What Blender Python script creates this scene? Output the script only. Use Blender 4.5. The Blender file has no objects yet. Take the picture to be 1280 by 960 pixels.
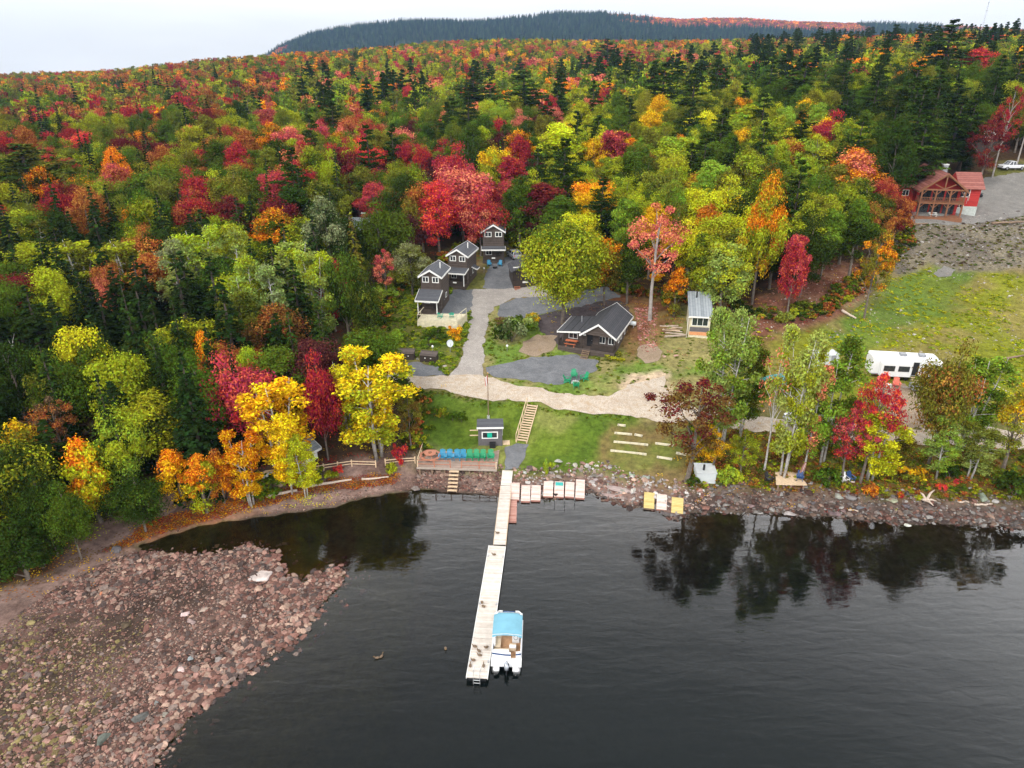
import bpy, bmesh, math, random
import numpy as np
from mathutils import Vector, Matrix, noise as mnoise
from mathutils.geometry import delaunay_2d_cdt
random.seed(7); RNG = np.random.default_rng(11)
R = math.radians
scene = bpy.context.scene
COL = scene.collection
# ------------------------------------------------------------------ camera
F, CX, CY, CAMZ = 887.0, 640.0, 480.0, 45.0
PITCH = R(25.23); CP, SP = math.cos(PITCH), math.sin(PITCH)
cam_d = bpy.data.cameras.new('camera'); cam = bpy.data.objects.new('camera', cam_d); COL.objects.link(cam)
cam.location = (0, 0, CAMZ); cam.rotation_euler = (R(90) - PITCH, 0, 0)
cam_d.sensor_width = 36; cam_d.lens = 36 * F / 1280; cam_d.clip_end = 12000; cam_d.clip_start = .5
scene.camera = cam

def raydir(px, py):
    xc, yc = (px - CX) / F, (py - CY) / F
    return xc, CP - yc * SP, -SP - yc * CP
def atz(px, py, z=0.0):
    dx, dy, dz = raydir(px, py); t = (z - CAMZ) / dz
    return Vector((dx * t, dy * t, z))
def proj(X, Y, Z):
    zc = Y * CP - (Z - CAMZ) * SP; yu = Y * SP + (Z - CAMZ) * CP
    return CX + F * X / zc, CY - F * yu / zc, zc

# ------------------------------------------------------------------ ground height
SH_PX = [(190,968),(205,935),(245,885),(300,842),(345,817),(372,790),(405,752),(428,728),(430,717),(415,714),(398,718),(380,730),
 (352,722),(345,700),(335,688),(305,682),(288,688),(258,696),(205,692),(172,690),(172,683),(200,672),(258,655),(335,645),(398,636),
 (420,633),(450,624),(500,615),(525,612),(560,614),(612,619),(640,621),(680,622),(722,618),(740,616),(758,624),(787,635),(803,632),
 (826,639),(848,652),(860,641),(895,640),(932,641),(970,642),(1004,645),(1040,645),(1077,650),(1126,655),(1166,653),(1220,656),(1290,662),(1500,672)]
shore = [tuple(atz(x, y))[:2] for x, y in SH_PX]
shore = [(-62,-400),(-56,-60),(-45,-10),(-34,12),(-29,25)] + shore + [(190,62),(330,40),(700,-60),(1500,-400)]
SH = np.array(shore)
LANDP = np.vstack([SH, [[9000,-400],[9000,9000],[-9000,9000],[-9000,-400]]])
def inpoly(X, Y, P):
    X = np.asarray(X, float); Y = np.asarray(Y, float); r = np.zeros(X.shape, bool)
    n = len(P)
    for i in range(n):
        x0, y0 = P[i][0], P[i][1]; x1, y1 = P[(i + 1) % n][0], P[(i + 1) % n][1]
        if y0 == y1: continue
        c = ((y0 > Y) != (y1 > Y)) & (X < (x1 - x0) * (Y - y0) / (y1 - y0) + x0)
        r ^= c
    return r
def segdist(X, Y, P, closed=False):
    X = np.asarray(X, float); Y = np.asarray(Y, float); d = np.full(X.shape, 1e9)
    n = len(P)
    for i in range(n if closed else n - 1):
        ax, ay = P[i][0], P[i][1]; bx, by = P[(i + 1) % n][0], P[(i + 1) % n][1]
        ux, uy = bx - ax, by - ay; L = ux * ux + uy * uy + 1e-9
        t = np.clip(((X - ax) * ux + (Y - ay) * uy) / L, 0, 1)
        d = np.minimum(d, np.hypot(X - ax - t * ux, Y - ay - t * uy))
    return d
def sdist(X, Y):
    d = segdist(X, Y, SH)
    return np.where(inpoly(X, Y, LANDP), d, -d)
# smooth value noise
_G = np.random.default_rng(3).random((256, 256))
def vnoise(X, Y, s, k=0):
    x = np.asarray(X, float) / s + 37.7 * k; y = np.asarray(Y, float) / s + 91.3 * k
    xi = np.floor(x).astype(int); yi = np.floor(y).astype(int); fx = x - xi; fy = y - yi
    fx = fx * fx * (3 - 2 * fx); fy = fy * fy * (3 - 2 * fy)
    g = lambda a, b: _G[a % 256, b % 256]
    return (g(xi, yi) * (1 - fx) + g(xi + 1, yi) * fx) * (1 - fy) + (g(xi, yi + 1) * (1 - fx) + g(xi + 1, yi + 1) * fx) * fy
def fbm(X, Y, s, k=0, o=3):
    return sum(vnoise(X, Y, s / 2 ** i, k + i) * .5 ** i for i in range(o)) / sum(.5 ** i for i in range(o))
def ss(a, b, x):
    t = np.clip((np.asarray(x, float) - a) / (b - a), 0, 1); return t * t * (3 - 2 * t)

GP_PX = [(620,582,1.5),(560,583,1.6),(500,590,1.4),(690,578,1.6),(780,590,1.6),(860,605,1.5),(950,605,1.6),(1060,612,1.6),(1180,605,1.8),(1275,610,2),
 (652,553,1.9),(560,545,2.1),(665,508,4.2),(560,500,4.1),(500,486,4.2),(600,475,4.4),(780,505,4.2),(860,520,4.0),(960,530,3.9),(1100,535,3.6),(1200,540,3.6),(1279,520,4),
 (740,560,2.2),(830,560,2.2),
 (680,460,4.6),(735,437,5.0),(790,440,5.4),(590,400,6.2),(610,370,7.0),(545,390,7.3),(547,408,6.6),(583,352,7.9),(616,324,8.7),(645,322,8.8),
 (690,390,6.9),(740,378,7.6),(520,450,5.0),(470,420,5.8),(446,440,5.2),(480,400,6.3),(810,440,5.6),(810,400,7.2),(872,430,6.0),(900,470,4.8),
 (960,420,6.6),(1000,405,7.2),(1030,350,10),(1100,400,6.4),(1127,475,4.5),(1200,400,6.2),(1279,450,4.8),(1270,380,7),(1100,360,8.4),(1180,340,8.8),(1270,330,10.5),
 (1140,300,12.3),(1170,300,12.4),(1230,305,12.2),(1170,272,15),(1140,268,15.2),(1215,262,15.2),(1275,262,15.2),(1210,235,17.3),(1275,225,18.5),(1262,210,20.3),
 (455,300,10.5),(60,700,.5),(0,740,.5),(120,672,.5),(200,650,.8),(300,622,.9),(400,602,.9),(350,585,1.6),(450,560,2.2),(400,540,3)]
GP_W = [(-50,85,3.5),(-58,105,6),(-30,115,7.5),(-90,90,4),(-90,140,9),(-50,145,11),(-20,150,10.5),(10,150,10.5),(40,140,11),(60,145,12.5),(-150,140,8),(-160,200,12),(-70,220,14),(0,220,15),
 (60,200,18),(110,230,26),(170,250,29),(180,180,22),(250,250,32),(150,110,6),(200,130,12),(300,200,24),(-60,350,18),(80,350,25),(200,380,36),(350,420,42),(-250,300,12),(0,600,31),
 (-250,550,18),(-450,500,9),(-500,700,10),(-300,800,24),(-100,850,37),(100,850,41),(350,800,44),(600,700,48),(-700,850,4),(-900,1200,-20),(-400,1200,5),(0,1100,38),(500,1100,40),(1000,1100,44),
 (-1500,1500,-60),(0,1500,10),(1500,1500,30),(-2500,3000,-160),(-1200,3000,-90),(-4000,4500,-260),(0,3000,20),(2500,3000,30),(-120,40,3),(-300,60,6),(120,75,2.5),(250,90,5),(500,200,25),(-100,-50,4),(-500,-100,5)]
gp = [tuple(atz(x, y, z)) for x, y, z in GP_PX] + GP_W
gp = np.array(gp, float)
def warp(X, Y):
    r = np.hypot(X, Y) + 1e-6; k = np.log1p(r / 60.0) / r
    return X * k, Y * k
_qx, _qy = warp(gp[:, 0], gp[:, 1])
def _phi(r2): return np.where(r2 > 1e-12, r2 * np.log(np.maximum(r2, 1e-12)) * .5, 0.0)
_n = len(gp)
_A = np.zeros((_n + 3, _n + 3))
_A[:_n, :_n] = _phi((_qx[:, None] - _qx) ** 2 + (_qy[:, None] - _qy) ** 2) + np.eye(_n) * 2e-5
_A[:_n, _n] = 1; _A[:_n, _n + 1] = _qx; _A[:_n, _n + 2] = _qy; _A[_n:, :_n] = _A[:_n, _n:].T
_w = np.linalg.solve(_A, np.concatenate([gp[:, 2], [0, 0, 0]]))
RIDGE = [(-1500,400),(-200,220),(200,130),(300,84),(345,60),(385,46),(430,39),(500,31),(560,31),(600,33),(660,28),(700,23),(750,20),(790,22),(850,28),(950,29),(1050,33),(1150,35),(1280,38),(2500,60)]
_rx = np.array([(a - CX) / F / 1.13 for a, b in RIDGE]); _rz = np.array([45 + 2600 * ((62 - b) / F / 1.12) for a, b in RIDGE])
BAR = [atz(x, y)[:2] for x, y in [(190,975),(300,842),(372,790),(452,722),(440,702),(345,690),(200,690),(130,700),(60,760),(0,800),(-60,975)]]
def rbf(X, Y):
    X = np.asarray(X, float); Y = np.asarray(Y, float); sh = X.shape; X = X.ravel(); Y = Y.ravel(); out = np.empty(X.shape)
    for i in range(0, len(X), 20000):
        a, b = warp(X[i:i + 20000], Y[i:i + 20000])
        out[i:i + 20000] = _phi((a[:, None] - _qx) ** 2 + (b[:, None] - _qy) ** 2) @ _w[:_n] + _w[_n] + _w[_n + 1] * a + _w[_n + 2] * b
    return out.reshape(sh)
def height(X, Y, full=False):
    X = np.asarray(X, float); Y = np.asarray(Y, float)
    sd = sdist(X, Y); h = rbf(X, Y); h = np.where(Y > 700, h, np.maximum(h, .35))
    bar = inpoly(X, Y, BAR) & (sd > 0)
    bd = segdist(X, Y, BAR, True); bw = np.where(bar, ss(0, 2.5, bd), 0)
    left = ss(-6, -16, X)
    coast = .10 * sd + .05
    hl = coast * (1 - ss(.8, 3.4 + left * 3.2, sd)) + h * ss(.8, 3.4 + left * 3.2, sd)
    hl = hl + (fbm(X, Y, 3.2, 5) - .5) * .35 * (1 - np.minimum(left, 1)) * ss(.3, 2, sd) * (1 - ss(3, 7, sd))
    hb = .10 + (fbm(X, Y, 4.5, 2, 3) - .42) * .7 * ss(0, 1.5, sd); hb = np.where(sd > 1.2, np.maximum(hb, .035 + .02 * vnoise(X, Y, 1.2, 77)), hb)
    hl = hl * (1 - bw) + hb * bw
    # lake bed
    sh_ = fbm(X, Y, 9, 8) * .5
    hw = np.where(X < -8, np.minimum(.09 * sd, 0), np.minimum(.10 * sd, 0)) - .03
    hw = np.maximum(hw, -7)
    out = np.where(sd > 0, hl, hw)
    # far ridge
    m = Y > 1200
    if np.any(m):
        u = np.where(m, X / np.maximum(Y, 1), 0); top = np.interp(u, _rx, _rz) - 9
        top = top + (fbm(X, Y, 260, 4) - .5) * 16
        b = np.exp(-((Y - 2600) / 430.0) ** 2)
        out = np.where(m, out * (1 - b) + np.maximum(top, out) * b, out)
    far = ss(250, 500, Y)
    out = out + far * (fbm(X, Y, 160, 9) - .5) * 9
    return out
def hgt(x, y): return float(height(np.array([x]), np.array([y]))[0])
def at(px, py, H=0.0):
    """ground point under the pixel (or the point whose top at height H shows there)"""
    dx, dy, dz = raydir(px, py)
    lo = 25.0; T = lo * np.power(3900 / lo, np.linspace(0, 1, 500))
    g = np.maximum(height(T * dx, T * dy), 0.0) + H
    k = np.where(CAMZ + T * dz - g < 0)[0]
    if len(k) == 0: return Vector((T[-1] * dx, T[-1] * dy, 0))
    k = max(k[0], 1); a, b = T[k - 1], T[k]
    T = np.linspace(a, b, 40); g = np.maximum(height(T * dx, T * dy), 0.0) + H
    k = np.where(CAMZ + T * dz - g <= 0)[0]; t = T[k[0]] if len(k) else b
    return Vector((t * dx, t * dy, hgt(t * dx, t * dy)))
def mpp(p): return (p[1] * CP - (p[2] - CAMZ) * SP) / F

# ------------------------------------------------------------------ node helpers
def new_mat(name, base=(.5, .5, .5), rough=.7, metal=0.0, spec=.3):
    m = bpy.data.materials.new(name); m.use_nodes = True; nt = m.node_tree; b = nt.nodes['Principled BSDF']
    b.inputs['Base Color'].default_value = (*base, 1); b.inputs['Roughness'].default_value = rough
    b.inputs['Metallic'].default_value = metal; b.inputs['Specular IOR Level'].default_value = spec
    return m, nt, b
def N(nt, t, **kw):
    n = nt.nodes.new(t)
    for k, v in kw.items():
        if k.startswith('i_'): n.inputs[k[2:].replace('_', ' ')].default_value = v
        else: setattr(n, k, v)
    return n
def noisy(name, c1, c2, scale=3.0, rough=.75, bump=.0, detail=5, spec=.25, bscale=None, metal=0.0, stretch=None):
    m, nt, b = new_mat(name, c1, rough, metal, spec); L = nt.links
    tc = N(nt, 'ShaderNodeTexCoord'); mp = N(nt, 'ShaderNodeMapping'); L.new(tc.outputs['Object'], mp.inputs['Vector'])
    if stretch: mp.inputs['Scale'].default_value = stretch
    nz = N(nt, 'ShaderNodeTexNoise', i_Scale=scale, i_Detail=detail, i_Roughness=.65); L.new(mp.outputs[0], nz.inputs['Vector'])
    rp = N(nt, 'ShaderNodeValToRGB'); e = rp.color_ramp.elements
    e[0].position = .32; e[1].position = .68; e[0].color = (*c1, 1); e[1].color = (*c2, 1)
    L.new(nz.outputs['Fac'], rp.inputs[0]); L.new(rp.outputs[0], b.inputs['Base Color'])
    if bump:
        n2 = N(nt, 'ShaderNodeTexNoise', i_Scale=bscale or scale * 3, i_Detail=4.0); L.new(mp.outputs[0], n2.inputs['Vector'])
        bp = N(nt, 'ShaderNodeBump', i_Strength=bump, i_Distance=.1); L.new(n2.outputs['Fac'], bp.inputs['Height']); L.new(bp.outputs[0], b.inputs['Normal'])
    return m
def striped(name, c1, c2, freq, axis='Z', rough=.7, gap=.12, wear=.25, spec=.25):
    """boards: dark joints every 1/freq metres along the axis, uneven weathering"""
    m, nt, b = new_mat(name, c1, rough, 0, spec); L = nt.links
    tc = N(nt, 'ShaderNodeTexCoord'); sx = N(nt, 'ShaderNodeSeparateXYZ'); L.new(tc.outputs['Object'], sx.inputs[0])
    mu = N(nt, 'ShaderNodeMath', operation='MULTIPLY'); mu.inputs[1].default_value = freq; L.new(sx.outputs[axis], mu.inputs[0])
    fr = N(nt, 'ShaderNodeMath', operation='FRACT'); L.new(mu.outputs[0], fr.inputs[0])
    lt = N(nt, 'ShaderNodeMath', operation='LESS_THAN'); lt.inputs[1].default_value = gap; L.new(fr.outputs[0], lt.inputs[0])
    fl = N(nt, 'ShaderNodeMath', operation='FLOOR'); L.new(mu.outputs[0], fl.inputs[0])
    wn = N(nt, 'ShaderNodeTexWhiteNoise', noise_dimensions='1D'); L.new(fl.outputs[0], wn.inputs['W'])
    nz = N(nt, 'ShaderNodeTexNoise', i_Scale=2.2, i_Detail=6.0); L.new(tc.outputs['Object'], nz.inputs['Vector'])
    ad = N(nt, 'ShaderNodeMath', operation='MULTIPLY_ADD'); L.new(wn.outputs['Value'], ad.inputs[0]); ad.inputs[1].default_value = .5
    L.new(nz.outputs['Fac'], ad.inputs[2])
    rp = N(nt, 'ShaderNodeValToRGB'); e = rp.color_ramp.elements; e[0].position = .4; e[1].position = 1.0
    e[0].color = (*c1, 1); e[1].color = (*c2, 1); L.new(ad.outputs[0], rp.inputs[0])
    mx = N(nt, 'ShaderNodeMixRGB', blend_type='MIX'); L.new(lt.outputs[0], mx.inputs['Fac']); L.new(rp.outputs[0], mx.inputs['Color1'])
    mx.inputs['Color2'].default_value = (*[v * .35 for v in c1], 1); L.new(mx.outputs[0], b.inputs['Base Color'])
    return m

# ------------------------------------------------------------------ object helpers
def tag(o, label=None, cat=None, group=None, kind=None):
    if label: o['label'] = label
    if cat: o['category'] = cat
    if group: o['group'] = group
    if kind: o['kind'] = kind
    return o
def empty(name, loc, rz=0.0, label=None, cat=None, group=None):
    o = bpy.data.objects.new(name, None); COL.objects.link(o); o.location = loc; o.rotation_euler = (0, 0, rz); o.empty_display_size = .3
    return tag(o, label, cat, group)
def mesh_np(name, V, Fq, smooth=False):
    """V (n,3); Fq list of arrays of faces with equal size each, or one array"""
    me = bpy.data.meshes.new(name)
    arrs = Fq if isinstance(Fq, list) else [Fq]
    loops = np.concatenate([a.ravel() for a in arrs]).astype(np.int32)
    tot = np.concatenate([np.full(len(a), a.shape[1], np.int32) for a in arrs]); st = np.concatenate([[0], np.cumsum(tot)[:-1]]).astype(np.int32)
    me.vertices.add(len(V)); me.vertices.foreach_set('co', np.asarray(V, np.float32).ravel())
    me.loops.add(len(loops)); me.loops.foreach_set('vertex_index', loops)
    me.polygons.add(len(tot)); me.polygons.foreach_set('loop_start', st); me.polygons.foreach_set('loop_total', tot)
    me.update(calc_edges=True)
    if smooth: me.polygons.foreach_set('use_smooth', np.ones(len(tot), bool))
    return me
def link(name, me, mat=None, parent=None, loc=None):
    o = bpy.data.objects.new(name, me); COL.objects.link(o)
    if mat is not None and len(me.materials) == 0: me.materials.append(mat)
    if parent is not None: o.parent = parent
    if loc is not None: o.location = loc
    return o
class MB:
    def __init__(s): s.v = []; s.f = []; s.fm = []; s.m = 0
    def add(s, vs, fs):
        n = len(s.v); s.v += [tuple(v) for v in vs]; s.f += [tuple(i + n for i in f) for f in fs]; s.fm += [s.m] * len(fs); return s
    def box(s, c, d, rz=0.0, rx=0.0, ry=0.0):
        M = Matrix.Rotation(rz, 3, 'Z') @ Matrix.Rotation(ry, 3, 'Y') @ Matrix.Rotation(rx, 3, 'X'); c = Vector(c)
        vs = [c + M @ Vector((x * d[0] / 2, y * d[1] / 2, z * d[2] / 2)) for x in (-1, 1) for y in (-1, 1) for z in (-1, 1)]
        return s.add(vs, [(0, 1, 3, 2), (4, 6, 7, 5), (0, 4, 5, 1), (2, 3, 7, 6), (0, 2, 6, 4), (1, 5, 7, 3)])
    def b2(s, x0, x1, y0, y1, z0, z1): return s.box(((x0 + x1) / 2, (y0 + y1) / 2, (z0 + z1) / 2), (abs(x1 - x0), abs(y1 - y0), abs(z1 - z0)))
    def bar(s, a, b, w, h=None, up=(0, 0, 1)):
        a = Vector(a); b = Vector(b); h = h or w; d = (b - a); u = Vector(up)
        if abs(d.normalized().dot(u)) > .98: u = Vector((1, 0, 0))
        x = d.cross(u).normalized() * w / 2; z = x.cross(d).normalized() * h / 2
        vs = [p + sx * x + sz * z for p in (a, b) for sx, sz in ((-1, -1), (1, -1), (1, 1), (-1, 1))]
        return s.add(vs, [(0, 3, 2, 1), (4, 5, 6, 7)] + [(i, (i + 1) % 4, (i + 1) % 4 + 4, i + 4) for i in range(4)])
    def tube(s, pts, rad, n=8, cap=True):
        pts = [Vector(p) for p in pts]; rad = rad if isinstance(rad, (list, tuple)) else [rad] * len(pts); base = len(s.v); vs = []; fs = []
        for i, p in enumerate(pts):
            d = (pts[min(i + 1, len(pts) - 1)] - pts[max(i - 1, 0)]).normalized(); u = Vector((0, 0, 1)) if abs(d.z) < .9 else Vector((1, 0, 0))
            x = d.cross(u).normalized(); y = d.cross(x)
            vs += [p + rad[i] * (math.cos(2 * math.pi * k / n) * x + math.sin(2 * math.pi * k / n) * y) for k in range(n)]
        for i in range(len(pts) - 1):
            for k in range(n): fs.append((i * n + k, i * n + (k + 1) % n, (i + 1) * n + (k + 1) % n, (i + 1) * n + k))
        if cap: fs += [tuple(range(n))[::-1], tuple(range((len(pts) - 1) * n, len(pts) * n))]
        return s.add(vs, fs)
    def cyl(s, c, r, z0, z1, n=16, r2=None): return s.tube([(c[0], c[1], z0), (c[0], c[1], z1)], [r, r if r2 is None else r2], n)
    def prism(s, poly, y0, y1):
        """polygon in x,z extruded along y"""
        n = len(poly); vs = [(x, y0, z) for x, z in poly] + [(x, y1, z) for x, z in poly]
        return s.add(vs, [tuple(range(n)), tuple(range(n, 2 * n))[::-1]] + [(i + n, (i + 1) % n + n, (i + 1) % n, i) for i in range(n)])
    def prismz(s, poly, z0, z1):
        n = len(poly); vs = [(x, y, z0) for x, y in poly] + [(x, y, z1) for x, y in poly]
        return s.add(vs, [tuple(range(n))[::-1], tuple(range(n, 2 * n))] + [(i, (i + 1) % n, (i + 1) % n + n, i + n) for i in range(n)])
    def ell(s, c, r, n=12, m=8):
        vs = [(c[0], c[1], c[2] - r[2])]; fs = []
        for j in range(1, m):
            t = math.pi * j / m - math.pi / 2
            vs += [(c[0] + r[0] * math.cos(t) * math.cos(2 * math.pi * k / n), c[1] + r[1] * math.cos(t) * math.sin(2 * math.pi * k / n), c[2] + r[2] * math.sin(t)) for k in range(n)]
        vs.append((c[0], c[1], c[2] + r[2]))
        for k in range(n):
            fs.append((0, 1 + (k + 1) % n, 1 + k)); fs.append((len(vs) - 1, 1 + (m - 2) * n + k, 1 + (m - 2) * n + (k + 1) % n))
            for j in range(m - 2): fs.append((1 + j * n + k, 1 + j * n + (k + 1) % n, 1 + (j + 1) * n + (k + 1) % n, 1 + (j + 1) * n + k))
        return s.add(vs, fs)
    def mesh(s, name, mats, bevel=0.0, smooth=False):
        me = bpy.data.meshes.new(name); me.from_pydata(s.v, [], s.f)
        for m in (mats if isinstance(mats, (list, tuple)) else [mats]): me.materials.append(m)
        if len(me.materials) > 1: me.polygons.foreach_set('material_index', s.fm)
        bm = bmesh.new(); bm.from_mesh(me); bmesh.ops.recalc_face_normals(bm, faces=bm.faces)
        if bevel: bmesh.ops.bevel(bm, geom=[e for e in bm.edges], offset=bevel, segments=1, affect='EDGES', clamp_overlap=True)
        bm.to_mesh(me); bm.free()
        if smooth: me.polygons.foreach_set('use_smooth', np.ones(len(me.polygons), bool))
        return me
    def build(s, name, mats, parent=None, loc=None, label=None, bevel=0.0, smooth=False):
        o = link(name, s.mesh(name, mats, bevel, smooth), None, parent, loc)
        if label: o['label'] = label
        return o
def copy_tree(o, parent=None):
    c = o.copy(); COL.objects.link(c)
    if parent is not None: c.parent = parent
    for ch in list(o.children): copy_tree(ch, c)
    return c

# ------------------------------------------------------------------ ground colours (what the ground is made of, place by place)
def zone(pxs, z=None):
    return np.array([tuple(at(x, y))[:2] if z is None else tuple(atz(x, y, z))[:2] for x, y in pxs])
LAWN = zone([(505,488),(560,492),(640,500),(700,512),(790,520),(800,545),(775,590),(700,590),(620,590),(520,592),(500,590),(512,560),(512,520)])
OPEN = zone([(20,735),(70,712),(150,680),(215,655),(300,630),(400,603),(440,598),(500,590),(515,520),(470,478),(430,462),(434,425),(470,400),(478,365),(515,342),(560,318),(592,296),(650,296),(685,335),
  (740,352),(790,360),(850,368),(905,372),(940,385),(975,392),(1010,385),(1060,352),(1095,325),(1118,300),(1118,262),(1150,235),(1235,222),(1245,205),(1300,200),(1560,215),(1560,640),(1290,700),(900,760),(600,900),(300,1000),(60,1150),(-100,1000)])
OPEN = np.vstack([OPEN, [[-50, 20], [-60, 40]]])
GRASS2 = zone([(455,440),(470,395),(500,360),(540,350),(600,375),(590,420),(560,470),(520,445)])
GRASS3 = zone([(612,385),(660,378),(700,410),(800,430),(860,380),(930,400),(960,420),(900,500),(800,520),(620,500),(600,440)])
FIELD = zone([(925,405),(1000,415),(1060,395),(1110,350),(1160,335),(1279,345),(1500,345),(1500,560),(1279,540),(1130,500),(1000,520),(900,500)])
MOSSY = zone([(1120,345),(1170,328),(1215,340),(1190,400),(1120,420),(1060,440),(1030,415)])
ROCKY = zone([(1108,300),(1135,278),(1290,262),(1500,262),(1500,348),(1230,338),(1160,330),(1120,345)])
REDDIRT = zone([(975,350),(1030,320),(1090,335),(1095,370),(1050,395),(1000,412),(940,440),(920,430),(940,390)])
REDLEAF = zone([(760,370),(860,365),(850,410),(790,450),(770,430)])
PATCH = zone([(745,575),(765,530),(850,535),(850,610),(770,600)])
SHOREWILD = zone([(860,530),(1290,560),(1500,600),(1500,640),(1290,625),(1000,625),(860,615)])
BARE = zone([(790,470),(835,465),(830,500),(775,505)])
PX0, PX1 = -80, 115
xs = list(np.arange(PX0, PX1 + .1, .75)); ys = list(np.arange(20, 176.1, .75))
def grow(a, d, k, lim):
    out = []; 
    while abs(a) < lim: a += d; d *= k; out.append(a)
    return out
xs = sorted(grow(PX0, -.9, 1.06, 3200)) + xs + grow(PX1, .9, 1.06, 3200)
ys = sorted(grow(20, -.9, 1.09, 380)) + ys + grow(176, .9, 1.035, 3200)
GX, GY = np.meshgrid(np.array(xs), np.array(ys)); HZ = height(GX, GY); SDG = sdist(GX, GY)
nx_, ny_ = GX.shape[1], GX.shape[0]
def soft(P, w, X=GX, Y=GY):
    m = inpoly(X, Y, P); d = segdist(X, Y, P, True); s = np.where(m, d, -d) + (fbm(X, Y, 3.5, 21) - .5) * w * 2.4
    return ss(-w * .5, w * .5, s)
C = np.zeros(GX.shape + (3,)); base = np.array((.055, .032, .016))
C[:] = base
def paint(col, w, col2=None, s=5, k=30):
    global C
    c = np.array(col)[None, None, :]
    if col2 is not None:
        t = ss(.35, .65, fbm(GX, GY, s, k, 4))[..., None]; c = np.array(col)[None, None, :] * (1 - t) + np.array(col2)[None, None, :] * t
    C = C * (1 - w[..., None]) + c * w[..., None]
far_ = ss(170, 400, GY); paint((.045, .055, .02), far_)
paint((.12, .12, .03), soft(OPEN, 2.0), (.20, .15, .07), 4, 31)
paint((.08, .125, .016), soft(GRASS2, 1.6), (.14, .14, .03), 5, 32)
paint((.12, .19, .028), soft(GRASS3, 1.6), (.24, .21, .08), 4, 33)
paint((.165, .175, .014), soft(FIELD, 3), (.19, .16, .04), 6, 34)
paint((.08, .15, .02), soft(MOSSY, 3) * .8, (.11, .16, .02), 6, 44)
paint((.13, .11, .085), soft(ROCKY, 2), (.17, .145, .10), 3, 35)
paint((.14, .055, .035), soft(REDDIRT, 2.5), (.20, .10, .06), 3, 36)
paint((.14, .05, .025), soft(REDLEAF, 2) * .85, (.20, .13, .05), 3, 37)
paint((.076, .125, .013), soft(LAWN, 1.0), (.115, .165, .018), 4, 38)
paint((.30, .26, .10), soft(LAWN, 1.0) * ss(.58, .68, fbm(GX, GY, 7, 39, 3)) * .4)
paint((.18, .12, .05), soft(PATCH, 1.6) * .85, (.13, .15, .03), 3, 40)
paint((.09, .10, .02), soft(SHOREWILD, 1.6), (.17, .10, .03), 3, 41)
paint((.50, .38, .26), soft(BARE, 1.5))
isl = inpoly(GX, GY, OPEN)
lft = ss(-6, -14, GX)
bch = (1 - ss(2.0, 3.2, SDG)) * (1 - lft) + (1 - ss(5.0, 7.5, SDG + (fbm(GX, GY, 3, 50) - .5) * 3)) * lft
bch = np.where(SDG > 0, bch, 1.0)
LB = zone([(20,735),(70,712),(150,680),(215,655),(300,634),(400,612),(440,606),(500,610),(500,640),(60,960),(-100,900)]); LB = np.vstack([LB, [[-60, 20], [-60, 45]]])
bch = np.maximum(bch, soft(LB, 1.5))
paint((.15, .095, .078), bch, (.23, .155, .13), 2.2, 51)
barw = soft(np.array(BAR), 1.5); paint((.045, .028, .022), barw * .9, (.12, .075, .06), 2, 52)
wet = np.where(SDG > -.2, 1 - ss(.03, .13, HZ), 0); paint((.05, .034, .026), wet * .85)
lit = (1 - ss(.05, .16, np.abs(HZ - .3))) * bch
paint((.055, .040, .034), np.where((GX > 18) & (SDG > 0), bch, 0) * .9, (.10, .075, .062), 1.5, 57)
paint((.035, .026, .018), soft(zone([(-60,800),(40,800),(100,850),(120,900),(40,960),(-60,1000)]), 4) * .6, (.08, .06, .03), 2, 58)
LEAFB = zone([(140,690),(190,650),(300,625),(330,640),(230,662),(170,690)]); paint((.26, .10, .05), soft(LEAFB, 1.0) * .7, (.30, .17, .10), 1.5, 53)
paint((.10, .08, .055), np.where(SDG < 0, 1.0, 0.0), (.05, .042, .03), 6, 54); paint((.085, .085, .022), np.where((SDG < 0) & (GX < -9), .85, 0.0), (.035, .038, .012), 5, 59)
V = np.stack([GX.ravel(), GY.ravel(), HZ.ravel()], 1)
idx = np.arange(nx_ * ny_).reshape(ny_, nx_)
Fq = np.stack([idx[:-1, :-1].ravel(), idx[:-1, 1:].ravel(), idx[1:, 1:].ravel(), idx[1:, :-1].ravel()], 1)
gme = mesh_np('ground', V, Fq, True)
ca = gme.color_attributes.new('gcol', 'FLOAT_COLOR', 'POINT'); ca.data.foreach_set('color', np.concatenate([C.reshape(-1, 3), np.ones((C.shape[0] * C.shape[1], 1))], 1).astype(np.float32).ravel())
gm, nt, b = new_mat('ground', rough=.95, spec=.1); L = nt.links
tc = N(nt, 'ShaderNodeTexCoord'); at_ = N(nt, 'ShaderNodeAttribute', attribute_name='gcol')
n1 = N(nt, 'ShaderNodeTexNoise', i_Scale=1.3, i_Detail=10.0, i_Roughness=.75); L.new(tc.outputs['Object'], n1.inputs['Vector'])
n2 = N(nt, 'ShaderNodeTexNoise', i_Scale=.17, i_Detail=5.0); L.new(tc.outputs['Object'], n2.inputs['Vector'])
vo = N(nt, 'ShaderNodeTexVoronoi', i_Scale=3.1); L.new(tc.outputs['Object'], vo.inputs['Vector'])
mr = N(nt, 'ShaderNodeMapRange'); mr.inputs['From Min'].default_value = .3; mr.inputs['From Max'].default_value = .7; mr.inputs['To Min'].default_value = .45; mr.inputs['To Max'].default_value = 1.6
L.new(n1.outputs['Fac'], mr.inputs['Value'])
mr2 = N(nt, 'ShaderNodeMapRange'); mr2.inputs['To Min'].default_value = .7; mr2.inputs['To Max'].default_value = 1.3; L.new(n2.outputs['Fac'], mr2.inputs['Value'])
mm = N(nt, 'ShaderNodeMath', operation='MULTIPLY'); L.new(mr.outputs[0], mm.inputs[0]); L.new(mr2.outputs[0], mm.inputs[1])
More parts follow.
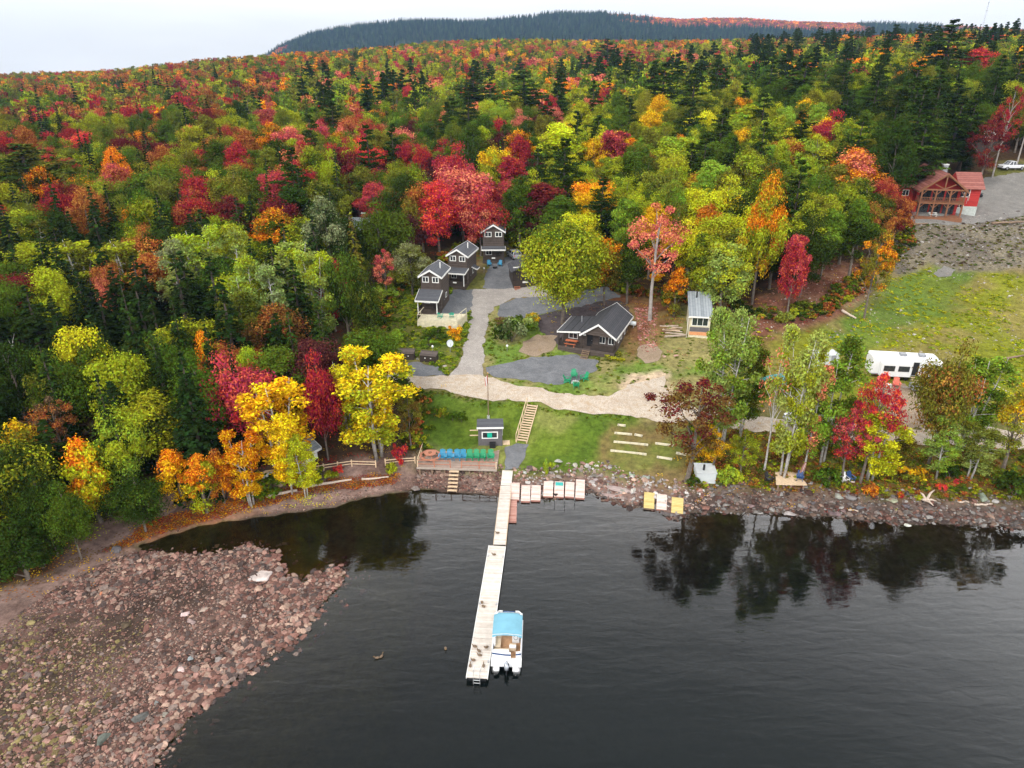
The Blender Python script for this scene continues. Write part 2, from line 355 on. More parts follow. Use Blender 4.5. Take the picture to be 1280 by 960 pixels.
hs = N(nt, 'ShaderNodeVectorMath', operation='SCALE'); L.new(at_.outputs['Color'], hs.inputs[0]); L.new(mm.outputs[0], hs.inputs['Scale'])
L.new(hs.outputs[0], b.inputs['Base Color'])
bp = N(nt, 'ShaderNodeBump', i_Strength=.7, i_Distance=.25); L.new(n1.outputs['Fac'], bp.inputs['Height']); L.new(bp.outputs[0], b.inputs['Normal'])
ground = link('ground', gme, gm); tag(ground, kind='structure')

# ------------------------------------------------------------------ lake
wx = np.concatenate([sorted(grow(-60, -2, 1.15, 2900)), np.arange(-60, 120.1, 1.5), grow(120, 2, 1.15, 2900)])
wy = np.concatenate([sorted(grow(20, -2, 1.15, 360)), np.arange(20, 84, 1.5)])
WX, WY = np.meshgrid(wx, wy); WD = np.clip(-height(WX, WY), 0, 8)
V = np.stack([WX.ravel(), WY.ravel(), np.zeros(WX.size)], 1); i2 = np.arange(WX.size).reshape(WX.shape)
wme = mesh_np('lake', V, np.stack([i2[:-1, :-1].ravel(), i2[:-1, 1:].ravel(), i2[1:, 1:].ravel(), i2[1:, :-1].ravel()], 1), True)
da = wme.attributes.new('depth', 'FLOAT', 'POINT'); da.data.foreach_set('value', WD.astype(np.float32).ravel())
m = bpy.data.materials.new('lake_water'); m.use_nodes = True; nt = m.node_tree; nt.nodes.clear(); L = nt.links
out = N(nt, 'ShaderNodeOutputMaterial'); tc = N(nt, 'ShaderNodeTexCoord')
mp = N(nt, 'ShaderNodeMapping'); mp.inputs['Scale'].default_value = (.55, 1.5, 1); mp.inputs['Rotation'].default_value = (0, 0, R(-14)); L.new(tc.outputs['Object'], mp.inputs['Vector'])
w1 = N(nt, 'ShaderNodeTexNoise', i_Scale=.9, i_Detail=3.0, i_Roughness=.5, i_Distortion=.6); L.new(mp.outputs[0], w1.inputs['Vector'])
w2 = N(nt, 'ShaderNodeTexNoise', i_Scale=.22, i_Detail=2.0); L.new(mp.outputs[0], w2.inputs['Vector'])
wa = N(nt, 'ShaderNodeMath', operation='MULTIPLY_ADD'); L.new(w2.outputs['Fac'], wa.inputs[0]); wa.inputs[1].default_value = 2.2; L.new(w1.outputs['Fac'], wa.inputs[2])
bp = N(nt, 'ShaderNodeBump', i_Strength=.55, i_Distance=.028); L.new(wa.outputs[0], bp.inputs['Height'])
fr = N(nt, 'ShaderNodeFresnel', i_IOR=1.5); L.new(bp.outputs[0], fr.inputs['Normal'])
gl = N(nt, 'ShaderNodeBsdfGlossy', i_Roughness=.04); L.new(bp.outputs[0], gl.inputs['Normal'])
dp = N(nt, 'ShaderNodeAttribute', attribute_name='depth')
ex = N(nt, 'ShaderNodeMath', operation='MULTIPLY'); L.new(dp.outputs['Fac'], ex.inputs[0]); ex.inputs[1].default_value = -.8
e2 = N(nt, 'ShaderNodeMath', operation='EXPONENT'); L.new(ex.outputs[0], e2.inputs[0])
tr = N(nt, 'ShaderNodeBsdfTransparent'); tr.inputs['Color'].default_value = (.85, .78, .66, 1)
df = N(nt, 'ShaderNodeBsdfDiffuse'); df.inputs['Color'].default_value = (.004, .0065, .0065, 1)
m1 = N(nt, 'ShaderNodeMixShader'); L.new(e2.outputs[0], m1.inputs[0]); L.new(df.outputs[0], m1.inputs[1]); L.new(tr.outputs[0], m1.inputs[2])
m2 = N(nt, 'ShaderNodeMixShader'); L.new(fr.outputs[0], m2.inputs[0]); L.new(m1.outputs[0], m2.inputs[1]); L.new(gl.outputs[0], m2.inputs[2])
L.new(m2.outputs[0], out.inputs['Surface'])
lake = link('lake', wme, m); tag(lake, kind='structure')

# ------------------------------------------------------------------ roads and gravel sheets
SHEETS = []
def sheet(name, pxs, mat, lift=.05, jag=.35, world=False, step=.9, label=None):
    P = [Vector(p[:2]) if world else at(*p).xy for p in pxs]
    bd = []
    for i in range(len(P)):
        a, b_ = P[i], P[(i + 1) % len(P)]; n = max(1, int((b_ - a).length / .6))
        for k in range(n):
            q = a.lerp(b_, k / n); nrm = Vector(((b_ - a).y, -(b_ - a).x)).normalized()
            w = (float(fbm(q.x, q.y, 2.0, 60)) - .5) * 2 * jag + (float(vnoise(q.x, q.y, .9, 61)) - .5) * jag * 2.2
            bd.append(q + nrm * w)
    A = np.array([tuple(q) for q in bd]); SHEETS.append(A); x0, y0 = A.min(0); x1, y1 = A.max(0)
    gx, gy = np.meshgrid(np.arange(x0, x1, step), np.arange(y0, y1, step)); gx = gx.ravel(); gy = gy.ravel()
    k = inpoly(gx, gy, A) & (segdist(gx, gy, A, True) > step * .5)
    pts = bd + [Vector((a, b_)) for a, b_ in zip(gx[k], gy[k])]; n = len(bd)
    vs, _, fs, *_r = delaunay_2d_cdt(pts, [(i, (i + 1) % n) for i in range(n)], [list(range(n))], 1, 1e-4)
    va = np.array([tuple(v) for v in vs]); z = height(va[:, 0], va[:, 1]) + lift
    me = bpy.data.meshes.new(name); me.from_pydata(np.column_stack([va, z]).tolist(), [], [tuple(f) for f in fs]); me.polygons.foreach_set('use_smooth', np.ones(len(me.polygons), bool))
    bm = bmesh.new(); bm.from_mesh(me); bmesh.ops.recalc_face_normals(bm, faces=bm.faces)
    if sum(f.normal.z for f in bm.faces) < 0: bmesh.ops.reverse_faces(bm, faces=bm.faces)
    bm.to_mesh(me); bm.free(); me.materials.append(mat)
    o = link(name, me); tag(o, label, kind='structure'); return o
def gravel_mat(name, c1, c2, c3):
    m, nt, b = new_mat(name, c1, .95, 0, .1); L = nt.links; tc = N(nt, 'ShaderNodeTexCoord')
    a = N(nt, 'ShaderNodeTexNoise', i_Scale=.45, i_Detail=7.0, i_Roughness=.7); L.new(tc.outputs['Object'], a.inputs['Vector'])
    r = N(nt, 'ShaderNodeValToRGB'); e = r.color_ramp.elements; e[0].position = .35; e[1].position = .62; e[0].color = (*c1, 1); e[1].color = (*c2, 1); L.new(a.outputs['Fac'], r.inputs[0])
    f = N(nt, 'ShaderNodeTexNoise', i_Scale=9.0, i_Detail=4.0, i_Roughness=.8); L.new(tc.outputs['Object'], f.inputs['Vector'])
    r2 = N(nt, 'ShaderNodeValToRGB'); e = r2.color_ramp.elements; e[0].position = .35; e[1].position = .7; e[0].color = (.5, .5, .5, 1); e[1].color = (1.35, 1.35, 1.35, 1); L.new(f.outputs['Fac'], r2.inputs[0])
    x = N(nt, 'ShaderNodeMixRGB', blend_type='MULTIPLY'); x.inputs['Fac'].default_value = 1; L.new(r.outputs[0], x.inputs['Color1']); L.new(r2.outputs[0], x.inputs['Color2'])
    w = N(nt, 'ShaderNodeTexNoise', i_Scale=1.6, i_Detail=3.0); L.new(tc.outputs['Object'], w.inputs['Vector'])
    r3 = N(nt, 'ShaderNodeValToRGB'); e = r3.color_ramp.elements; e[0].position = .5; e[1].position = .74; e[0].color = (0, 0, 0, 1); e[1].color = (1, 1, 1, 1); L.new(w.outputs['Fac'], r3.inputs[0])
    y = N(nt, 'ShaderNodeMixRGB'); L.new(r3.outputs[0], y.inputs['Fac']); L.new(x.outputs[0], y.inputs['Color1']); y.inputs['Color2'].default_value = (*c3, 1)
    L.new(y.outputs[0], b.inputs['Base Color'])
    bp = N(nt, 'ShaderNodeBump', i_Strength=.5, i_Distance=.05); L.new(f.outputs['Fac'], bp.inputs['Height']); L.new(bp.outputs[0], b.inputs['Normal']); return m
M_road = gravel_mat('pale_gravel', (.47, .385, .30), (.58, .50, .41), (.40, .30, .20))
M_drive = gravel_mat('fork_gravel', (.34, .31, .28), (.44, .40, .36), (.30, .27, .25))
M_slate = gravel_mat('slate_gravel', (.15, .155, .165), (.215, .22, .23), (.13, .13, .135))
M_dark = gravel_mat('dark_bank', (.065, .052, .055), (.11, .09, .09), (.05, .04, .04))
M_sand = gravel_mat('sand', (.30, .22, .15), (.38, .29, .21), (.26, .2, .13))
M_grey = gravel_mat('grey_gravel', (.19, .18, .165), (.26, .245, .225), (.17, .165, .15))
sheet('dark_gravel_bank', [(672,395),(700,388),(740,374),(775,376),(790,392),(780,402),(740,440),(700,432),(676,416)], M_dark, .03)
sheet('gravel_yard', [(603,360),(612,330),(640,318),(672,318),(700,348),(668,362),(630,362)], M_slate, .04)
sheet('gravel_yard', [(528,395),(560,372),(566,362),(598,362),(596,382),(572,398),(556,404)], M_slate, .04)
sheet('gravel_yard', [(650,372),(690,370),(760,358),(775,372),(730,382),(682,392),(655,398),(622,396),(625,382)], M_slate, .045)
sheet('gravel_parking', [(606,458),(640,452),(690,444),(720,444),(748,452),(745,464),(720,478),(690,482),(640,474),(606,468)], M_slate, .045)
sheet('gravel_parking', [(492,458),(520,454),(548,460),(560,470),(525,472),(500,468)], M_slate, .045)
sheet('gravel_driveway', [(592,361),(665,358),(700,362),(690,370),(640,373),(618,384),(610,400),(604,440),(606,470),(600,478),(556,474),(574,455),(585,420),(590,385)], M_drive, .055, .3)
sheet('gravel_road', [(440,436),(452,436),(462,450),(490,462),(520,470),(560,470),(600,468),(640,480),(700,492),(760,496),(790,480),(830,470),(836,495),(870,512),(960,522),(1060,530),(1150,538),(1200,530),(1290,545),(1500,560),
   (1500,580),(1290,566),(1200,556),(1150,556),(1050,550),(950,540),(860,528),(790,520),(700,511),(640,502),(560,490),(500,480),(470,470),(448,455)], M_road, .065, .35)
sheet('gravel_road', [(1090,532),(1098,500),(1095,478),(1130,480),(1150,490),(1160,536)], M_sand, .06, .4)
sheet('gravel_driveway', [(1128,275),(1130,262),(1150,250),(1200,232),(1235,222),(1300,214),(1560,222),(1560,285),(1279,270),(1235,277),(1200,282),(1160,281)], M_grey, .05, .4)
sheet('gravel_patch', [(1166,342),(1180,332),(1196,338),(1190,346),(1172,347)], M_grey, .05, .3)
sheet('sand_patch', [(655,428),(672,418),(695,420),(694,438),(672,446),(650,440)], M_sand, .045)
sheet('sand_patch', [(795,445),(800,432),(816,430),(828,440),(822,452),(806,455)], M_sand, .06, .2)
sheet('path', [(630,588),(634,572),(632,560),(646,554),(660,556),(658,570),(648,586)], M_slate, .045, .2)

# ------------------------------------------------------------------ sky, sun
W = bpy.data.worlds.new('World'); scene.world = W; W.use_nodes = True; nt = W.node_tree; nt.nodes.clear(); L = nt.links
SUN_EL, SUN_AZ = R(48), R(215)
out = N(nt, 'ShaderNodeOutputWorld'); bg = N(nt, 'ShaderNodeBackground'); bg.inputs['Strength'].default_value = .12
sky = N(nt, 'ShaderNodeTexSky', sky_type='NISHITA', sun_disc=False, sun_elevation=SUN_EL, sun_rotation=SUN_AZ)
tc = N(nt, 'ShaderNodeTexCoord'); sx = N(nt, 'ShaderNodeSeparateXYZ'); L.new(tc.outputs['Generated'], sx.inputs[0])
mr = N(nt, 'ShaderNodeValToRGB'); el = mr.color_ramp.elements; mr.color_ramp.interpolation = 'B_SPLINE'
for k_, (p_, v_) in enumerate([(0, .335), (.08, .42), (.3, 1.1), (.50, 2.0), (.60, 1.15), (.74, .20), (1, .12)]):
    e_ = el[k_] if k_ < 2 else el.new(p_)
    v_ *= .5; e_.position = p_; e_.color = (v_, v_, v_, 1)
L.new(sx.outputs['Z'], mr.inputs[0])
mp = N(nt, 'ShaderNodeMapping'); mp.inputs['Scale'].default_value = (1.2, 1.2, 6); L.new(tc.outputs['Generated'], mp.inputs['Vector'])
cn = N(nt, 'ShaderNodeTexNoise', i_Scale=1.6, i_Detail=5.0, i_Roughness=.55); L.new(mp.outputs[0], cn.inputs['Vector'])
r = N(nt, 'ShaderNodeMapRange'); r.inputs['From Min'].default_value = .3; r.inputs['From Max'].default_value = .7; r.inputs['To Min'].default_value = .87; r.inputs['To Max'].default_value = 1.05; L.new(cn.outputs['Fac'], r.inputs['Value'])
SKYM = N(nt, 'ShaderNodeMath', operation='MULTIPLY'); SKYM.inputs[1].default_value = 50.0; L.new(mr.outputs[0], SKYM.inputs[0])
cl = N(nt, 'ShaderNodeMath', operation='MULTIPLY'); L.new(SKYM.outputs[0], cl.inputs[0]); L.new(r.outputs[0], cl.inputs[1])
cc = N(nt, 'ShaderNodeVectorMath', operation='SCALE'); cc.inputs[0].default_value = (.985, .985, 1.0); L.new(cl.outputs[0], cc.inputs['Scale'])
mx = N(nt, 'ShaderNodeMixRGB'); mx.inputs['Fac'].default_value = .93; L.new(sky.outputs[0], mx.inputs['Color1']); L.new(cc.outputs[0], mx.inputs['Color2'])
L.new(mx.outputs[0], bg.inputs['Color']); L.new(bg.outputs[0], out.inputs['Surface'])
sd = bpy.data.lights.new('sun', 'SUN'); sd.energy = 2.1; sd.angle = R(14); sd.color = (1, .95, .87); so = bpy.data.objects.new('sun', sd); COL.objects.link(so)
_a = math.pi / 2 - 0
sdir = Vector((math.sin(SUN_AZ) * math.cos(SUN_EL), math.cos(SUN_AZ) * math.cos(SUN_EL), math.sin(SUN_EL)))
so.rotation_euler = sdir.to_track_quat('Z', 'Y').to_euler(); so.location = (0, 0, 300)
# haze
HZB = True
if HZB:
    hb = MB(); hb.b2(-3300, 3300, -400, 3300, -330, 260)
    hm = bpy.data.materials.new('haze'); hm.use_nodes = True; nt = hm.node_tree; nt.nodes.clear(); out = N(nt, 'ShaderNodeOutputMaterial'); pv = N(nt, 'ShaderNodeVolumePrincipled')
    pv.inputs['Color'].default_value = (.42, .66, 1, 1); pv.inputs['Density'].default_value = .00007; pv.inputs['Anisotropy'].default_value = .2; nt.links.new(pv.outputs[0], out.inputs['Volume'])
    tag(hb.build('haze', hm), kind='stuff')
vs_ = scene.view_settings; vs_.view_transform = 'Standard'; vs_.look = 'None'; vs_.exposure = .0; vs_.gamma = 1
cy = scene.cycles; cy.max_bounces = 6; cy.diffuse_bounces = 2; cy.glossy_bounces = 2; cy.transmission_bounces = 4; cy.transparent_max_bounces = 8; cy.volume_bounces = 0
cy.use_denoising = True; cy.caustics_reflective = False; cy.caustics_refractive = False
# ------------------------------------------------------------------ tree shapes
def leaf_mat():
    m, nt, b = new_mat('leaves', (.1, .2, .05), .9, 0, .0); L = nt.links
    a = N(nt, 'ShaderNodeAttribute', attribute_type='INSTANCER', attribute_name='c1')
    a2 = N(nt, 'ShaderNodeAttribute', attribute_type='INSTANCER', attribute_name='c2')
    bl = N(nt, 'ShaderNodeAttribute', attribute_name='blob')
    ge = N(nt, 'ShaderNodeNewGeometry')
    sp = N(nt, 'ShaderNodeMapRange'); sp.inputs['From Min'].default_value = .45; sp.inputs['From Max'].default_value = .75; L.new(bl.outputs['Fac'], sp.inputs['Value'])
    mx = N(nt, 'ShaderNodeMixRGB'); L.new(sp.outputs[0], mx.inputs['Fac']); L.new(a.outputs['Color'], mx.inputs['Color1']); L.new(a2.outputs['Color'], mx.inputs['Color2'])
    v = N(nt, 'ShaderNodeMapRange'); v.inputs['To Min'].default_value = .5; v.inputs['To Max'].default_value = 1.5; L.new(ge.outputs['Random Per Island'], v.inputs['Value'])
    hm = N(nt, 'ShaderNodeMath', operation='MULTIPLY_ADD'); hm.inputs[1].default_value = .07; hm.inputs[2].default_value = .465; L.new(ge.outputs['Random Per Island'], hm.inputs[0])
    hs = N(nt, 'ShaderNodeHueSaturation', i_Saturation=1.0); L.new(mx.outputs[0], hs.inputs['Color']); L.new(v.outputs[0], hs.inputs['Value']); L.new(hm.outputs[0], hs.inputs['Hue'])
    L.new(hs.outputs[0], b.inputs['Base Color'])
    tl = N(nt, 'ShaderNodeBsdfTranslucent'); L.new(hs.outputs[0], tl.inputs['Color'])
    ms = N(nt, 'ShaderNodeMixShader'); ms.inputs[0].default_value = .22; L.new(b.outputs[0], ms.inputs[1]); L.new(tl.outputs[0], ms.inputs[2])
    L.new(ms.outputs[0], nt.nodes['Material Output'].inputs['Surface']); return m
M_leaf = leaf_mat()
M_bark = noisy('grey_brown_bark', (.09, .07, .055), (.20, .165, .135), 2.5, .9, .4)
M_barkd = noisy('dark_bark', (.045, .035, .028), (.09, .07, .055), 2.5, .9, .4)
M_palebark = noisy('pale_grey_bark', (.22, .19, .17), (.40, .36, .33), 2.0, .85, .3)
M_birch = noisy('birch_bark', (.26, .23, .20), (.62, .60, .56), 1.8, .8, .2, stretch=(1, 1, 2.5))
def rvec(g, n):
    v = g.normal(size=(n, 3)); return v / np.linalg.norm(v, axis=1)[:, None]
def leaves(C_, S, Nrm, blob, g):
    """one small rhombus per leaf clump: centres, sizes, normals"""
    n = len(C_); t = np.cross(Nrm, rvec(g, n)); t /= np.linalg.norm(t, axis=1)[:, None] + 1e-9; u = np.cross(Nrm, t)
    S = S[:, None]; a = .62
    V = np.stack([C_ - t * S, C_ - u * S * a + Nrm * S * .15, C_ + t * S * 1.1, C_ + u * S * a + Nrm * S * .15], 1).reshape(-1, 3)
    return V, np.arange(4 * n).reshape(n, 4), np.repeat(blob, 4)
def crown_mesh(name, parts):
    V = np.concatenate([p[0] for p in parts]); off = np.cumsum([0] + [len(p[0]) for p in parts[:-1]])
    Fq = np.concatenate([p[1] + o for p, o in zip(parts, off)]); me = mesh_np(name, V, Fq, False)
    a = me.attributes.new('blob', 'FLOAT', 'POINT'); a.data.foreach_set('value', np.concatenate([p[2] for p in parts]).astype(np.float32))
    me.materials.append(M_leaf); return me
def limbs(mb, H, c0, blobs, g, r0, k=10, sway=.25, bare=.0):
    top = Vector((g.uniform(-.4, .4), g.uniform(-.4, .4), H * .93))
    pts = [Vector((0, 0, -.8)), Vector((0, 0, .15)), Vector((g.uniform(-sway, sway), g.uniform(-sway, sway), H * .3)), Vector((g.uniform(-sway, sway) * 2, g.uniform(-sway, sway) * 2, H * .62)), top]
    mb.tube(pts, [r0 * 1.35, r0 * 1.1, r0 * .8, r0 * .5, r0 * .12], 7)
    for q in blobs[:k]:
        q = Vector(q); z = max(c0, q.z - (Vector((q.x, q.y, 0)).length) * .9 - .3); z = min(z, H * .85)
        f = z / H; s = Vector((pts[2].x, pts[2].y, 0)) * min(1, f / .3) ; s.z = z
        mid = s.lerp(q, .5) + Vector((0, 0, .25)); mb.tube([s, mid, q], [r0 * .42 * (1 - f * .5), r0 * .28 * (1 - f * .4), r0 * .06], 5, False)
def maple(seed, H=12, Rw=4.2, c0=.22, nb=44, per=330, ls=.17, sparse=0.0, shape='round', trunk_r=.24, tm=None, irr=.95):
    g = np.random.default_rng(seed); z0 = H * c0; hz = (H - z0) / 2; cz = z0 + hz; B = []; tries = 0
    while len(B) < nb and tries < 4000:
        tries += 1; d = rvec(g, 1)[0]; rr = g.uniform(.45, 1.0) ** .5
        if d[2] < -.35 and g.random() < .6: continue
        rr *= 1 + irr * (float(vnoise(d[0] * 2 + 9, d[1] * 2 + d[2] * 1.7, .8, seed)) - .5)
        p = np.array([d[0] * Rw * rr * .82, d[1] * Rw * rr * .82, cz + d[2] * hz * rr * .86])
        f = (p[2] - z0) / (H - z0)
        if shape == 'cone': p[:2] *= np.interp(f, [0, .25, 1], [.9, 1.05, .3])
        if shape == 'oval': p[:2] *= np.interp(f, [0, .5, 1], [.75, 1.0, .65])
        if shape == 'vase': p[:2] *= np.interp(f, [0, .6, 1], [.35, 1.1, .95])
        if any(np.linalg.norm(p - q) < Rw * (.22 + sparse * .12) for q in B): continue
        B.append(p)
    parts = []
    for i, p in enumerate(B):
        r = Rw * g.uniform(.15, .38) * (1 - sparse * .25); n = int(per * g.uniform(.7, 1.3)); d = rvec(g, n); d[:, 2] = np.abs(d[:, 2]) * np.where(g.random(n) < .8, 1, -1)
        rad = r * g.uniform(.3, 1.25, n) ** .7; c = p + d * rad[:, None] * np.array([1.12, 1.12, .8])
        c += g.normal(size=(n, 3)) * .22 * r
        nr = d * .9 + rvec(g, n) * .75 + np.array([0, 0, .35]); nr /= np.linalg.norm(nr, axis=1)[:, None]
        hb = g.random() * .62 + .38 * (p[2] - z0) / (H - z0)
        parts.append(leaves(c, ls * g.uniform(.6, 1.25, n), nr, np.clip(hb + g.normal(size=n) * .07, 0, 1), g))
    cm = crown_mesh('crown', parts); mb = MB(); order = sorted(B, key=lambda q: q[2]); limbs(mb, H, z0 * .9, [order[int(k)] for k in np.linspace(0, len(order) - 1, 14)], g, trunk_r, 14)
    return cm, mb.mesh('trunk', tm or M_bark, smooth=True), H, Rw * 2
def birch(seed, H=13, Rw=3.2, stems=3, nb=70, per=190, ls=.145, c0=.24):
    g = np.random.default_rng(seed); mb = MB(); B = []
    for s in range(stems):
        a = s * 2 * math.pi / stems + g.uniform(-.5, .5); lean = g.uniform(.5, 1.0) * Rw * .42 if stems > 1 else g.uniform(0, .5)
        h = H * g.uniform(.82, 1.0) if s else H * .97; bx, by = .25 * math.cos(a), .25 * math.sin(a); P = []
        for t in (0, .25, .5, .75, 1): P.append(Vector((bx + math.cos(a) * lean * t ** 1.3 + g.uniform(-.12, .12), by + math.sin(a) * lean * t ** 1.3 + g.uniform(-.12, .12), -.6 + (h + .4) * t)))
        mb.tube(P, [.15, .12, .08, .05, .015], 6)
        for k in range(int(nb / stems)):
            t = g.uniform(c0, 1.0); p = P[0].lerp(P[-1], t); p = P[min(3, int(t * 4))].lerp(P[min(4, int(t * 4) + 1)], (t * 4) % 1)
            aa = g.uniform(0, 6.283); ln = g.uniform(.3, 1) * Rw * np.interp(t, [0, c0, .6, 1], [.3, .55, .75, .22]); q = p + Vector((math.cos(aa) * ln, math.sin(aa) * ln, ln * .45))
            mb.tube([p, p.lerp(q, .5) + Vector((0, 0, .1)), q], [.045, .03, .01], 4, False); B.append(np.array(q))
    parts = []
    for p in B:
        r = Rw * g.uniform(.17, .30); n = int(per * g.uniform(.6, 1.4)); d = rvec(g, n); c = p + d * (r * g.uniform(.2, 1.1, n))[:, None] * np.array([1, 1, .85])
        nr = d * .5 + rvec(g, n); nr /= np.linalg.norm(nr, axis=1)[:, None]
        parts.append(leaves(c, ls * g.uniform(.6, 1.2, n), nr, np.clip(g.random() * .7 + .3 * p[2] / H + g.normal(size=n) * .1, 0, 1), g))
    return crown_mesh('crown', parts), mb.mesh('trunk', M_birch, smooth=True), H, Rw * 1.6
def spruce(seed, H=15, Rw=2.6, c0=.08, layers=26, ls=.26, droop=.35, open_=0.0):
    g = np.random.default_rng(seed); parts = []; mb = MB(); mb.tube([(0, 0, -.8), (0, 0, H * .5), (0, 0, H * .99)], [.26, .16, .02], 7)
    for k in range(layers):
        f = k / (layers - 1); z = H * (c0 + (1 - c0) * f ** .92); rr = Rw * (1 - f) ** .85 * g.uniform(.85, 1.1) + .12; nbr = int(5 + 8 * (1 - f))
        for j in range(nbr):
            if g.random() < open_: continue
            a = g.uniform(0, 6.283); ln = rr * g.uniform(.7, 1.12); n = max(3, int(ln * 9)); t = g.uniform(.12, 1, n) ** .7
            w = g.normal(size=n) * .16 * ln * (1.1 - t * .6)
            x = np.cos(a) * t * ln - np.sin(a) * w; y = np.sin(a) * t * ln + np.cos(a) * w
            c = np.stack([x, y, z - droop * ln * t ** 1.2 + g.normal(size=n) * .07 + .22 * ln * np.maximum(t - .75, 0)], 1)
            nr = np.stack([np.cos(a) * .5 + g.normal(size=n) * .4, np.sin(a) * .5 + g.normal(size=n) * .4, np.full(n, .8)], 1); nr /= np.linalg.norm(nr, axis=1)[:, None]
            parts.append(leaves(c, ls * g.uniform(.6, 1.2, n), nr, np.full(n, g.random() * .5 + .35 * f), g))
            if k % 3 == 0 and j % 2 == 0: mb.tube([(0, 0, z), (np.cos(a) * ln * .7, np.sin(a) * ln * .7, z - droop * ln * .6)], [.04, .01], 4, False)
    return crown_mesh('crown', parts), mb.mesh('trunk', M_barkd, smooth=True), H, Rw * 2
def pine(seed, H=20, Rw=4.0, c0=.25, tiers=13, ls=.28):
    g = np.random.default_rng(seed); parts = []; mb = MB(); mb.tube([(0, 0, -.8), (.1, 0, H * .4), (-.1, .1, H * .75), (0, 0, H * .98)], [.36, .27, .15, .03], 8)
    for k in range(tiers):
        f = k / (tiers - 1); z = H * (c0 + (.97 - c0) * f); rr = Rw * np.interp(f, [0, .25, .6, 1], [.65, 1, .72, .14]) * g.uniform(.8, 1.15)
        for j in range(int(4 + 4 * (1 - f))):
            a = g.uniform(0, 6.283); ln = rr * g.uniform(.55, 1.15); zt = z + ln * g.uniform(.05, .28) + g.uniform(-.5, .5)
            mb.tube([(0, 0, z), (np.cos(a) * ln * .5, np.sin(a) * ln * .5, z * .5 + zt * .5 - .1), (np.cos(a) * ln * .95, np.sin(a) * ln * .95, zt)], [.07, .045, .015], 4, False)
            for q in range(4):
                t0 = (.45, .65, .82, 1.0)[q]; cx_ = np.cos(a) * ln * t0 + g.normal() * .15 * ln; cy_ = np.sin(a) * ln * t0 + g.normal() * .15 * ln; cz_ = z + (zt - z) * t0
                n = int(26 * max(.5, ln / 3)); rad = (.25 + .22 * ln) * np.sqrt(g.random(n)); b_ = g.uniform(0, 6.283, n)
                c = np.stack([cx_ + rad * np.cos(b_), cy_ + rad * np.sin(b_), cz_ + .18 * (1 - (rad / (.3 + .22 * ln)) ** 2) + g.normal(size=n) * .12], 1)
                nr = np.stack([g.normal(size=n) * .45, g.normal(size=n) * .45, np.full(n, .8)], 1); nr /= np.linalg.norm(nr, axis=1)[:, None]
                parts.append(leaves(c, ls * g.uniform(.6, 1.2, n), nr, np.full(n, g.random() * .7 + .2 * f), g))
    return crown_mesh('crown', parts), mb.mesh('trunk', M_barkd, smooth=True), H, Rw * 2
def shrub(seed, H=1.6, Rw=1.2, nb=12, per=90, ls=.13): return maple(seed, H, Rw, .02, nb, per, ls, 0, 'round', .05)
SH_ = {'maple': [maple(1), maple(2, 13, 4.0, .2, 48, 330, shape='oval'), maple(3, 11.5, 4.6, .24, 46, 330), maple(4, 13, 4.2, .22, 46, 330, shape='vase')],
 'tallmaple': [maple(11, 15, 3.4, .2, 50, 300, shape='oval'), maple(12, 15.5, 3.2, .25, 46, 300, shape='cone')],
 'cone': [maple(21, 8, 2.6, .06, 34, 240, .15, shape='cone'), maple(22, 8.5, 2.5, .05, 34, 240, .15, .3, shape='cone')],
 'big': [maple(5, 15, 6.2, .2, 104, 320, .18, irr=.25)],
 'sparse': [maple(6, 12, 4.0, .3, 34, 170, .15, .9, 'vase'), maple(7, 13, 3.6, .35, 32, 170, .15, 1.0)],
 'bare': [maple(8, 12, 3.4, .35, 20, 26, .15, 1.0, 'vase', .18, M_birch)],
 'birch': [birch(31), birch(32, 14, 3.4, 2), birch(33, 13, 3.0, 4, 60), birch(34, 14, 2.9, 1, 50, 150)],
 'spruce': [spruce(41), spruce(42, 16, 2.9, .05, 28), spruce(43, 14, 2.2, .08, 26, open_=.2)],
 'pine': [pine(51), pine(52, 22, 4.4, .3, 14), pine(53, 19, 3.6, .2, 13)],
 'umbrella': [maple(19, 14, 4.1, .42, 26, 150, .14, 1.3, 'oval', .25, M_palebark)],
 'shrub': [shrub(61), shrub(62, 1.4, 1.3), shrub(63, 1.9, 1.1)],
 'dead': [maple(10, 9, 2.6, .4, 14, 3, .1, 1.0, 'vase', .12, M_birch)]}
PAL = dict(scarlet=(.60, .030, .035), crimson=(.36, .020, .035), maroon=(.15, .016, .020), wine=(.085, .020, .022), coral=(.66, .17, .11), rose=(.48, .055, .070), orange=(.74, .22, .012), amber=(.74, .40, .012),
 yellow=(.80, .56, .015), lemon=(.60, .56, .02), lime=(.36, .38, .018), spring=(.24, .34, .03), green=(.085, .132, .012), deep=(.035, .058, .008), olive=(.17, .165, .018), sprucec=(.019, .033, .007),
 pinec=(.038, .062, .009), rust=(.36, .11, .03), bronze=(.16, .085, .022), pale=(.30, .36, .08), grey=(.24, .26, .12), brown=(.14, .08, .05))
CN = dict(scarlet='scarlet', crimson='crimson', maroon='dark maroon', wine='purple brown', coral='coral pink', rose='rose red', orange='orange', amber='golden orange', yellow='golden yellow', lemon='lemon yellow',
 lime='yellow green', spring='light green', green='mid green', deep='deep green', olive='olive green', sprucec='blackish green', pinec='dark green', rust='rust red', bronze='bronze', pale='pale green', grey='grey green', brown='brown')
NM = dict(maple='maple_tree', tallmaple='maple_tree', cone='young_maple_tree', big='round_maple_tree', sparse='thin_maple_tree', bare='birch_tree', birch='birch_tree', spruce='spruce_tree', pine='pine_tree', umbrella='tall_maple_tree', shrub='shrub', dead='dead_tree')
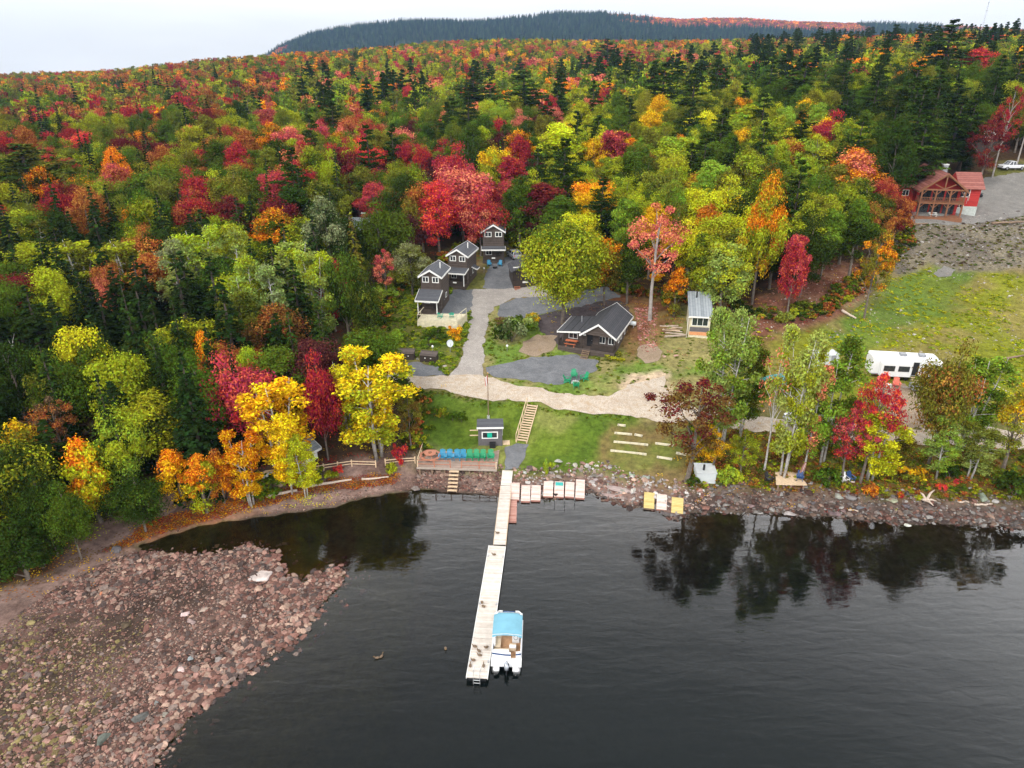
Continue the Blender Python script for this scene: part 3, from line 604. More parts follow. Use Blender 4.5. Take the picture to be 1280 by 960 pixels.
CT = dict(maple='maple tree', tallmaple='maple tree', cone='maple tree', big='maple tree', sparse='maple tree', bare='birch tree', birch='birch tree', spruce='spruce tree', pine='pine tree', umbrella='maple tree', shrub='shrub', dead='dead tree')
def jit(c, a=.16):
    k = 1 + random.uniform(-a, a); return tuple(min(.8, max(.005, v * k * (1 + random.uniform(-a, a) * .5))) for v in c)
TREES = []   # planned trees: dict(p, H, w, kind, c1, c2, hand)
def plan(p, H, w, kind, c1, c2=None, label=None, rot=None, var=None, group=None):
    TREES.append(dict(p=Vector(p), H=H, w=w, kind=kind, n1=c1, n2=c2 or c1, c1=jit(PAL[c1], .1 if label else .2), c2=jit(PAL[c2 or c1], .15), label=label, rot=random.uniform(0, 6.28) if rot is None else rot, var=random.randrange(len(SH_[kind])) if var is None else var, group=group))
def T(tx, ty, H, wpx, kind, c1, c2, label, var=None, group=None):
    """tree of height H whose top shows at (tx,ty), crown wpx wide"""
    p = at(tx, ty, H * .97); q = p.copy(); q.z += H * .6; plan(p, H, wpx * mpp(q), kind, c1, c2, label, None, var, group)
def TB(bx, by, ty, wpx, kind, c1, c2, label, var=None, group=None):
    """tree standing at (bx,by) and reaching up to row ty"""
    p = at(bx, by); lo, hi = .3, 40
    for _ in range(30):
        m_ = (lo + hi) / 2
        if proj(p.x, p.y, p.z + m_)[1] > ty: lo = m_
        else: hi = m_
    H = hi / .97; q = p.copy(); q.z += H * .6; plan(p, H, wpx * mpp(q), kind, c1, c2, label, None, var, group)
# left shore and slope
T(25,182,17,125,'pine','pinec','olive','broad dark pine with layered branches at the far left',1)
T(112,168,12,55,'maple','crimson','scarlet','scarlet maple just right of the broad pine at the far left',0)
T(188,176,12,62,'maple','maroon','wine','dark maroon maple right of the scarlet one, left hillside',2)
T(18,345,11,62,'maple','crimson','maroon','deep crimson maple at the left edge, halfway down')
T(130,332,11,36,'maple','coral','rust','small coral pink maple crown above the tall dark spruces on the left')
T(150,352,19,62,'spruce','sprucec','pinec','tallest blackish spruce in the dark stand behind the left beach',1)
for x, y, w, l in [(215,378,44,'leftmost of the dark spruces left of the pale birches'),(255,400,40,'narrow dark spruce below the pale birches, left one'),(188,415,42,'dark spruce right of the tallest left spruce'),(48,430,52,'dark spruce behind the yellow topped maple at left'),(285,432,34,'small dark spruce right above the orange topped maple'),(225,440,44,'dark spruce in shade behind the left beach'),(120,470,44,'dark spruce between the tallest spruce and the rusty thin maple')]:
    T(x, y, 15, w, 'spruce', 'sprucec', 'pinec', l)
T(92,413,13,72,'maple','green','lemon','green maple with a bright yellow top among the left spruces',3)
T(12,420,11,34,'dead','brown','brown','bare grey tree at the left edge above the beach')
T(15,535,9,60,'cone','olive','amber','green young maple with orange tips at the left edge')
T(97,556,9.5,62,'cone','lemon','orange','young maple orange above and yellow below at the left beach',0)
T(140,520,10.5,72,'maple','spring','lime','yellow green maple behind the orange and yellow young one',0)
T(58,505,9,60,'sparse','rust','brown','thin rusty brown maple above the left beach')
T(30,640,6.5,60,'cone','deep','deep','dark green young maple at the lower left edge of the wood')
T(165,600,6.5,70,'maple','deep','green','low deep green maple touching the left beach')
T(214,562,7,52,'cone','amber','orange','golden orange young maple at the edge of the left beach')
T(243,568,7.5,46,'cone','lime','orange','yellow green young maple next to the golden orange one')
T(268,566,6.5,36,'cone','orange','rust','small orange maple beside the shore birches')
T(288,456,12.5,88,'maple','rose','crimson','big rose red maple behind the golden birches on the shore',2)
T(252,415,11.5,38,'cone','lime','orange','narrow maple with orange top and yellow green skirt')
T(338,474,12.5,88,'birch','amber','yellow','large golden orange birch with white stems on the shore',2)
T(298,545,9,48,'birch','amber','orange','smaller leaning golden birch left of the large golden one',0)
T(395,456,12.5,50,'maple','crimson','maroon','crimson maple between the golden birch and the lemon birch')
T(460,448,13,88,'birch','lime','yellow','large lemon yellow birch left of the seating deck',0)
T(425,450,11,46,'birch','lime','lemon','yellow green birch behind the large lemon one',0)
T(468,468,10,44,'birch','yellow','amber','golden crowned birch front right of the lemon one',1)
T(510,498,7,34,'sparse','bronze','olive','thin bronze and olive tree at the left edge of the lawn')
T(335,388,10,72,'maple','rust','bronze','rust red round maple above the golden birch',0)
T(312,440,9.5,40,'maple','spring','lime','light green tree between rose maple and rust maple')
for x, y, w, v, l in [(300,328,62,1,'pale green birch fifth from the left in the pale stand'),(362,303,74,2,'large pale green birch with a wide crown, right of the pale stand'),(240,288,62,0,'pale birch second from the left in the pale stand'),(205,300,50,3,'leftmost pale birch above the dark spruces'),(280,285,56,1,'pale birch at the top of the pale stand'),(335,330,50,3,'pale green birch with pale stem in front of the large one'),(392,318,48,0,'rightmost pale birch beside the dark trees by the cabins')]:
    T(x, y, 14.5, w, 'birch', 'pale', 'grey' if v == 3 else 'lime', l, v)
T(438,270,14,36,'spruce','olive','bronze','olive pointed spruce in front of the red brown cabin',2)
T(405,262,15,56,'maple','deep','grey','deep green tree left of the red brown cabin')
T(425,322,14,50,'maple','deep','green','deep green tree above the left end of the road',0)
T(455,350,11.5,44,'maple','deep','olive','deep green tree beside the left end of the road',2)
T(395,372,12,46,'spruce','pinec','deep','dark spruce left of the road end')
T(360,395,12,44,'spruce','pinec','deep','dark spruce behind the crimson maple')
T(480,318,8,32,'sparse','coral','rose','small coral pink tree between the red brown cabin and the front cabin')
T(512,312,8,52,'maple','olive','grey','olive grey tree left of the front dark cabin')
T(455,305,6,34,'maple','lime','spring','yellow green small tree below the red brown cabin')
T(546,238,12.5,56,'maple','scarlet','scarlet','bright scarlet maple just behind the dark cabins',1)
T(578,213,15,78,'maple','rose','coral','large rose red maple with pale tips above the dark cabins',3)
T(568,190,15.5,50,'maple','crimson','rose','crimson maple top behind the large rose red one')
T(525,232,13,52,'maple','olive','rust','olive maple with red tips left of the scarlet one')
T(600,250,11,56,'maple','crimson','coral','crimson maple low over the rear cabin roof')
T(640,194,14,46,'tallmaple','rose','crimson','rose maple crown on a tall stem behind the rear cabin')
T(650,232,13,56,'maple','green','deep','green maple behind the rear cabin')
T(684,228,13.5,72,'tallmaple','wine','maroon','purple brown maple right of the rear cabin')
T(705,154,18,72,'tallmaple','green','lemon','tall green maple with yellow top in the centre of the wood')
TB(703,404,282,106,'big','lime','green','big round yellow green maple between the gravel yards',0)
T(742,228,13,58,'maple','amber','orange','orange topped maple behind the big round green one')
T(772,258,10,40,'maple','orange','lime','small orange and green maple right of the big round one')
T(772,160,17,48,'tallmaple','maroon','rose','dark red oval maple with pink top above the lodge',0)
TB(812,400,262,84,'umbrella','coral','rust','coral pink maple on a tall bare trunk behind the brown mound',0)
T(850,168,16,66,'tallmaple','lime','spring','light yellow green tall maple upper centre right')
T(828,215,15,60,'maple','green','olive','green maple behind the coral pink one')
T(857,235,13,36,'tallmaple','lemon','lime','narrow lemon green tree right of the coral maple')
T(790,290,12,56,'maple','deep','green','deep green tree behind the lodge roof')
T(760,300,11,50,'maple','olive','orange','olive tree with orange tips behind the lodge')
T(848,335,8,36,'cone','olive','orange','small olive tree with orange top beside the coral maple trunk')
T(912,230,13.5,62,'maple','lime','yellow','yellow green maple cluster upper centre right')
T(935,268,12,60,'maple','lemon','olive','yellow maple above the birches by the small grey cabin')
T(885,290,13,52,'tallmaple','lime','green','light green tall tree behind the small grey cabin')
T(912,300,13,60,'tallmaple','pale','lime','pale green tree right of the small grey cabin')
T(895,200,15,60,'tallmaple','lime','spring','yellow green tree uphill of the small grey cabin')
T(935,130,16,56,'tallmaple','spring','lime','light green tree high on the slope left of the red maple')
T(960,163,15,62,'maple','green','lime','bright green maple in front of the crimson one on the right slope')
T(1042,147,14,50,'maple','crimson','rose','crimson maple on the right slope above the white stemmed birch')
T(1024,176,14,66,'sparse','spring','lime','thin green tree with white stem on the right slope',0)
T(1075,198,13,72,'maple','coral','orange','coral and orange maple left of the red house',1)
T(1108,232,10,42,'maple','crimson','rust','dark crimson small maple beside the red house')
T(1128,250,9,34,'maple','maroon','rust','dark maroon maple touching the red house porch')
T(1098,258,11,44,'maple','olive','rust','olive maple below the red house')
TB(983,398,290,32,'tallmaple','crimson','rose','slim crimson maple at the edge of the red dirt bank',0)
TB(1026,345,258,36,'tallmaple','spring','green','slim light green tree on the red dirt bank',0)
TB(1060,350,250,46,'tallmaple','deep','green','deep green tree with pale stem on the red dirt bank')
TB(1080,398,300,40,'sparse','olive','orange','thin leaning tree with mixed leaves in the mossy field')
TB(940,380,240,50,'maple','lime','orange','yellow green maple with orange tips left of the red dirt bank')
T(965,215,14,50,'maple','deep','orange','deep green maple with an orange lower branch')
# right shore
TB(858,604,484,106,'sparse','bronze','maroon','bronze and dark red leaning maple on the shore right of the lawn',2)
TB(900,562,392,62,'birch','spring','pale','tall light green birch in front of the small grey cabin',0)
TB(925,545,425,52,'birch','green','olive','green birch just right of the tallest shore birch',1)
TB(955,590,425,52,'bare','coral','rust','nearly bare birch with a few coral leaves on the shore')
TB(978,598,418,56,'birch','lime','pale','yellow green birch left of the small shore deck',0)
TB(1002,596,462,44,'birch','spring','coral','thin birch with pink tips beside the small shore deck',3)
TB(1027,580,430,64,'birch','spring','green','light green birch with white trunk right of the shore deck',1)
TB(1075,604,478,64,'sparse','crimson','scarlet','crimson maple in front of the white camper',0)
TB(1052,600,520,52,'sparse','crimson','rose','smaller crimson maple left of the larger one by the camper')
TB(1086,600,512,62,'birch','lemon','lime','lemon green leaning birch right of the crimson maples',0)
TB(1160,582,446,70,'maple','olive','rust','olive brown maple with rust top beside the white camper')
TB(1205,560,444,68,'birch','spring','green','large light green birch right of the white camper',2)
TB(1172,600,525,50,'birch','spring','pale','green birch with white trunk right of the lemon green one',3)
TB(1212,600,532,46,'birch','pale','olive','pale leaved leaning birch near the right shore',0)
TB(1252,592,488,74,'sparse','olive','amber','olive tree with amber tips at the right edge')
TB(925,600,545,40,'sparse','lime','olive','small yellow green tree behind the rocky bank')
TB(890,590,540,46,'sparse','amber','olive','small amber tree beside the white tank on the bank')
TB(1120,585,545,40,'cone','olive','bronze','low olive tree between lemon birch and bronze maple')
T(350,520,10,52,'birch','amber','yellow','golden birch in front of the white shore cottage',1)
T(372,545,8,40,'birch','lemon','lime','lemon green small birch hiding the white shore cottage',1)
T(40,600,9,60,'maple','deep','green','dark green maple low at the left edge behind the beach')
T(10,655,6.5,60,'cone','deep','deep','dark young maple in the lower left corner of the wood')
T(75,615,8,50,'maple','green','deep','mid green maple behind the orange and yellow young one')
# tall pines and accents of the middle distance
for x, y, H, w, k, c, l in [(1193,28,24,64,'pine','pinec','tallest dark pine on the skyline at the upper right'),(1010,72,20,60,'pine','pinec','dark pine with flat branches right of centre on the upper slope'),(1150,80,20,56,'pine','pinec','dark pine left of the tallest skyline pine'),
 (760,50,22,36,'pine','pinec','slim dark pine rising over the centre skyline'),(788,66,20,34,'pine','pinec','second slim dark pine right of the skyline one'),(832,82,21,62,'pine','pinec','broad dark pine right of the slim pair'),(868,96,20,56,'pine','pinec','broad pine to the right of the broad dark one'),
 (592,92,20,60,'pine','pinec','dark pine left of centre upslope of the cabins'),(655,92,21,76,'pine','pinec','broadest dark pine in the centre of the slope'),(480,112,17,54,'spruce','sprucec','dark spruce standing alone among red maples left of centre'),(905,140,18,50,'pine','pinec','dark pine above the yellow green maples'),
 (1080,150,18,58,'pine','deep','deep green pine uphill of the crimson maple'),(1125,165,17,56,'maple','deep','deep green tree uphill of the red house'),(1160,150,17,60,'pine','pinec','dark pine directly uphill of the red house'),(1205,125,18,56,'pine','sprucec','blackish pine uphill right of the red house'),(1245,150,15,50,'sparse','maroon','dark red thin tree at the upper right edge')]:
    T(x, y, H, w, k, c, 'green' if k == 'pine' else None, l)
for x, y, H, w, c, c2, l in [(510,112,12,26,'crimson','scarlet','small round crimson maple in the centre left slope'),(748,122,13,28,'crimson','scarlet','crimson maple between the dark pines'),(495,165,13,56,'rose','coral','pink red maple left of the large rose one'),(455,180,13,50,'scarlet','crimson','scarlet maple left of the pink red one'),
 (420,190,14,56,'wine','maroon','purple brown maple left of the scarlet pair'),(360,168,13,52,'rose','coral','rose pink maple on the left slope'),(370,195,13,56,'coral','rust','coral red maple below the rose pink one'),(235,165,12,30,'orange','coral','bright orange maple on the left slope'),(470,215,9,44,'maroon','crimson','maroon maple right above the red brown cabin'),
 (440,212,9,40,'bronze','olive','bronze green maple above the red brown cabin'),(145,215,12,50,'rust','rose','rust red maple below the maroon one at left'),(235,245,12,48,'crimson','rust','crimson maple above the leftmost pale birches'),(195,212,14,80,'deep','green','wide deep green maple on the left slope'),(270,222,12,46,'lime','lemon','yellow green maple on the left slope'),
 (620,190,14,50,'lime','amber','yellow green maple with amber top behind the rose red one'),(1232,62,15,44,'crimson','scarlet','crimson maple below the mast at upper right'),(860,180,13,40,'spring','lime','light green maple crown upper centre')]:
    T(x, y, H, w, 'maple', c, c2, l)
T(90,300,12,70,'birch','olive','lime','wide yellow green birch in the left wood',2); T(30,275,12,60,'birch','olive','green','yellow green birch at the left edge under the pine',1); T(150,300,12,70,'birch','olive','lime','olive green birch beside the wide yellow green one',2)

# ------------------------------------------------------------------ the rest of the wood
hand = np.array([[t['p'].x, t['p'].y, t['w'] / 2] for t in TREES])
def palette(u, y, x):
    """mix of kinds and colours of the wood by place"""
    r = random.random()
    if x < -28 and y < 128 and x > -110: w = [('spruce','sprucec',4.5),('maple','deep',1.6),('maple','green',1.2),('maple','lime',.5),('maple','maroon',.35),('maple','rust',.25)]
    elif y < 230:
        if u < -.35: w = [('maple','green',2),('maple','olive',1.5),('maple','crimson',.8),('maple','rust',.8),('spruce','sprucec',2.2),('maple','lime',1.3),('maple','maroon',.5),('maple','deep',1.5),('maple','orange',.35)]
        elif u < .05: w = [('maple','deep',2),('maple','green',2),('tallmaple','olive',1),('maple','crimson',.9),('maple','rose',.6),('maple','wine',.6),('spruce','pinec',1.2),('maple','lime',1),('pine','pinec',.5)]
        elif u < .42: w = [('tallmaple','green',1.8),('maple','lime',3),('maple','lemon',.8),('maple','deep',1.2),('maple','olive',1.0),('maple','amber',.7),('pine','pinec',.9),('tallmaple','spring',1),('maple','orange',.3)]
        else: w = [('pine','pinec',1.1),('maple','deep',2.4),('maple','green',2.2),('tallmaple','olive',1.2),('maple','lime',.5),('maple','crimson',.35),('spruce','sprucec',1)]
    elif y < 480:
        if u < -.3: w = [('maple','rust',1.0),('maple','orange',.45),('maple','olive',1.6),('maple','green',2),('maple','crimson',1),('maple','rose',.5),('maple','lime',1.1),('spruce','sprucec',.8),('maple','bronze',1),('maple','maroon',.5),('maple','deep',1)]
        elif u < .12: w = [('maple','lime',1.8),('maple','olive',1.4),('maple','green',1.6),('maple','coral',.7),('maple','orange',.5),('spruce','pinec',1),('maple','spring',1),('maple','crimson',.5),('pine','pinec',.7)]
        else: w = [('pine','pinec',.6),('maple','green',2.6),('maple','deep',2),('maple','lime',1),('maple','olive',1),('maple','crimson',.3),('maple','orange',.3),('spruce','sprucec',.9)]
    else:
        if u < -.2: w = [('maple','rust',1.4),('maple','orange',.45),('maple','bronze',1.3),('maple','olive',1.4),('maple','green',1.8),('maple','deep',1.0),('maple','crimson',1.1),('maple','amber',.2),('maple','lime',.6)]
        elif u < .3: w = [('maple','rust',1.0),('maple','orange',.35),('maple','lime',1.2),('maple','olive',1.6),('maple','green',1.7),('maple','deep',.8),('maple','crimson',.5),('maple','rose',.6),('maple','amber',.3),('spruce','sprucec',.5),('maple','coral',.4)]
        else: w = [('maple','rust',1.2),('maple','orange',.8),('maple','olive',1.4),('maple','green',1.5),('spruce','sprucec',1.6),('maple','crimson',.5),('pine','pinec',.6)]
    s = sum(a[2] for a in w) * r
    for a in w:
        s -= a[2]
        if s <= 0: return a[0], a[1]
    return w[-1][:2]
fill = []; cell = {}
def spot_ok(x, y, d):
    i, j = int(x // 12), int(y // 12)
    for a in (-1, 0, 1):
        for b_ in (-1, 0, 1):
            for q in cell.get((i + a, j + b_), ()):
                if (q[0] - x) ** 2 + (q[1] - y) ** 2 < d * d: return False
    return True
cand = []
g = np.random.default_rng(77); n = 90000
yy = np.sqrt(g.random(n)) * 1120; yy = yy[yy > 36]; uu = g.uniform(-.95, .95, len(yy)); xx = uu * (yy + 40)
n2_ = 9000; y2 = g.uniform(36, 190, n2_); x2 = g.uniform(-1, 1, n2_) * (y2 + 45); xx = np.concatenate([xx, x2]); yy = np.concatenate([yy, y2])
OPB = OPEN
ok = (sdist(xx, yy) > 4) & ~inpoly(xx, yy, OPB) & (segdist(xx, yy, OPB, True) > 2.0)
xx = xx[ok]; yy = yy[ok]; zz = height(xx, yy)
BLD = [at(455,300).xy, at(432,290).xy, at(352,585).xy]
clr = [(at(455,303).xy, 8.0), (at(457,320).xy, 6.5), (at(460,340).xy, 4.0), (at(1228,200).xy, 7), (at(358,588).xy, 4)]
for x, y, z in zip(xx, yy, zz):
    d = 4.3 if y < 200 else 5.6 if y < 450 else 6.6
    if y < 230 and any((c.x - x) ** 2 + (c.y - y) ** 2 < r_ * r_ for c, r_ in clr): continue
    if not spot_ok(x, y, d): continue
    if y < 260 and np.any((hand[:, 0] - x) ** 2 + (hand[:, 1] - y) ** 2 < (hand[:, 2] * .62 + 1.4) ** 2): continue
    cell.setdefault((int(x // 12), int(y // 12)), []).append((x, y)); fill.append((x, y, z))
def noise1(x, y, s, k): return float(vnoise(x, y, s, k))
for x, y, z in fill:
    k, c = palette(x / y, y + (noise1(x, y, 40, 70) - .5) * 90, x)
    cl_ = noise1(x, y, 28, 71)      # neighbours tend to share a colour
    H = {'maple': random.uniform(9, 14), 'tallmaple': random.uniform(12, 16), 'spruce': random.uniform(10, 17), 'pine': random.uniform(15, 20)}[k]
    w = {'maple': random.uniform(6.0, 9.5), 'tallmaple': random.uniform(5.0, 7.5), 'spruce': random.uniform(3.8, 6), 'pine': random.uniform(6.5, 9)}[k]
    e = 0.0 if y > 110 else (110 - y) / 70 * .25
    if y < 120:
        H = min(H, 16 if k == 'spruce' else 11.5)
    c2 = random.choice([c, 'olive', 'green', 'lime'] if c in ('green', 'deep', 'olive', 'lime', 'spring') else [c, c, c, 'rust'] if k != 'pine' and k != 'spruce' else [c, 'deep'])
    if c in ('green', 'deep') and random.random() < .03: c2 = 'orange'
    if k == 'spruce' and x < -28 and y < 128: w *= 1.4
    plan((x, y, z), H, w, k, c, c2); TREES[-1]['c1'] = tuple(v * .93 for v in TREES[-1]['c1']); TREES[-1]['c2'] = tuple(v * .93 for v in TREES[-1]['c2'])
# which trees show largest: front-to-back coverage on a coarse screen grid
order = sorted(range(len(TREES)), key=lambda i: TREES[i]['p'].y)
scr = np.zeros((240, 320), bool); area = np.zeros(len(TREES)); S4 = 4.0
for i in order:
    t = TREES[i]; p = t['p']; H = t['H']
    if t['label'] is None and p.y > 420: continue
    x0, y0, zc = proj(p.x, p.y, p.z + H); x1, y1, _ = proj(p.x, p.y, p.z + H * .25)
    cx_, cy_ = (x0 + x1) / 2 / S4, (y0 + y1) / 2 / S4; rx = max(.6, t['w'] * F / zc / 2 * .9 / S4); ry = max(.6, abs(y1 - y0) / 2 * .95 / S4)
    a0, a1 = int(max(0, cx_ - rx)), int(min(319, cx_ + rx)) + 1; b0, b1 = int(max(0, cy_ - ry)), int(min(239, cy_ + ry)) + 1
    if a0 >= a1 or b0 >= b1: continue
    Y_, X_ = np.mgrid[b0:b1, a0:a1]; mk = ((X_ + .5 - cx_) / rx) ** 2 + ((Y_ + .5 - cy_) / ry) ** 2 < 1
    sub = scr[b0:b1, a0:a1]; area[i] = (mk & ~sub).sum(); sub |= mk
nh = sum(t['label'] is not None for t in TREES)
auto = [i for i in np.argsort(-area) if TREES[i]['label'] is None][:max(0, 298 - nh)]
single = set(auto) | {i for i, t in enumerate(TREES) if t['label'] is not None}
# labels of the filled-in individuals: colour, kind, the landmark they stand by, and their order there
LM = [('left edge of the wood', -60, 130, 250, 470), ('lower left wood above the beach', -60, 220, 470, 760), ('rose red shore maple', 220, 340, 430, 700), ('pale birch stand', 130, 410, 250, 430),
      ('upper left slope', -60, 240, 60, 250), ('slope above the pale birches', 240, 410, 60, 250), ('red brown cabin', 410, 500, 230, 440), ('dark pines of the centre', 560, 700, 60, 175), ('dark cabins', 500, 670, 175, 360),
      ('slope left of the centre pines', 410, 560, 60, 230), ('big round green maple', 670, 780, 175, 400), ('coral pink maple', 780, 870, 175, 400), ('skyline pines', 700, 860, 40, 175), ('small grey cabin', 870, 960, 200, 420),
      ('right slope crimson maple', 860, 1060, 60, 200), ('red dirt bank', 960, 1110, 200, 420), ('tallest skyline pine', 1060, 1400, 20, 120), ('red house', 1060, 1190, 120, 300), ('white pickup', 1190, 1400, 120, 300)]
ORD = ['first', 'second', 'third', 'fourth', 'fifth', 'sixth', 'seventh', 'eighth', 'ninth', 'tenth', 'eleventh', 'twelfth', 'thirteenth', 'fourteenth', 'fifteenth', 'sixteenth', 'seventeenth', 'eighteenth']
bk = {}
for i in auto:
    t = TREES[i]; sx_, sy_, _ = proj(t['p'].x, t['p'].y, t['p'].z + t['H'] * .8); t['s'] = (sx_, sy_)
    best = min(LM, key=lambda q: max(q[1] - sx_, 0, sx_ - q[2]) + max(q[3] - sy_, 0, sy_ - q[4]) + .001 * abs(sx_ - (q[1] + q[2]) / 2))
    kd = {'maple': 'maple', 'tallmaple': 'tall maple', 'spruce': 'spruce', 'pine': 'pine'}[t['kind']]
    bk.setdefault((best[0], CN[t['n1']] + ' ' + kd), []).append(i)
for (lm, ck), ids in bk.items():
    ids.sort(key=lambda i: TREES[i]['s'][0])
    prep = {'red house': 'beside the', 'dark cabins': 'in the wood around the', 'tallest skyline pine': 'in the wood below the', 'upper left slope': 'on the', 'slope above the pale birches': 'on the', 'left edge of the wood': 'at the', 'lower left wood above the beach': 'in', 'slope left of the centre pines': 'on the'}.get(lm, 'in the wood around the')
    for k, i in enumerate(ids):
        TREES[i]['label'] = (ck + ' ' + prep + ' ' + lm) if len(ids) == 1 else f'{ck}, {ORD[min(k, 17)]} from left {prep} {lm}'
        TREES[i]['auto'] = True
GRP = {'maple tree': 'maples of the wooded slope and shore', 'birch tree': 'birches of the wood and shore', 'spruce tree': 'spruces of the wood', 'pine tree': 'pines of the wood', 'dead tree': 'bare trees', 'shrub': 'shrubs and bushes'}
def make_tree(t):
    cm, tm_, H0, W0 = SH_[t['kind']][t['var'] % len(SH_[t['kind']])]; s = (t['w'] / W0, t['w'] / W0, t['H'] / H0)
    r = empty(NM[t['kind']], t['p'], t['rot'], t['label'], CT[t['kind']], t.get('group') or GRP[CT[t['kind']]]); r.scale = s
    a = bpy.data.objects.new('trunk', tm_); COL.objects.link(a); a.parent = r
    c = bpy.data.objects.new('crown' if t['kind'] != 'shrub' else 'foliage', cm); COL.objects.link(c); c.parent = r
    c['c1'] = list(t['c1']); c['c2'] = list(t['c2'])
    if t['kind'] == 'shrub': a.name = 'stem'
    return r
for i in sorted(single): make_tree(TREES[i])

# ---- all smaller trees: one object of instanced trees
def low(kind, seed):
    if kind in ('maple',): cm, tm_, H, Wd = maple(seed, 12, 4.2, .15, 17, 34, .50, trunk_r=.2)
    elif kind == 'tallmaple': cm, tm_, H, Wd = maple(seed, 15, 3.4, .15, 18, 34, .48, shape='oval', trunk_r=.2)
    elif kind == 'spruce': cm, tm_, H, Wd = spruce(seed, 15, 2.7, .05, 14, .52)
    else: cm, tm_, H, Wd = pine(seed, 20, 4.0, .18, 11, .62)
    return cm, tm_, H, Wd
protos = []; pidx = {}
hid = []
def add_proto(key, cm, tm_, H, Wd):
    bm = bmesh.new(); bm.from_mesh(cm); n0 = len(bm.faces); bm.from_mesh(tm_)
    bm.faces.ensure_lookup_table()
    for f in bm.faces[n0:]: f.material_index = 1
    me = bpy.data.meshes.new('tree_shape'); bm.to_mesh(me); bm.free(); me.materials.append(M_leaf); me.materials.append(tm_.materials[0])
    o = bpy.data.objects.new('tree_shape_%03d' % len(protos), me); pidx.setdefault(key, []).append((len(protos), H, Wd)); protos.append(o)
for k in ('maple', 'tallmaple', 'spruce', 'pine'):
    for s in SH_[k][:3]: add_proto((k, 0), *s)
    for s in range(3): add_proto((k, 1), *low(k, 100 + s))
def scatter(name, P, S, Rt, I, C1, C2, pcol):
    me = bpy.data.meshes.new(name); n = len(P); me.vertices.add(n); me.vertices.foreach_set('co', np.asarray(P, np.float32).ravel())
    def A(nm, ty, data, key='vector'):
        a = me.attributes.new(nm, ty, 'POINT'); a.data.foreach_set(key, np.asarray(data).ravel())
    A('scl', 'FLOAT_VECTOR', np.asarray(S, np.float32)); A('rot', 'FLOAT_VECTOR', np.asarray(Rt, np.float32)); A('pick', 'INT', np.asarray(I, np.int32), 'value')
    o4 = np.ones((n, 1))
    A('c1', 'FLOAT_COLOR', np.concatenate([C1, o4], 1).astype(np.float32), 'color'); A('c2', 'FLOAT_COLOR', np.concatenate([C2, o4], 1).astype(np.float32), 'color')
    o = link(name, me); ng = bpy.data.node_groups.new(name, 'GeometryNodeTree'); ng.interface.new_socket('Geometry', in_out='INPUT', socket_type='NodeSocketGeometry'); ng.interface.new_socket('Geometry', in_out='OUTPUT', socket_type='NodeSocketGeometry')
    gi = ng.nodes.new('NodeGroupInput'); go = ng.nodes.new('NodeGroupOutput'); ip = ng.nodes.new('GeometryNodeInstanceOnPoints'); ci = ng.nodes.new('GeometryNodeCollectionInfo')
    ci.inputs['Collection'].default_value = pcol; ci.inputs['Separate Children'].default_value = True; ci.inputs['Reset Children'].default_value = True
    def NA(nm, ty):
        a = ng.nodes.new('GeometryNodeInputNamedAttribute'); a.data_type = ty; a.inputs['Name'].default_value = nm; return a.outputs['Attribute']
    ip.inputs['Pick Instance'].default_value = True; l = ng.links.new
    l(gi.outputs[0], ip.inputs['Points']); l(ci.outputs[0], ip.inputs['Instance']); l(NA('pick', 'INT'), ip.inputs['Instance Index']); l(NA('rot', 'FLOAT_VECTOR'), ip.inputs['Rotation']); l(NA('scl', 'FLOAT_VECTOR'), ip.inputs['Scale'])
    l(ip.outputs[0], go.inputs[0]); md = o.modifiers.new('trees', 'NODES'); md.node_group = ng
    return tag(o, kind='stuff')
pc = bpy.data.collections.new('tree_shapes')
for o in protos: pc.objects.link(o)
P = []; S = []; Rt = []; I = []; C1 = []; C2 = []
for i, t in enumerate(TREES):
    if i in single: continue
    near = t['p'].y < 260; idn, H0, W0 = random.choice(pidx[(t['kind'], 0 if near else 1)])
    P.append(tuple(t['p'])); S.append((t['w'] / W0, t['w'] / W0, t['H'] / H0)); Rt.append((0, 0, t['rot'])); I.append(idn); C1.append(t['c1']); C2.append(t['c2'])
# far ridge
g = np.random.default_rng(5); n = 30000
yr = g.uniform(1900, 2760, n); ur = g.uniform(-.62, 1.0, n) ; xr = ur * yr; zr = height(xr, yr); k = (zr > 5) & (ur > -.40) & ((zr > 60) | (ur < -.15)); xr, yr, zr = xr[k], yr[k], zr[k]
on = vnoise(xr, yr, 190, 80); ang = xr / yr
for x, y, z, o_, a_ in zip(xr, yr, zr, on, ang):
    topz = np.interp(a_, _rx, _rz); orange = (z > topz - 34 and .12 < a_ < .60 and o_ > .30) or (a_ > .50 and o_ > .36) or (o_ > .83)
    kk = 'maple' if orange else 'spruce'; idn, H0, W0 = random.choice(pidx[(kk, 1)]); w = random.uniform(9, 13) if orange else random.uniform(7, 10); H = random.uniform(9, 14) if orange else random.uniform(13, 22)
    P.append((x, y, z)); S.append((w / W0, w / W0, H / H0)); Rt.append((0, 0, random.uniform(0, 6.28))); I.append(idn)
    c = random.choice(['rust', 'orange', 'rust', 'rose', 'bronze']) if orange else random.choice(['sprucec', 'sprucec', 'pinec', 'deep']); q_ = random.uniform(.6, 1.7); C1.append(tuple(v * q_ for v in jit(PAL[c]))); C2.append(C1[-1])
scatter('distant_forest', P, S, Rt, I, np.array(C1), np.array(C2), pc)
print('TREES single', len(single), 'instanced', len(P))
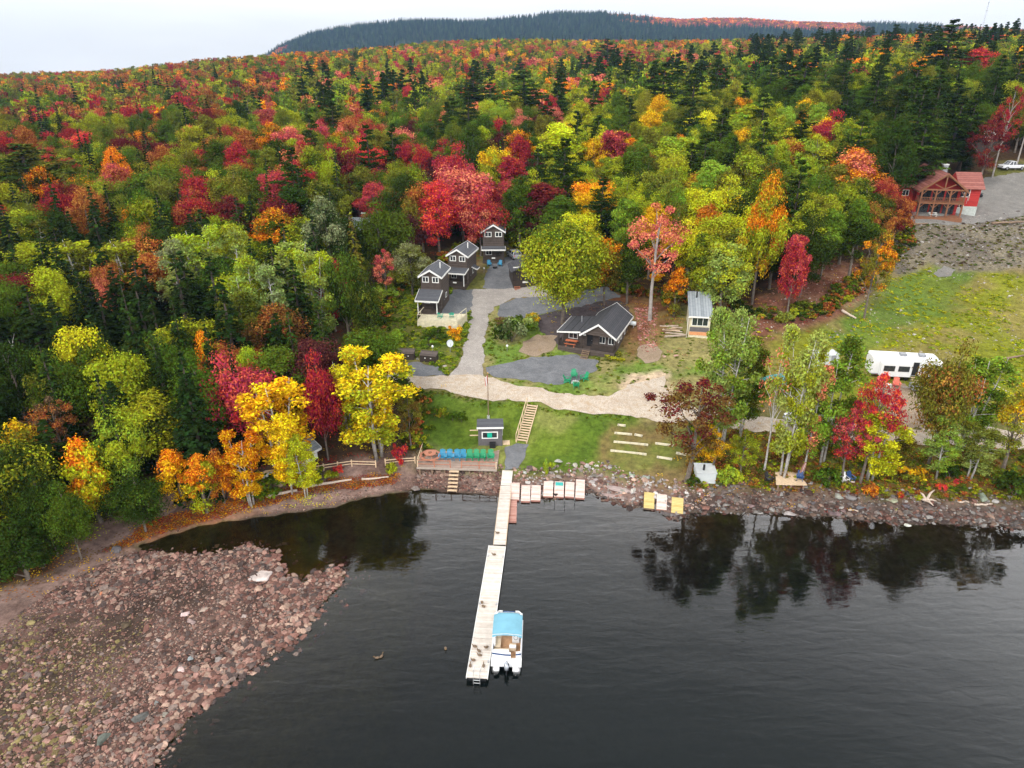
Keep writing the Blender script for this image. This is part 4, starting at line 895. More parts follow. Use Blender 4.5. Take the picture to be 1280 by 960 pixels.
# ---- shrubs
def SB(bx, by, wpx, H, c1, c2, label, group='shrubs and bushes', kind='shrub'):
    p = at(bx, by); plan(p, H, wpx * mpp(p), kind, c1, c2, label, group=group); make_tree(TREES[-1])
for k, (x, y, c) in enumerate([(521,517,'green'),(532,518,'olive'),(543,521,'green'),(554,523,'lime'),(566,526,'green'),(577,528,'green')]):
    SB(x, y, 15, 1.3, c, 'green', ['leftmost low bush of the hedge on the lawn', 'olive bush second from left in the lawn hedge', 'green bush third from left in the lawn hedge', 'yellow green bush near the middle of the lawn hedge', 'green bush second from right in the lawn hedge', 'rightmost low bush of the hedge on the lawn'][k], 'bushes of the lawn hedge')
for a in [(495,437,24,3.2,'lime','spring','bright yellow green cone shaped bush above the wooden bins','cone'),(474,438,28,1.6,'amber','lime','golden orange bush left of the cone shaped bush'),(545,424,26,1.6,'deep','green','dark green bush below the wooden deck fence'),(569,424,18,2.0,'amber','orange','orange bush beside the satellite dish'),
          (640,427,38,3.0,'deep','grey','large grey green bush right of the driveway'),(655,415,34,2.6,'green','pale','pale green bush behind the large grey green one'),(666,402,20,1.3,'amber','lime','small bush with orange flowers by the dark bank'),(625,405,20,1.0,'olive','brown','low olive scrub beside the driveway bend'),
          (685,590,13,1.5,'lime','spring','small round bright green bush on the stone bank right of the dock'),(1030,607,32,2.2,'deep','green','dark green bush right of the small shore deck'),(1267,622,50,2.6,'deep','green','dark green bush at the right end of the rocky bank'),(1105,592,32,1.8,'lime','orange','yellow green bush with orange leaves on the right bank'),
          (1132,600,34,2.0,'olive','amber','olive and amber bush on the right bank'),(1085,620,20,1.3,'rust','orange','rusty orange bush hanging over the right boulders'),(1185,600,28,2.0,'deep','deep','dark bush behind the green birch with white trunk'),(866,606,16,1.0,'deep','green','dark bush in front of the white tank'),
          (912,605,30,1.8,'spring','lime','light green bush on the rocky bank'),(505,352,34,2.5,'lime','spring','yellow green bush left of the front cabin'),(478,372,44,2.6,'spring','green','wide light green bush on the slope above the road'),(452,398,34,2.6,'green','deep','green bush at the left end of the grass slope'),
          (385,602,22,1.2,'crimson','scarlet','scarlet low bush under the golden birches'),(362,604,18,1.3,'crimson','maroon','dark red low bush left of the scarlet one'),(424,592,12,1.0,'scarlet','scarlet','tiny scarlet bush at the foot of the lemon birch'),(500,577,18,2.2,'scarlet','crimson','scarlet bush at the left end of the seating deck'),
          (340,612,60,1.5,'green','lime','wide green shrubbery at the foot of the golden birch'),(405,600,28,1.2,'lime','green','yellow green shrub right of the scarlet one'),(1000,390,24,2.0,'deep','olive','dark green bush below the slim crimson maple'),(980,404,20,1.6,'olive','pale','olive bush at the left end of the mossy field'),
          (820,352,24,1.4,'orange','amber','orange bush near the leaf covered rocks'),(768,448,26,.5,'olive','lime','low green plants along the lodge front'),(1175,612,12,.7,'scarlet','scarlet','small bright red bush on the right boulders'),(1195,606,10,.6,'scarlet','crimson','smaller bright red bush right of the first'),(1125,622,8,.7,'crimson','orange','tiny red bush beside the driftwood roots'),
          (536,433,18,1.2,'spring','green','light green bush behind the right wooden bin'),(487,448,22,1.1,'lime','green','low yellow green bush left of the wooden bins'),(490,590,16,1.1,'lime','olive','small yellow bush beside the beach steps'),(1250,606,30,1.6,'olive','green','olive bush on the right bank')]:
    SB(*a[:7], kind=a[7] if len(a) > 7 else 'shrub')
# ================================================================== things
def mt(name, c, rough=.6, metal=0.0, spec=.3, v=.18, scale=4.0, bump=.0):
    return noisy(name, tuple(x * (1 - v) for x in c), tuple(min(.95, x * (1 + v)) for x in c), scale, rough, bump, metal=metal, spec=spec)
M = dict(
 brownwall=striped('brown_clapboard', (.062, .046, .038), (.105, .082, .070), 5.5, 'Z'), darkwall=mt('dark_wood', (.045, .034, .028)), shingle=striped('grey_shingles', (.075, .078, .088), (.10, .103, .113), 7, 'Z', .9, .06),
 lodgeroof=striped('charcoal_shingles', (.052, .053, .060), (.080, .080, .088), 7, 'Z', .9, .1), white=mt('white_trim', (.74, .73, .70), .5, v=.05), glass=mt('window_glass', (.025, .03, .035), .08, spec=.9, v=.3),
 cream=mt('cream_boards', (.62, .56, .40), .7, v=.2, scale=2.5), oldwood=mt('old_wood', (.36, .30, .25), .9),
 teal=mt('teal_paint', (.01, .36, .25), .45), tealroof=mt('teal_metal', (.05, .36, .33), .4), green=mt('green_paint', (.015, .27, .12), .45), blue=mt('blue_paint', (.02, .22, .38), .4),
 red=striped('red_siding', (.33, .022, .022), (.46, .04, .035), 5, 'Z'), redroof=striped('red_brown_shingles', (.22, .075, .06), (.33, .13, .105), 3.2, 'Z', .9, .1), timber=mt('orange_timber', (.21, .09, .045), .6), concrete=mt('concrete', (.42, .45, .42), .9), 
 redbrown=striped('red_brown_logs', (.13, .035, .028), (.20, .06, .045), 4, 'Z'), greyroof=striped('grey_metal_roof', (.22, .25, .27), (.34, .37, .39), 2.6, 'X', .5, .08), brick=mt('chimney_brick', (.30, .10, .07), .9, scale=9),
 greywall=mt('grey_boards', (.12, .11, .115)), orange=mt('orange_board', (.62, .28, .13)), deck=striped('weathered_deck_boards', (.28, .20, .16), (.42, .32, .26), 7, 'Y'), stairw=mt('stair_boards', (.62, .46, .30), .75), picnic=mt('orange_red_wood', (.55, .16, .07), .6),
 hexw=mt('terracotta_wood', (.42, .17, .10), .6), dock=striped('bleached_dock_boards', (.50, .44, .38), (.66, .61, .55), 7.2, 'Y', .85, .1), pink=striped('faded_pink_boards', (.54, .37, .31), (.72, .60, .54), 5, 'Y', .8, .12), redwood=striped('wet_red_boards', (.36, .16, .12), (.50, .28, .23), 5, 'Y', .8, .12), yel=striped('yellow_boards', (.48, .36, .12), (.62, .48, .20), 5, 'Y', .8, .12),
 bim=mt('blue_canvas', (.15, .34, .43), .8, v=.08, scale=1.2), navy=mt('navy_panel', (.02, .06, .17), .35), beige=mt('beige_seat', (.62, .50, .36), .5, v=.08), tan=mt('tan_floor', (.45, .26, .14), .8), alu=mt('aluminium', (.62, .62, .62), .3, .8), black=mt('black_plastic', (.02, .02, .022), .4), rubber=mt('rubber', (.02, .02, .02), .8),
 silver=mt('silver_cowl', (.45, .48, .52), .25, .3), rv=mt('camper_white', (.74, .74, .74), .3, v=.04), rvg=mt('camper_grey', (.25, .26, .28), .4), coralp=mt('coral_paint', (.70, .17, .12), .5), truckw=mt('vehicle_white', (.66, .67, .68), .25, v=.04), carsil=mt('car_silver', (.45, .47, .50), .25, .3), 
 log=mt('driftwood', (.52, .42, .34), .9, scale=6, bump=.4), postw=mt('post_wood', (.22, .15, .10), .9), flagr=mt('flag_red', (.55, .04, .05), .7, v=.08), duckb=mt('duck_brown', (.16, .11, .07), .8), duckh=mt('duck_head', (.05, .07, .04), .6), duckw=mt('duck_pale', (.5, .46, .4), .8), bill=mt('duck_bill', (.55, .30, .05), .5),
 tank=mt('tank_white', (.52, .55, .55), .4, v=.05), steel=mt('galvanised_steel', (.42, .43, .45), .4, .7), mast=mt('mast_grey', (.45, .45, .47), .6), tarp=mt('teal_tarp', (.05, .25, .24), .7))
M['dock'].node_tree.nodes['Principled BSDF'].inputs['Specular IOR Level'].default_value = .1
for k, v in M.items(): v.name = v.name

def window(par, cx, y, cz, w, h, face='f', panes=2, fr=.09, name='window', mat='white'):
    """face f: faces -Y at plane y; r: faces +X at plane x=y with cx along Y; l: faces -X"""
    fm, pm = MB(), MB(); t = .06
    def B(mb, a0, a1, z0, z1, d0, d1):
        if face == 'f': mb.b2(a0, a1, y - d1, y - d0, z0, z1)
        elif face == 'r': mb.b2(y + d0, y + d1, a0, a1, z0, z1)
        else: mb.b2(y - d1, y - d0, a0, a1, z0, z1)
    x0, x1, z0, z1 = cx - w / 2, cx + w / 2, cz - h / 2, cz + h / 2
    B(fm, x0, x1, z1 - fr, z1, .004, t); B(fm, x0, x1, z0, z0 + fr, .004, t); B(fm, x0, x0 + fr, z0 + fr, z1 - fr, .004, t); B(fm, x1 - fr, x1, z0 + fr, z1 - fr, .004, t)
    for k in range(1, panes): B(fm, x0 + w * k / panes - fr * .4, x0 + w * k / panes + fr * .4, z0 + fr, z1 - fr, .004, t)
    B(pm, x0 + fr, x1 - fr, z0 + fr, z1 - fr, .006, .03)
    f = fm.build(name, M[mat], par); pm.build('pane', M['glass'], f); return f
def door(par, cx, y, z0, w=.85, h=2.0, mat='darkwall', face='f'):
    mb, hb = MB(), MB()
    if face == 'f': mb.b2(cx - w / 2, cx + w / 2, y - .05, y - .004, z0, z0 + h); hb.b2(cx + w / 2 - .14, cx + w / 2 - .08, y - .1, y - .052, z0 + .95, z0 + 1.05)
    else: mb.b2(y + .004, y + .05, cx - w / 2, cx + w / 2, z0, z0 + h); hb.b2(y + .052, y + .1, cx + w / 2 - .14, cx + w / 2 - .08, z0 + .95, z0 + 1.05)
    d = mb.build('door', M[mat], par); hb.build('handle', M['steel'], d)
def gable(par, x0, x1, y0, y1, z0, ze, zr, wall, roof, ov=.35, oy=.35, th=.14, trim=True, ridge=None, trimmat='white', cover='roof'):
    """house body with the gable facing -Y"""
    xr = (x0 + x1) / 2 if ridge is None else ridge
    wm = MB(); wm.prism([(x0, z0 - 1.5), (x1, z0 - 1.5), (x1, ze), (xr, zr), (x0, ze)], y0, y1); w = wm.build('wall', M[wall], par)
    rm = MB(); sl = (zr - ze) / max(xr - x0, .01); sr = (zr - ze) / max(x1 - xr, .01)
    zl_, zr_ = ze - ov * sl, ze - ov * sr; e = .02
    rm.prism([(x0 - ov, zl_ + e), (xr, zr + e), (xr, zr + e + th), (x0 - ov, zl_ + e + th)], y0 - oy, y1 + oy)
    rm.prism([(xr, zr + e), (x1 + ov, zr_ + e), (x1 + ov, zr_ + e + th), (xr, zr + e + th)], y0 - oy, y1 + oy)
    r = rm.build(cover, M[roof], par)
    if trim:
        tm = MB(); h = .10
        for yy_ in (y0 - oy - .055, y1 + oy + .005):
            tm.prism([(x0 - ov, zl_ - h), (xr, zr - h), (xr, zr + th + .06), (x0 - ov, zl_ + th + .06)], yy_, yy_ + .05)
            tm.prism([(xr, zr - h), (x1 + ov, zr_ - h), (x1 + ov, zr_ + th + .06), (xr, zr + th + .06)], yy_, yy_ + .05)
        for xx_, z_ in ((x0 - ov - .055, zl_), (x1 + ov + .005, zr_)): tm.b2(xx_, xx_ + .05, y0 - oy, y1 + oy, z_ - h, z_ + th + .04)
        tm.build('fascia', M[trimmat], r)
    return w, r
def railing(par, pts, z, h=.95, mat='postw', sp=.45, name='railing', solid=False):
    mb = MB()
    for a, b_ in zip(pts[:-1], pts[1:]):
        a = Vector(a); b_ = Vector(b_); n = max(1, int((b_ - a).length / sp))
        if solid: mb.bar((a.x, a.y, z + h * .5), (b_.x, b_.y, z + h * .5), .05, h * .96)
        else:
            mb.bar((a.x, a.y, z + h), (b_.x, b_.y, z + h), .09, .06); mb.bar((a.x, a.y, z + .12), (b_.x, b_.y, z + .12), .06, .05)
            for k in range(n + 1): q = a.lerp(b_, k / n); mb.b2(q.x - .03, q.x + .03, q.y - .03, q.y + .03, z, z + h - .032)
    return mb.build(name, M[mat], par)
def steps(par, x0, x1, y, z_top, n, run=.27, rise=.18, mat='stairw', rail=False, name='steps'):
    mb = MB()
    for k in range(n): mb.b2(x0, x1, y - run * (k + 1), y - run * k + .02, z_top - rise * (k + 1) - .05, z_top - rise * (k + 1))
    for xx_ in (x0 + .05, x1 - .05): mb.bar((xx_, y, z_top - .2), (xx_, y - run * n, z_top - rise * n - .2), .06, .2)
    return mb.build(name, M[mat], par)

# ---- adirondack chair (one kind, copied)
def make_chair(mat, label, group):
    r = empty('adirondack_chair', (0, 0, 0), 0, label, 'chair', group)
    s = MB(); 
    for k in range(5): s.box((0, -.26 + k * .115, .37 - k * .022), (.52, .10, .022), rx=-.19)
    s.build('seat', M[mat], r)
    b_ = MB()
    for k in range(5):
        x = (k - 2) * .105; b_.bar((x, .22, .26), (x * 1.15, .55, 1.0 - abs(k - 2) * .045), .095, .022)
    b_.bar((-.27, .36, .52), (.27, .36, .52), .03, .06); b_.build('backrest', M[mat], r)
    for sx_ in (-1, 1):
        a = MB(); a.box((sx_ * .33, -.02, .56), (.13, .72, .025)); a.build('armrest', M[mat], r)
        l = MB(); l.b2(sx_ * .29 - .02, sx_ * .29 + .02, -.33, -.24, 0, .547); l.build('leg', M[mat], r)
        l = MB(); l.bar((sx_ * .29, -.24, .36), (sx_ * .29, .50, .03), .035, .11, (0, 0, 1)); l.b2(sx_ * .29 - .018, sx_ * .29 + .018, .3, .37, .14, .547); l.build('leg', M[mat], r)
    return r
chair_first = {}
def chair(mat, p, rz, label, group, sc=1.0, z=None):
    if mat not in chair_first: r = chair_first[mat] = make_chair(mat, label, group)
    else: r = copy_tree(chair_first[mat])
    r['label'] = label; r['group'] = group; r.location = (p[0], p[1], p[2] if z is None else z); r.rotation_euler = (0, 0, rz); r.scale = (sc,) * 3; return r

# ---- the three tall dark cabins
def tall_cabin(px, py, wpx, rz, D, label, kind, hw=5.3):
    p = at(px, py); W_ = wpx * mpp(p); r = empty('tall_cabin', p, rz, label, 'cabin', 'tall dark brown cabins'); x = W_ / 2; ze = hw; zr = hw + W_ * .30
    gable(r, -x, x, 0, D, 0, ze, zr, 'brownwall', 'shingle', .3, .35)
    for sx_ in (-1, 1): window(r, sx_ * W_ * .25, 0, ze - .55, W_ * .33, .95, panes=2, fr=.12)
    m_ = MB(); m_.cyl((x * .55, D * .55), .09, ze, zr + .55, 8); m_.build('vent_pipe', M['white'], r)
    window(r, D * .6, x, 1.7, .8, .8, 'r', 1); door(r, D * .25, x, .35, face='r')
    pd = {0: 2.6, 1: 1.9, 2: 1.6}[kind]; pt = {0: 3.35, 1: 2.95, 2: 2.7}[kind]; pb = {0: 2.35, 1: 2.55, 2: 2.5}[kind]
    f = MB(); f.b2(-x - .05, x + .05, -pd, -.004, -1.2, .35); f.build('porch', M['brownwall'], r)
    pr = MB(); pr.add([(-x - .25, -pd - .3, pb), (x + .25, -pd - .3, pb), (x + .25, -.01, pt), (-x - .25, -.01, pt), (-x - .25, -pd - .3, pb + .13), (x + .25, -pd - .3, pb + .13), (x + .25, -.01, pt + .13), (-x - .25, -.01, pt + .13)], [(0, 3, 2, 1), (4, 5, 6, 7), (0, 1, 5, 4), (1, 2, 6, 5), (2, 3, 7, 6), (3, 0, 4, 7)])
    q = pr.build('porch_roof', M['shingle'], r); t = MB(); t.b2(-x - .25, x + .25, -pd - .36, -pd - .305, pb - .08, pb + .17)
    for sx_ in (-1, 1): t.bar((sx_ * (x + .28), -pd - .3, pb + .05), (sx_ * (x + .28), -.01, pt + .05), .05, .24)
    t.build('fascia', M['white'], q)
    for sx_ in (-1, 1): m_ = MB(); m_.b2(sx_ * (x - .08) - .06, sx_ * (x - .08) + .06, -pd + .02, -pd + .14, .35, pb); m_.build('post', M['white'] if kind < 2 else M['darkwall'], r)
    railing(r, [(-x + .1, -.2), (-x + .1, -pd + .08), (x * (.35 if kind == 0 else .95), -pd + .08)], .35, .85, 'darkwall', .2, solid=True)
    window(r, -x * .45, 0, 1.65, W_ * .3, 1.0, panes=2); door(r, x * .45, 0, .35)
    if kind: m_ = MB(); m_.b2(-.32, .32, -pd - .03, -pd + .005, .85, 1.08); m_.build('name_plate', M['white'], r)
    if kind == 1:
        gable_r = empty('side_porch', (0, 0, 0)); gable_r.parent = r; a = MB(); a.prism([(x + .02, 2.55), (x + 1.0, 2.15), (x + 1.0, 2.25), (x + .02, 2.66)], D * .45, D * .75); a.build('side_awning', M['shingle'], r); t = MB(); t.b2(x + 1.005, x + 1.05, D * .45, D * .75, 2.08, 2.28); t.bar((x + .05, D * .45 - .03, 2.6), (x + 1.0, D * .45 - .03, 2.2), .05, .2); t.build('side_awning_trim', M['white'], r)
        bpy.data.objects.remove(gable_r)
    return r, p, W_
c1_, p1_, w1_ = tall_cabin(540, 388, 25, R(-9), 5.2, 'front dark brown tall cabin with pale fenced deck before it', 0, 5.6)
c2_, p2_, w2_ = tall_cabin(573, 356, 24, R(-14), 5.6, 'middle dark brown tall cabin with white trimmed side awning', 1, 5.2)
c3_, p3_, w3_ = tall_cabin(617, 326, 26, R(1), 5.6, 'rear dark brown tall cabin with two teal chairs in front', 2, 5.6)
def off(p, rz, x, y): return Vector((p[0] + math.cos(rz) * x - math.sin(rz) * y, p[1] + math.sin(rz) * x + math.cos(rz) * y, p[2]))
# fenced deck in front of the first cabin
pA = at(547, 409); wA = 50 * mpp(pA); rz = R(-4); dk = empty('fenced_deck', pA, rz, 'pale wooden deck with board skirt and open railing before the front cabin', 'deck'); x = wA / 2; zt = .95
m_ = MB(); m_.prismz([(-x, 0), (x, 0), (x + 1.0, 3.6), (-x - .2 + .6, 3.6)], zt - .08, zt); m_.build('deck_floor', M['cream'], dk)
m_ = MB(); m_.b2(-x - .02, x + .02, -.06, -.004, -1.0, zt + .02); m_.bar((x + .03, 0, (zt - 1) / 2), (x + 1.03, 3.6, (zt - 1) / 2), .05, zt + 1.0); m_.bar((-x - .03, 0, (zt - 1) / 2), (-x + .37, 3.6, (zt - 1) / 2), .05, zt + 1.0); m_.build('skirt', M['cream'], dk)
railing(dk, [(-x + .38, 3.5), (-x + .03, .05), (x - .03, .05), (x + .95, 3.5)], zt, 1.0, 'cream', 1.5)
for k, (a, b_, l) in enumerate([(.2, 1.7, 'left green chair on the pale fenced deck'), (1.9, 2.0, 'right green chair on the pale fenced deck')]): chair('teal', off(pA, rz, a, b_), R(160 + k * 30), l, 'teal green chairs', z=pA.z + zt)
for k, a in enumerate((-.75, 1.25)): q = off(p3_, 0, a, -2.9); chair('blue', q, R(10 - 20 * k), ['left teal blue chair in front of the rear cabin', 'right teal blue chair in front of the rear cabin'][k], 'blue chairs', 1.1, hgt(q.x, q.y))
fp = off(p3_, 0, .35, -3.9); m_ = MB(); m_.cyl((0, 0), .4, 0, .25, 12, .42); tag(m_.build('fire_pit', M['black'], None, (fp.x, fp.y, hgt(fp.x, fp.y))), 'small black fire ring between the two teal blue chairs', 'fire pit')
# small dark cabin right of the gravel yard
p = at(648, 357); r = empty('small_dark_cabin', p, R(8), 'low dark cabin half hidden left of the big round maple', 'cabin'); gable(r, -1.0, 4.5, .3, 4.6, 0, 2.5, 3.9, 'darkwall', 'lodgeroof', .3, .5, trim=False)
f = MB(); f.b2(-1.0, 4.5, -1.2, .296, -1.0, .4); f.build('porch', M['darkwall'], r); railing(r, [(-.95, .2), (-.95, -1.15), (4.4, -1.15)], .4, .8, 'darkwall', .2, solid=True); door(r, .5, .3, .4); window(r, 2.6, .3, 1.6, 1.0, .9); m_ = MB(); m_.b2(.55, 1.5, -1.21, -1.18, .8, 1.1); m_.build('name_plate', M['white'], r); steps(r, -.9, .1, -1.2, .4, 3, mat='hexw')
m_ = MB(); m_.b2(-.9, .3, .24, .29, 3.1, 3.3); m_.build('gable_sign', M['white'], r)

# ---- the lodge
p = at(697, 437); pr_ = at(762, 447); rz = R(-22); s_ = 67 * mpp(p) / math.cos(R(20)); lw = s_
r = empty('log_lodge', p, rz, 'wide dark brown lodge with charcoal roof and picnic bench on its porch', 'lodge'); D = 8.2; fl = .7; ze = 3.1; xg = lw * .44
gm_ = (xg + lw) / 2; zr = 4.75
gable(r, xg, lw, 1.4, D, 0, ze, zr, 'brownwall', 'lodgeroof', .35, 1.75, .14, True, gm_)
a = MB(); a.prism([(.3, -1.5), (xg - .01, -1.5), (xg - .01, 2.95), (.3, 2.55)], 1.6, D - 1.5); a.build('side_wall', M['brownwall'], r)
a = MB(); a.prism([(-.25, 2.62), (xg - .4, 3.05), (gm_, zr - .06), (gm_, zr + .05), (xg - .4, 3.2), (-.25, 2.76)], .3, D - .9); rr_ = a.build('side_roof', M['lodgeroof'], r); t = MB(); t.bar((-.25, .24, 2.68), (xg - .4, .24, 3.1), .05, .22); t.b2(-.31, -.255, .3, D - .9, 2.55, 2.8); t.build('fascia', M['white'], rr_)
a = MB(); a.prism([(xg + .15, ze - .05), (lw - .15, ze - .05), (gm_, zr - .12)], -.1, -.04); a.build('gable_board', M['brownwall'], r)
a = MB(); a.b2(.0, lw, 0, 1.39, -1.0, fl); a.b2(.0, .28, 1.39, D - 1.6, -1.0, fl); a.build('porch', M['brownwall'], r)
for xx_ in (.1, xg * .98, gm_ + .1, lw - .08): a = MB(); a.b2(xx_ - .07, xx_ + .07, .03, .17, fl, 2.68 if xx_ < xg * .9 else ze - .05); a.build('post', M['darkwall'], r)
railing(r, [(.1, 1.5), (.1, .1), (xg * .98, .1)], fl, .75, 'darkwall', .16); railing(r, [(xg + 1.3, .1), (lw - .08, .1), (lw - .08, 1.3)], fl, .85, 'darkwall', .16)
steps(r, xg + .1, xg + 1.2, .0, fl, 5, mat='postw')
door(r, xg + .75, 1.4, fl, mat='black'); 
for k, xx_ in enumerate((gm_ + .25, lw - .75)): window(r, xx_, 1.4, 1.95, .95, 1.1)
window(r, xg * .5, 1.6, 1.9, 1.4, .9)
for yy_ in (2.6, 4.1, 6.2): window(r, yy_, lw, 2.0, .62, 1.15, 'r', 1, .08)
a = MB(); a.cyl((xg * .62, 4.2), .10, 3.2, 4.15, 10); a.build('flue_pipe', M['steel'], r)
a = MB(); a.b2(xg - .3, xg + .45, .18, .22, 2.72, 2.93); a.build('eave_sign', M['white'], r)
def picnic(p, rz, mat, label, sc=1.0):
    r = empty('picnic_bench', p, rz, label, 'picnic bench'); r.scale = (sc,) * 3
    a = MB(); [a.b2(-.85, .85, -.33 + k * .17, -.18 + k * .17, .72, .76) for k in range(4)]; a.build('tabletop', M[mat], r)
    for sy in (-1, 1): a = MB(); a.b2(-.85, .85, sy * .72 - .13, sy * .72 + .13, .43, .47); a.build('bench', M[mat], r)
    for sx_ in (-1, 1): a = MB(); a.bar((sx_ * .6, -.75, 0), (sx_ * .6, -.2, .72), .05, .09, (1, 0, 0)); a.bar((sx_ * .6, .75, 0), (sx_ * .6, .2, .72), .05, .09, (1, 0, 0)); a.bar((sx_ * .6, -.8, .40), (sx_ * .6, .8, .40), .05, .07); a.build('leg', M[mat], r)
q = off(p, rz, xg * .5, .75); picnic((q.x, q.y, p.z + fl), rz, 'picnic', 'orange red picnic bench on the left half of the lodge porch')
q = off(p, rz, lw + .2, D + .9); a = MB(); a.tube([(-.85, 0, .62), (-.8, 0, .62), (.8, 0, .62), (.85, 0, .62)], [.18, .34, .34, .18], 12); pt_ = empty('propane_tank', (q.x, q.y, hgt(q.x, q.y)), rz, 'white propane tank behind the right corner of the lodge', 'propane tank'); a.build('vessel', M['tank'], pt_, smooth=True)
for sx_ in (-.5, .5): a = MB(); a.b2(sx_ - .06, sx_ + .06, -.25, .25, -.2, .34); a.build('foot', M['steel'], pt_)

# ---- small grey cabin with light metal roof
p = at(860, 421); r = empty('grey_roofed_cabin', p, R(-9), 'small white walled cabin with light grey metal roof and front window', 'cabin'); W_ = 25 * mpp(p) * 1.0
a = MB(); a.add([(0, 0, -1), (W_, 0, -1), (W_, 5.4, -1), (0, 5.4, -1), (0, 0, 3.3), (W_, 0, 3.3), (W_, 5.4, 5.0), (0, 5.4, 5.0)], [(0, 3, 2, 1), (4, 5, 6, 7), (0, 1, 5, 4), (1, 2, 6, 5), (2, 3, 7, 6), (3, 0, 4, 7)]); a.build('wall', M['cream'], r)
a = MB(); a.add([(-.25, -.35, 3.24), (W_ + .25, -.35, 3.24), (W_ + .25, 5.7, 5.15), (-.25, 5.7, 5.15), (-.25, -.35, 3.36), (W_ + .25, -.35, 3.36), (W_ + .25, 5.7, 5.27), (-.25, 5.7, 5.27)], [(0, 3, 2, 1), (4, 5, 6, 7), (0, 1, 5, 4), (1, 2, 6, 5), (2, 3, 7, 6), (3, 0, 4, 7)]); ro = a.build('roof', M['greyroof'], r)
a = MB(); a.b2(-.31, -.255, -.35, -.30, -1, 3.3); a.b2(-.25, W_ + .25, -.41, -.355, 3.15, 3.38); a.build('corner_trim', M['white'], r)
a = MB(); a.cyl((W_ * .35, 4.2), .11, 4.5, 5.7, 10); a.build('flue_pipe', M['black'], ro)
window(r, W_ * .5, 0, 2.45, W_ * .8, 1.3, panes=3); a = MB(); a.b2(.1, W_ - .1, -.05, -.004, .9, 1.6); a.build('lower_panel', M['greywall'], r); a = MB(); a.b2(.1, W_ - .1, -.07, -.006, .35, .85); a.build('orange_panel', M['orange'], r); door(r, 1.6, W_, .3, face='r')

# ---- red brown cabin in the wood
p = at(455, 303); r = empty('red_brown_cabin', p, R(3), 'red brown cabin with grey roof and brick chimney hidden among the trees', 'cabin'); W_ = 24 * mpp(p)
a = MB(); a.b2(-W_ / 2, W_ / 2, 0, 5, -1.5, 2.7); a.build('wall', M['redbrown'], r)
a = MB(); x = W_ / 2 + .5; a.add([(-x, -.7, 2.55), (x, -.7, 2.55), (x, 2.5, 4.3), (-x, 2.5, 4.3), (x, 5.7, 2.55), (-x, 5.7, 2.55)] + [(-x, -.7, 2.7), (x, -.7, 2.7), (x, 2.5, 4.45), (-x, 2.5, 4.45), (x, 5.7, 2.7), (-x, 5.7, 2.7)], [(0, 3, 2, 1), (3, 5, 4, 2), (6, 7, 8, 9), (9, 8, 10, 11), (0, 1, 7, 6), (4, 5, 11, 10), (1, 2, 8, 7), (2, 4, 10, 8), (3, 0, 6, 9), (5, 3, 9, 11)]); ro = a.build('roof', M['greyroof'], r)
a = MB(); a.b2(-.4, .4, 2.2, 2.9, 3.8, 5.2); ch = a.build('chimney', M['brick'], ro); a = MB(); a.b2(-.47, .47, 2.13, 2.97, 5.2, 5.3); a.build('cap', M['concrete'], ch)
a = MB(); a.b2(-W_ / 2, W_ / 2 + 1.4, -2.2, -.004, -1, .3); a.build('porch', M['timber'], r); railing(r, [(-W_ / 2 + .1, -2.1), (W_ / 2 + 1.3, -2.1)], .3, .9, 'timber', .3)
for xx_ in (-W_ / 2 + .1, W_ / 2 - .1): a = MB(); a.b2(xx_ - .07, xx_ + .07, -.7, -.56, .3, 2.55); a.build('post', M['timber'], r)
door(r, -.6, 0, .3, mat='black'); window(r, 1.1, 0, 1.6, 1.0, .9)
a = MB(); a.bar((x + .2, -.6, 0), (x + 1.6, 1.0, 4.4), .12); a.build('log_brace', M['timber'], r)
p = at(433, 293); r = empty('pale_roofed_shed', p, R(25), 'shed with faded pink roof left of the red brown cabin', 'shed'); gable(r, -1.6, 1.6, 0, 3.5, 0, 2.6, 3.5, 'greywall', 'pink', .3, .3, trim=False); door(r, 0, 0, .1, mat='white'); window(r, 1.6, 1.6, 1.5, .7, .6, 'r', 1)

# ---- cottage among the golden birches, canoe, fence
p = at(352, 590); r = empty('shore_cottage', p, R(-35), 'white and grey cottage glimpsed behind the golden birches', 'cottage'); gable(r, -1.6, 1.6, 0, 4, -.6, 1.8, 2.6, 'white', 'greyroof', .35, .4); window(r, 0, 0, 1.0, 1.1, .9); door(r, 1.2, 1.6, -.3, mat='white', face='r')
a = MB(); a.b2(-1.6, 1.6, -1.6, -.004, -.6, .12); a.build('porch', M['stairw'], r); a = MB(); a.bar((-1.4, -1.5, .2), (-.2, -3.0, -.4), .9, .08); a.build('ramp', M['stairw'], r)
q = at(353, 594); b_ = empty('canoe', (q.x, q.y, hgt(q.x, q.y) + .55), R(40), 'white overturned canoe in front of the shore cottage', 'canoe'); a = MB()
n = 14; prof = []
for i in range(n + 1):
    t = i / n * 2 - 1; w = .46 * (1 - abs(t) ** 2.2) + .01; prof.append((t * 2.4, w, .12 * abs(t) ** 3))
vs = []; 
for xx_, w, up in prof: vs += [(xx_, w * math.cos(k * math.pi / 6), .42 * math.sin(k * math.pi / 6) * (w / .46) ** .5 - up - .0) for k in range(7)]
fs = [(i * 7 + k, i * 7 + k + 1, (i + 1) * 7 + k + 1, (i + 1) * 7 + k) for i in range(n) for k in range(6)]; a.add(vs, fs); a.build('hull', M['rv'], b_, smooth=True)
a = MB(); a.tube([(xx_, w, -up) for xx_, w, up in prof], .025, 5); a.tube([(xx_, -w, -up) for xx_, w, up in prof], .025, 5); a.build('gunwale', M['alu'], b_)
a = MB(); a.b2(-1.3, -1.2, -.4, .4, -.56, 0); a.b2(1.2, 1.3, -.4, .4, -.56, 0); a.build('cradle', M['postw'], b_)
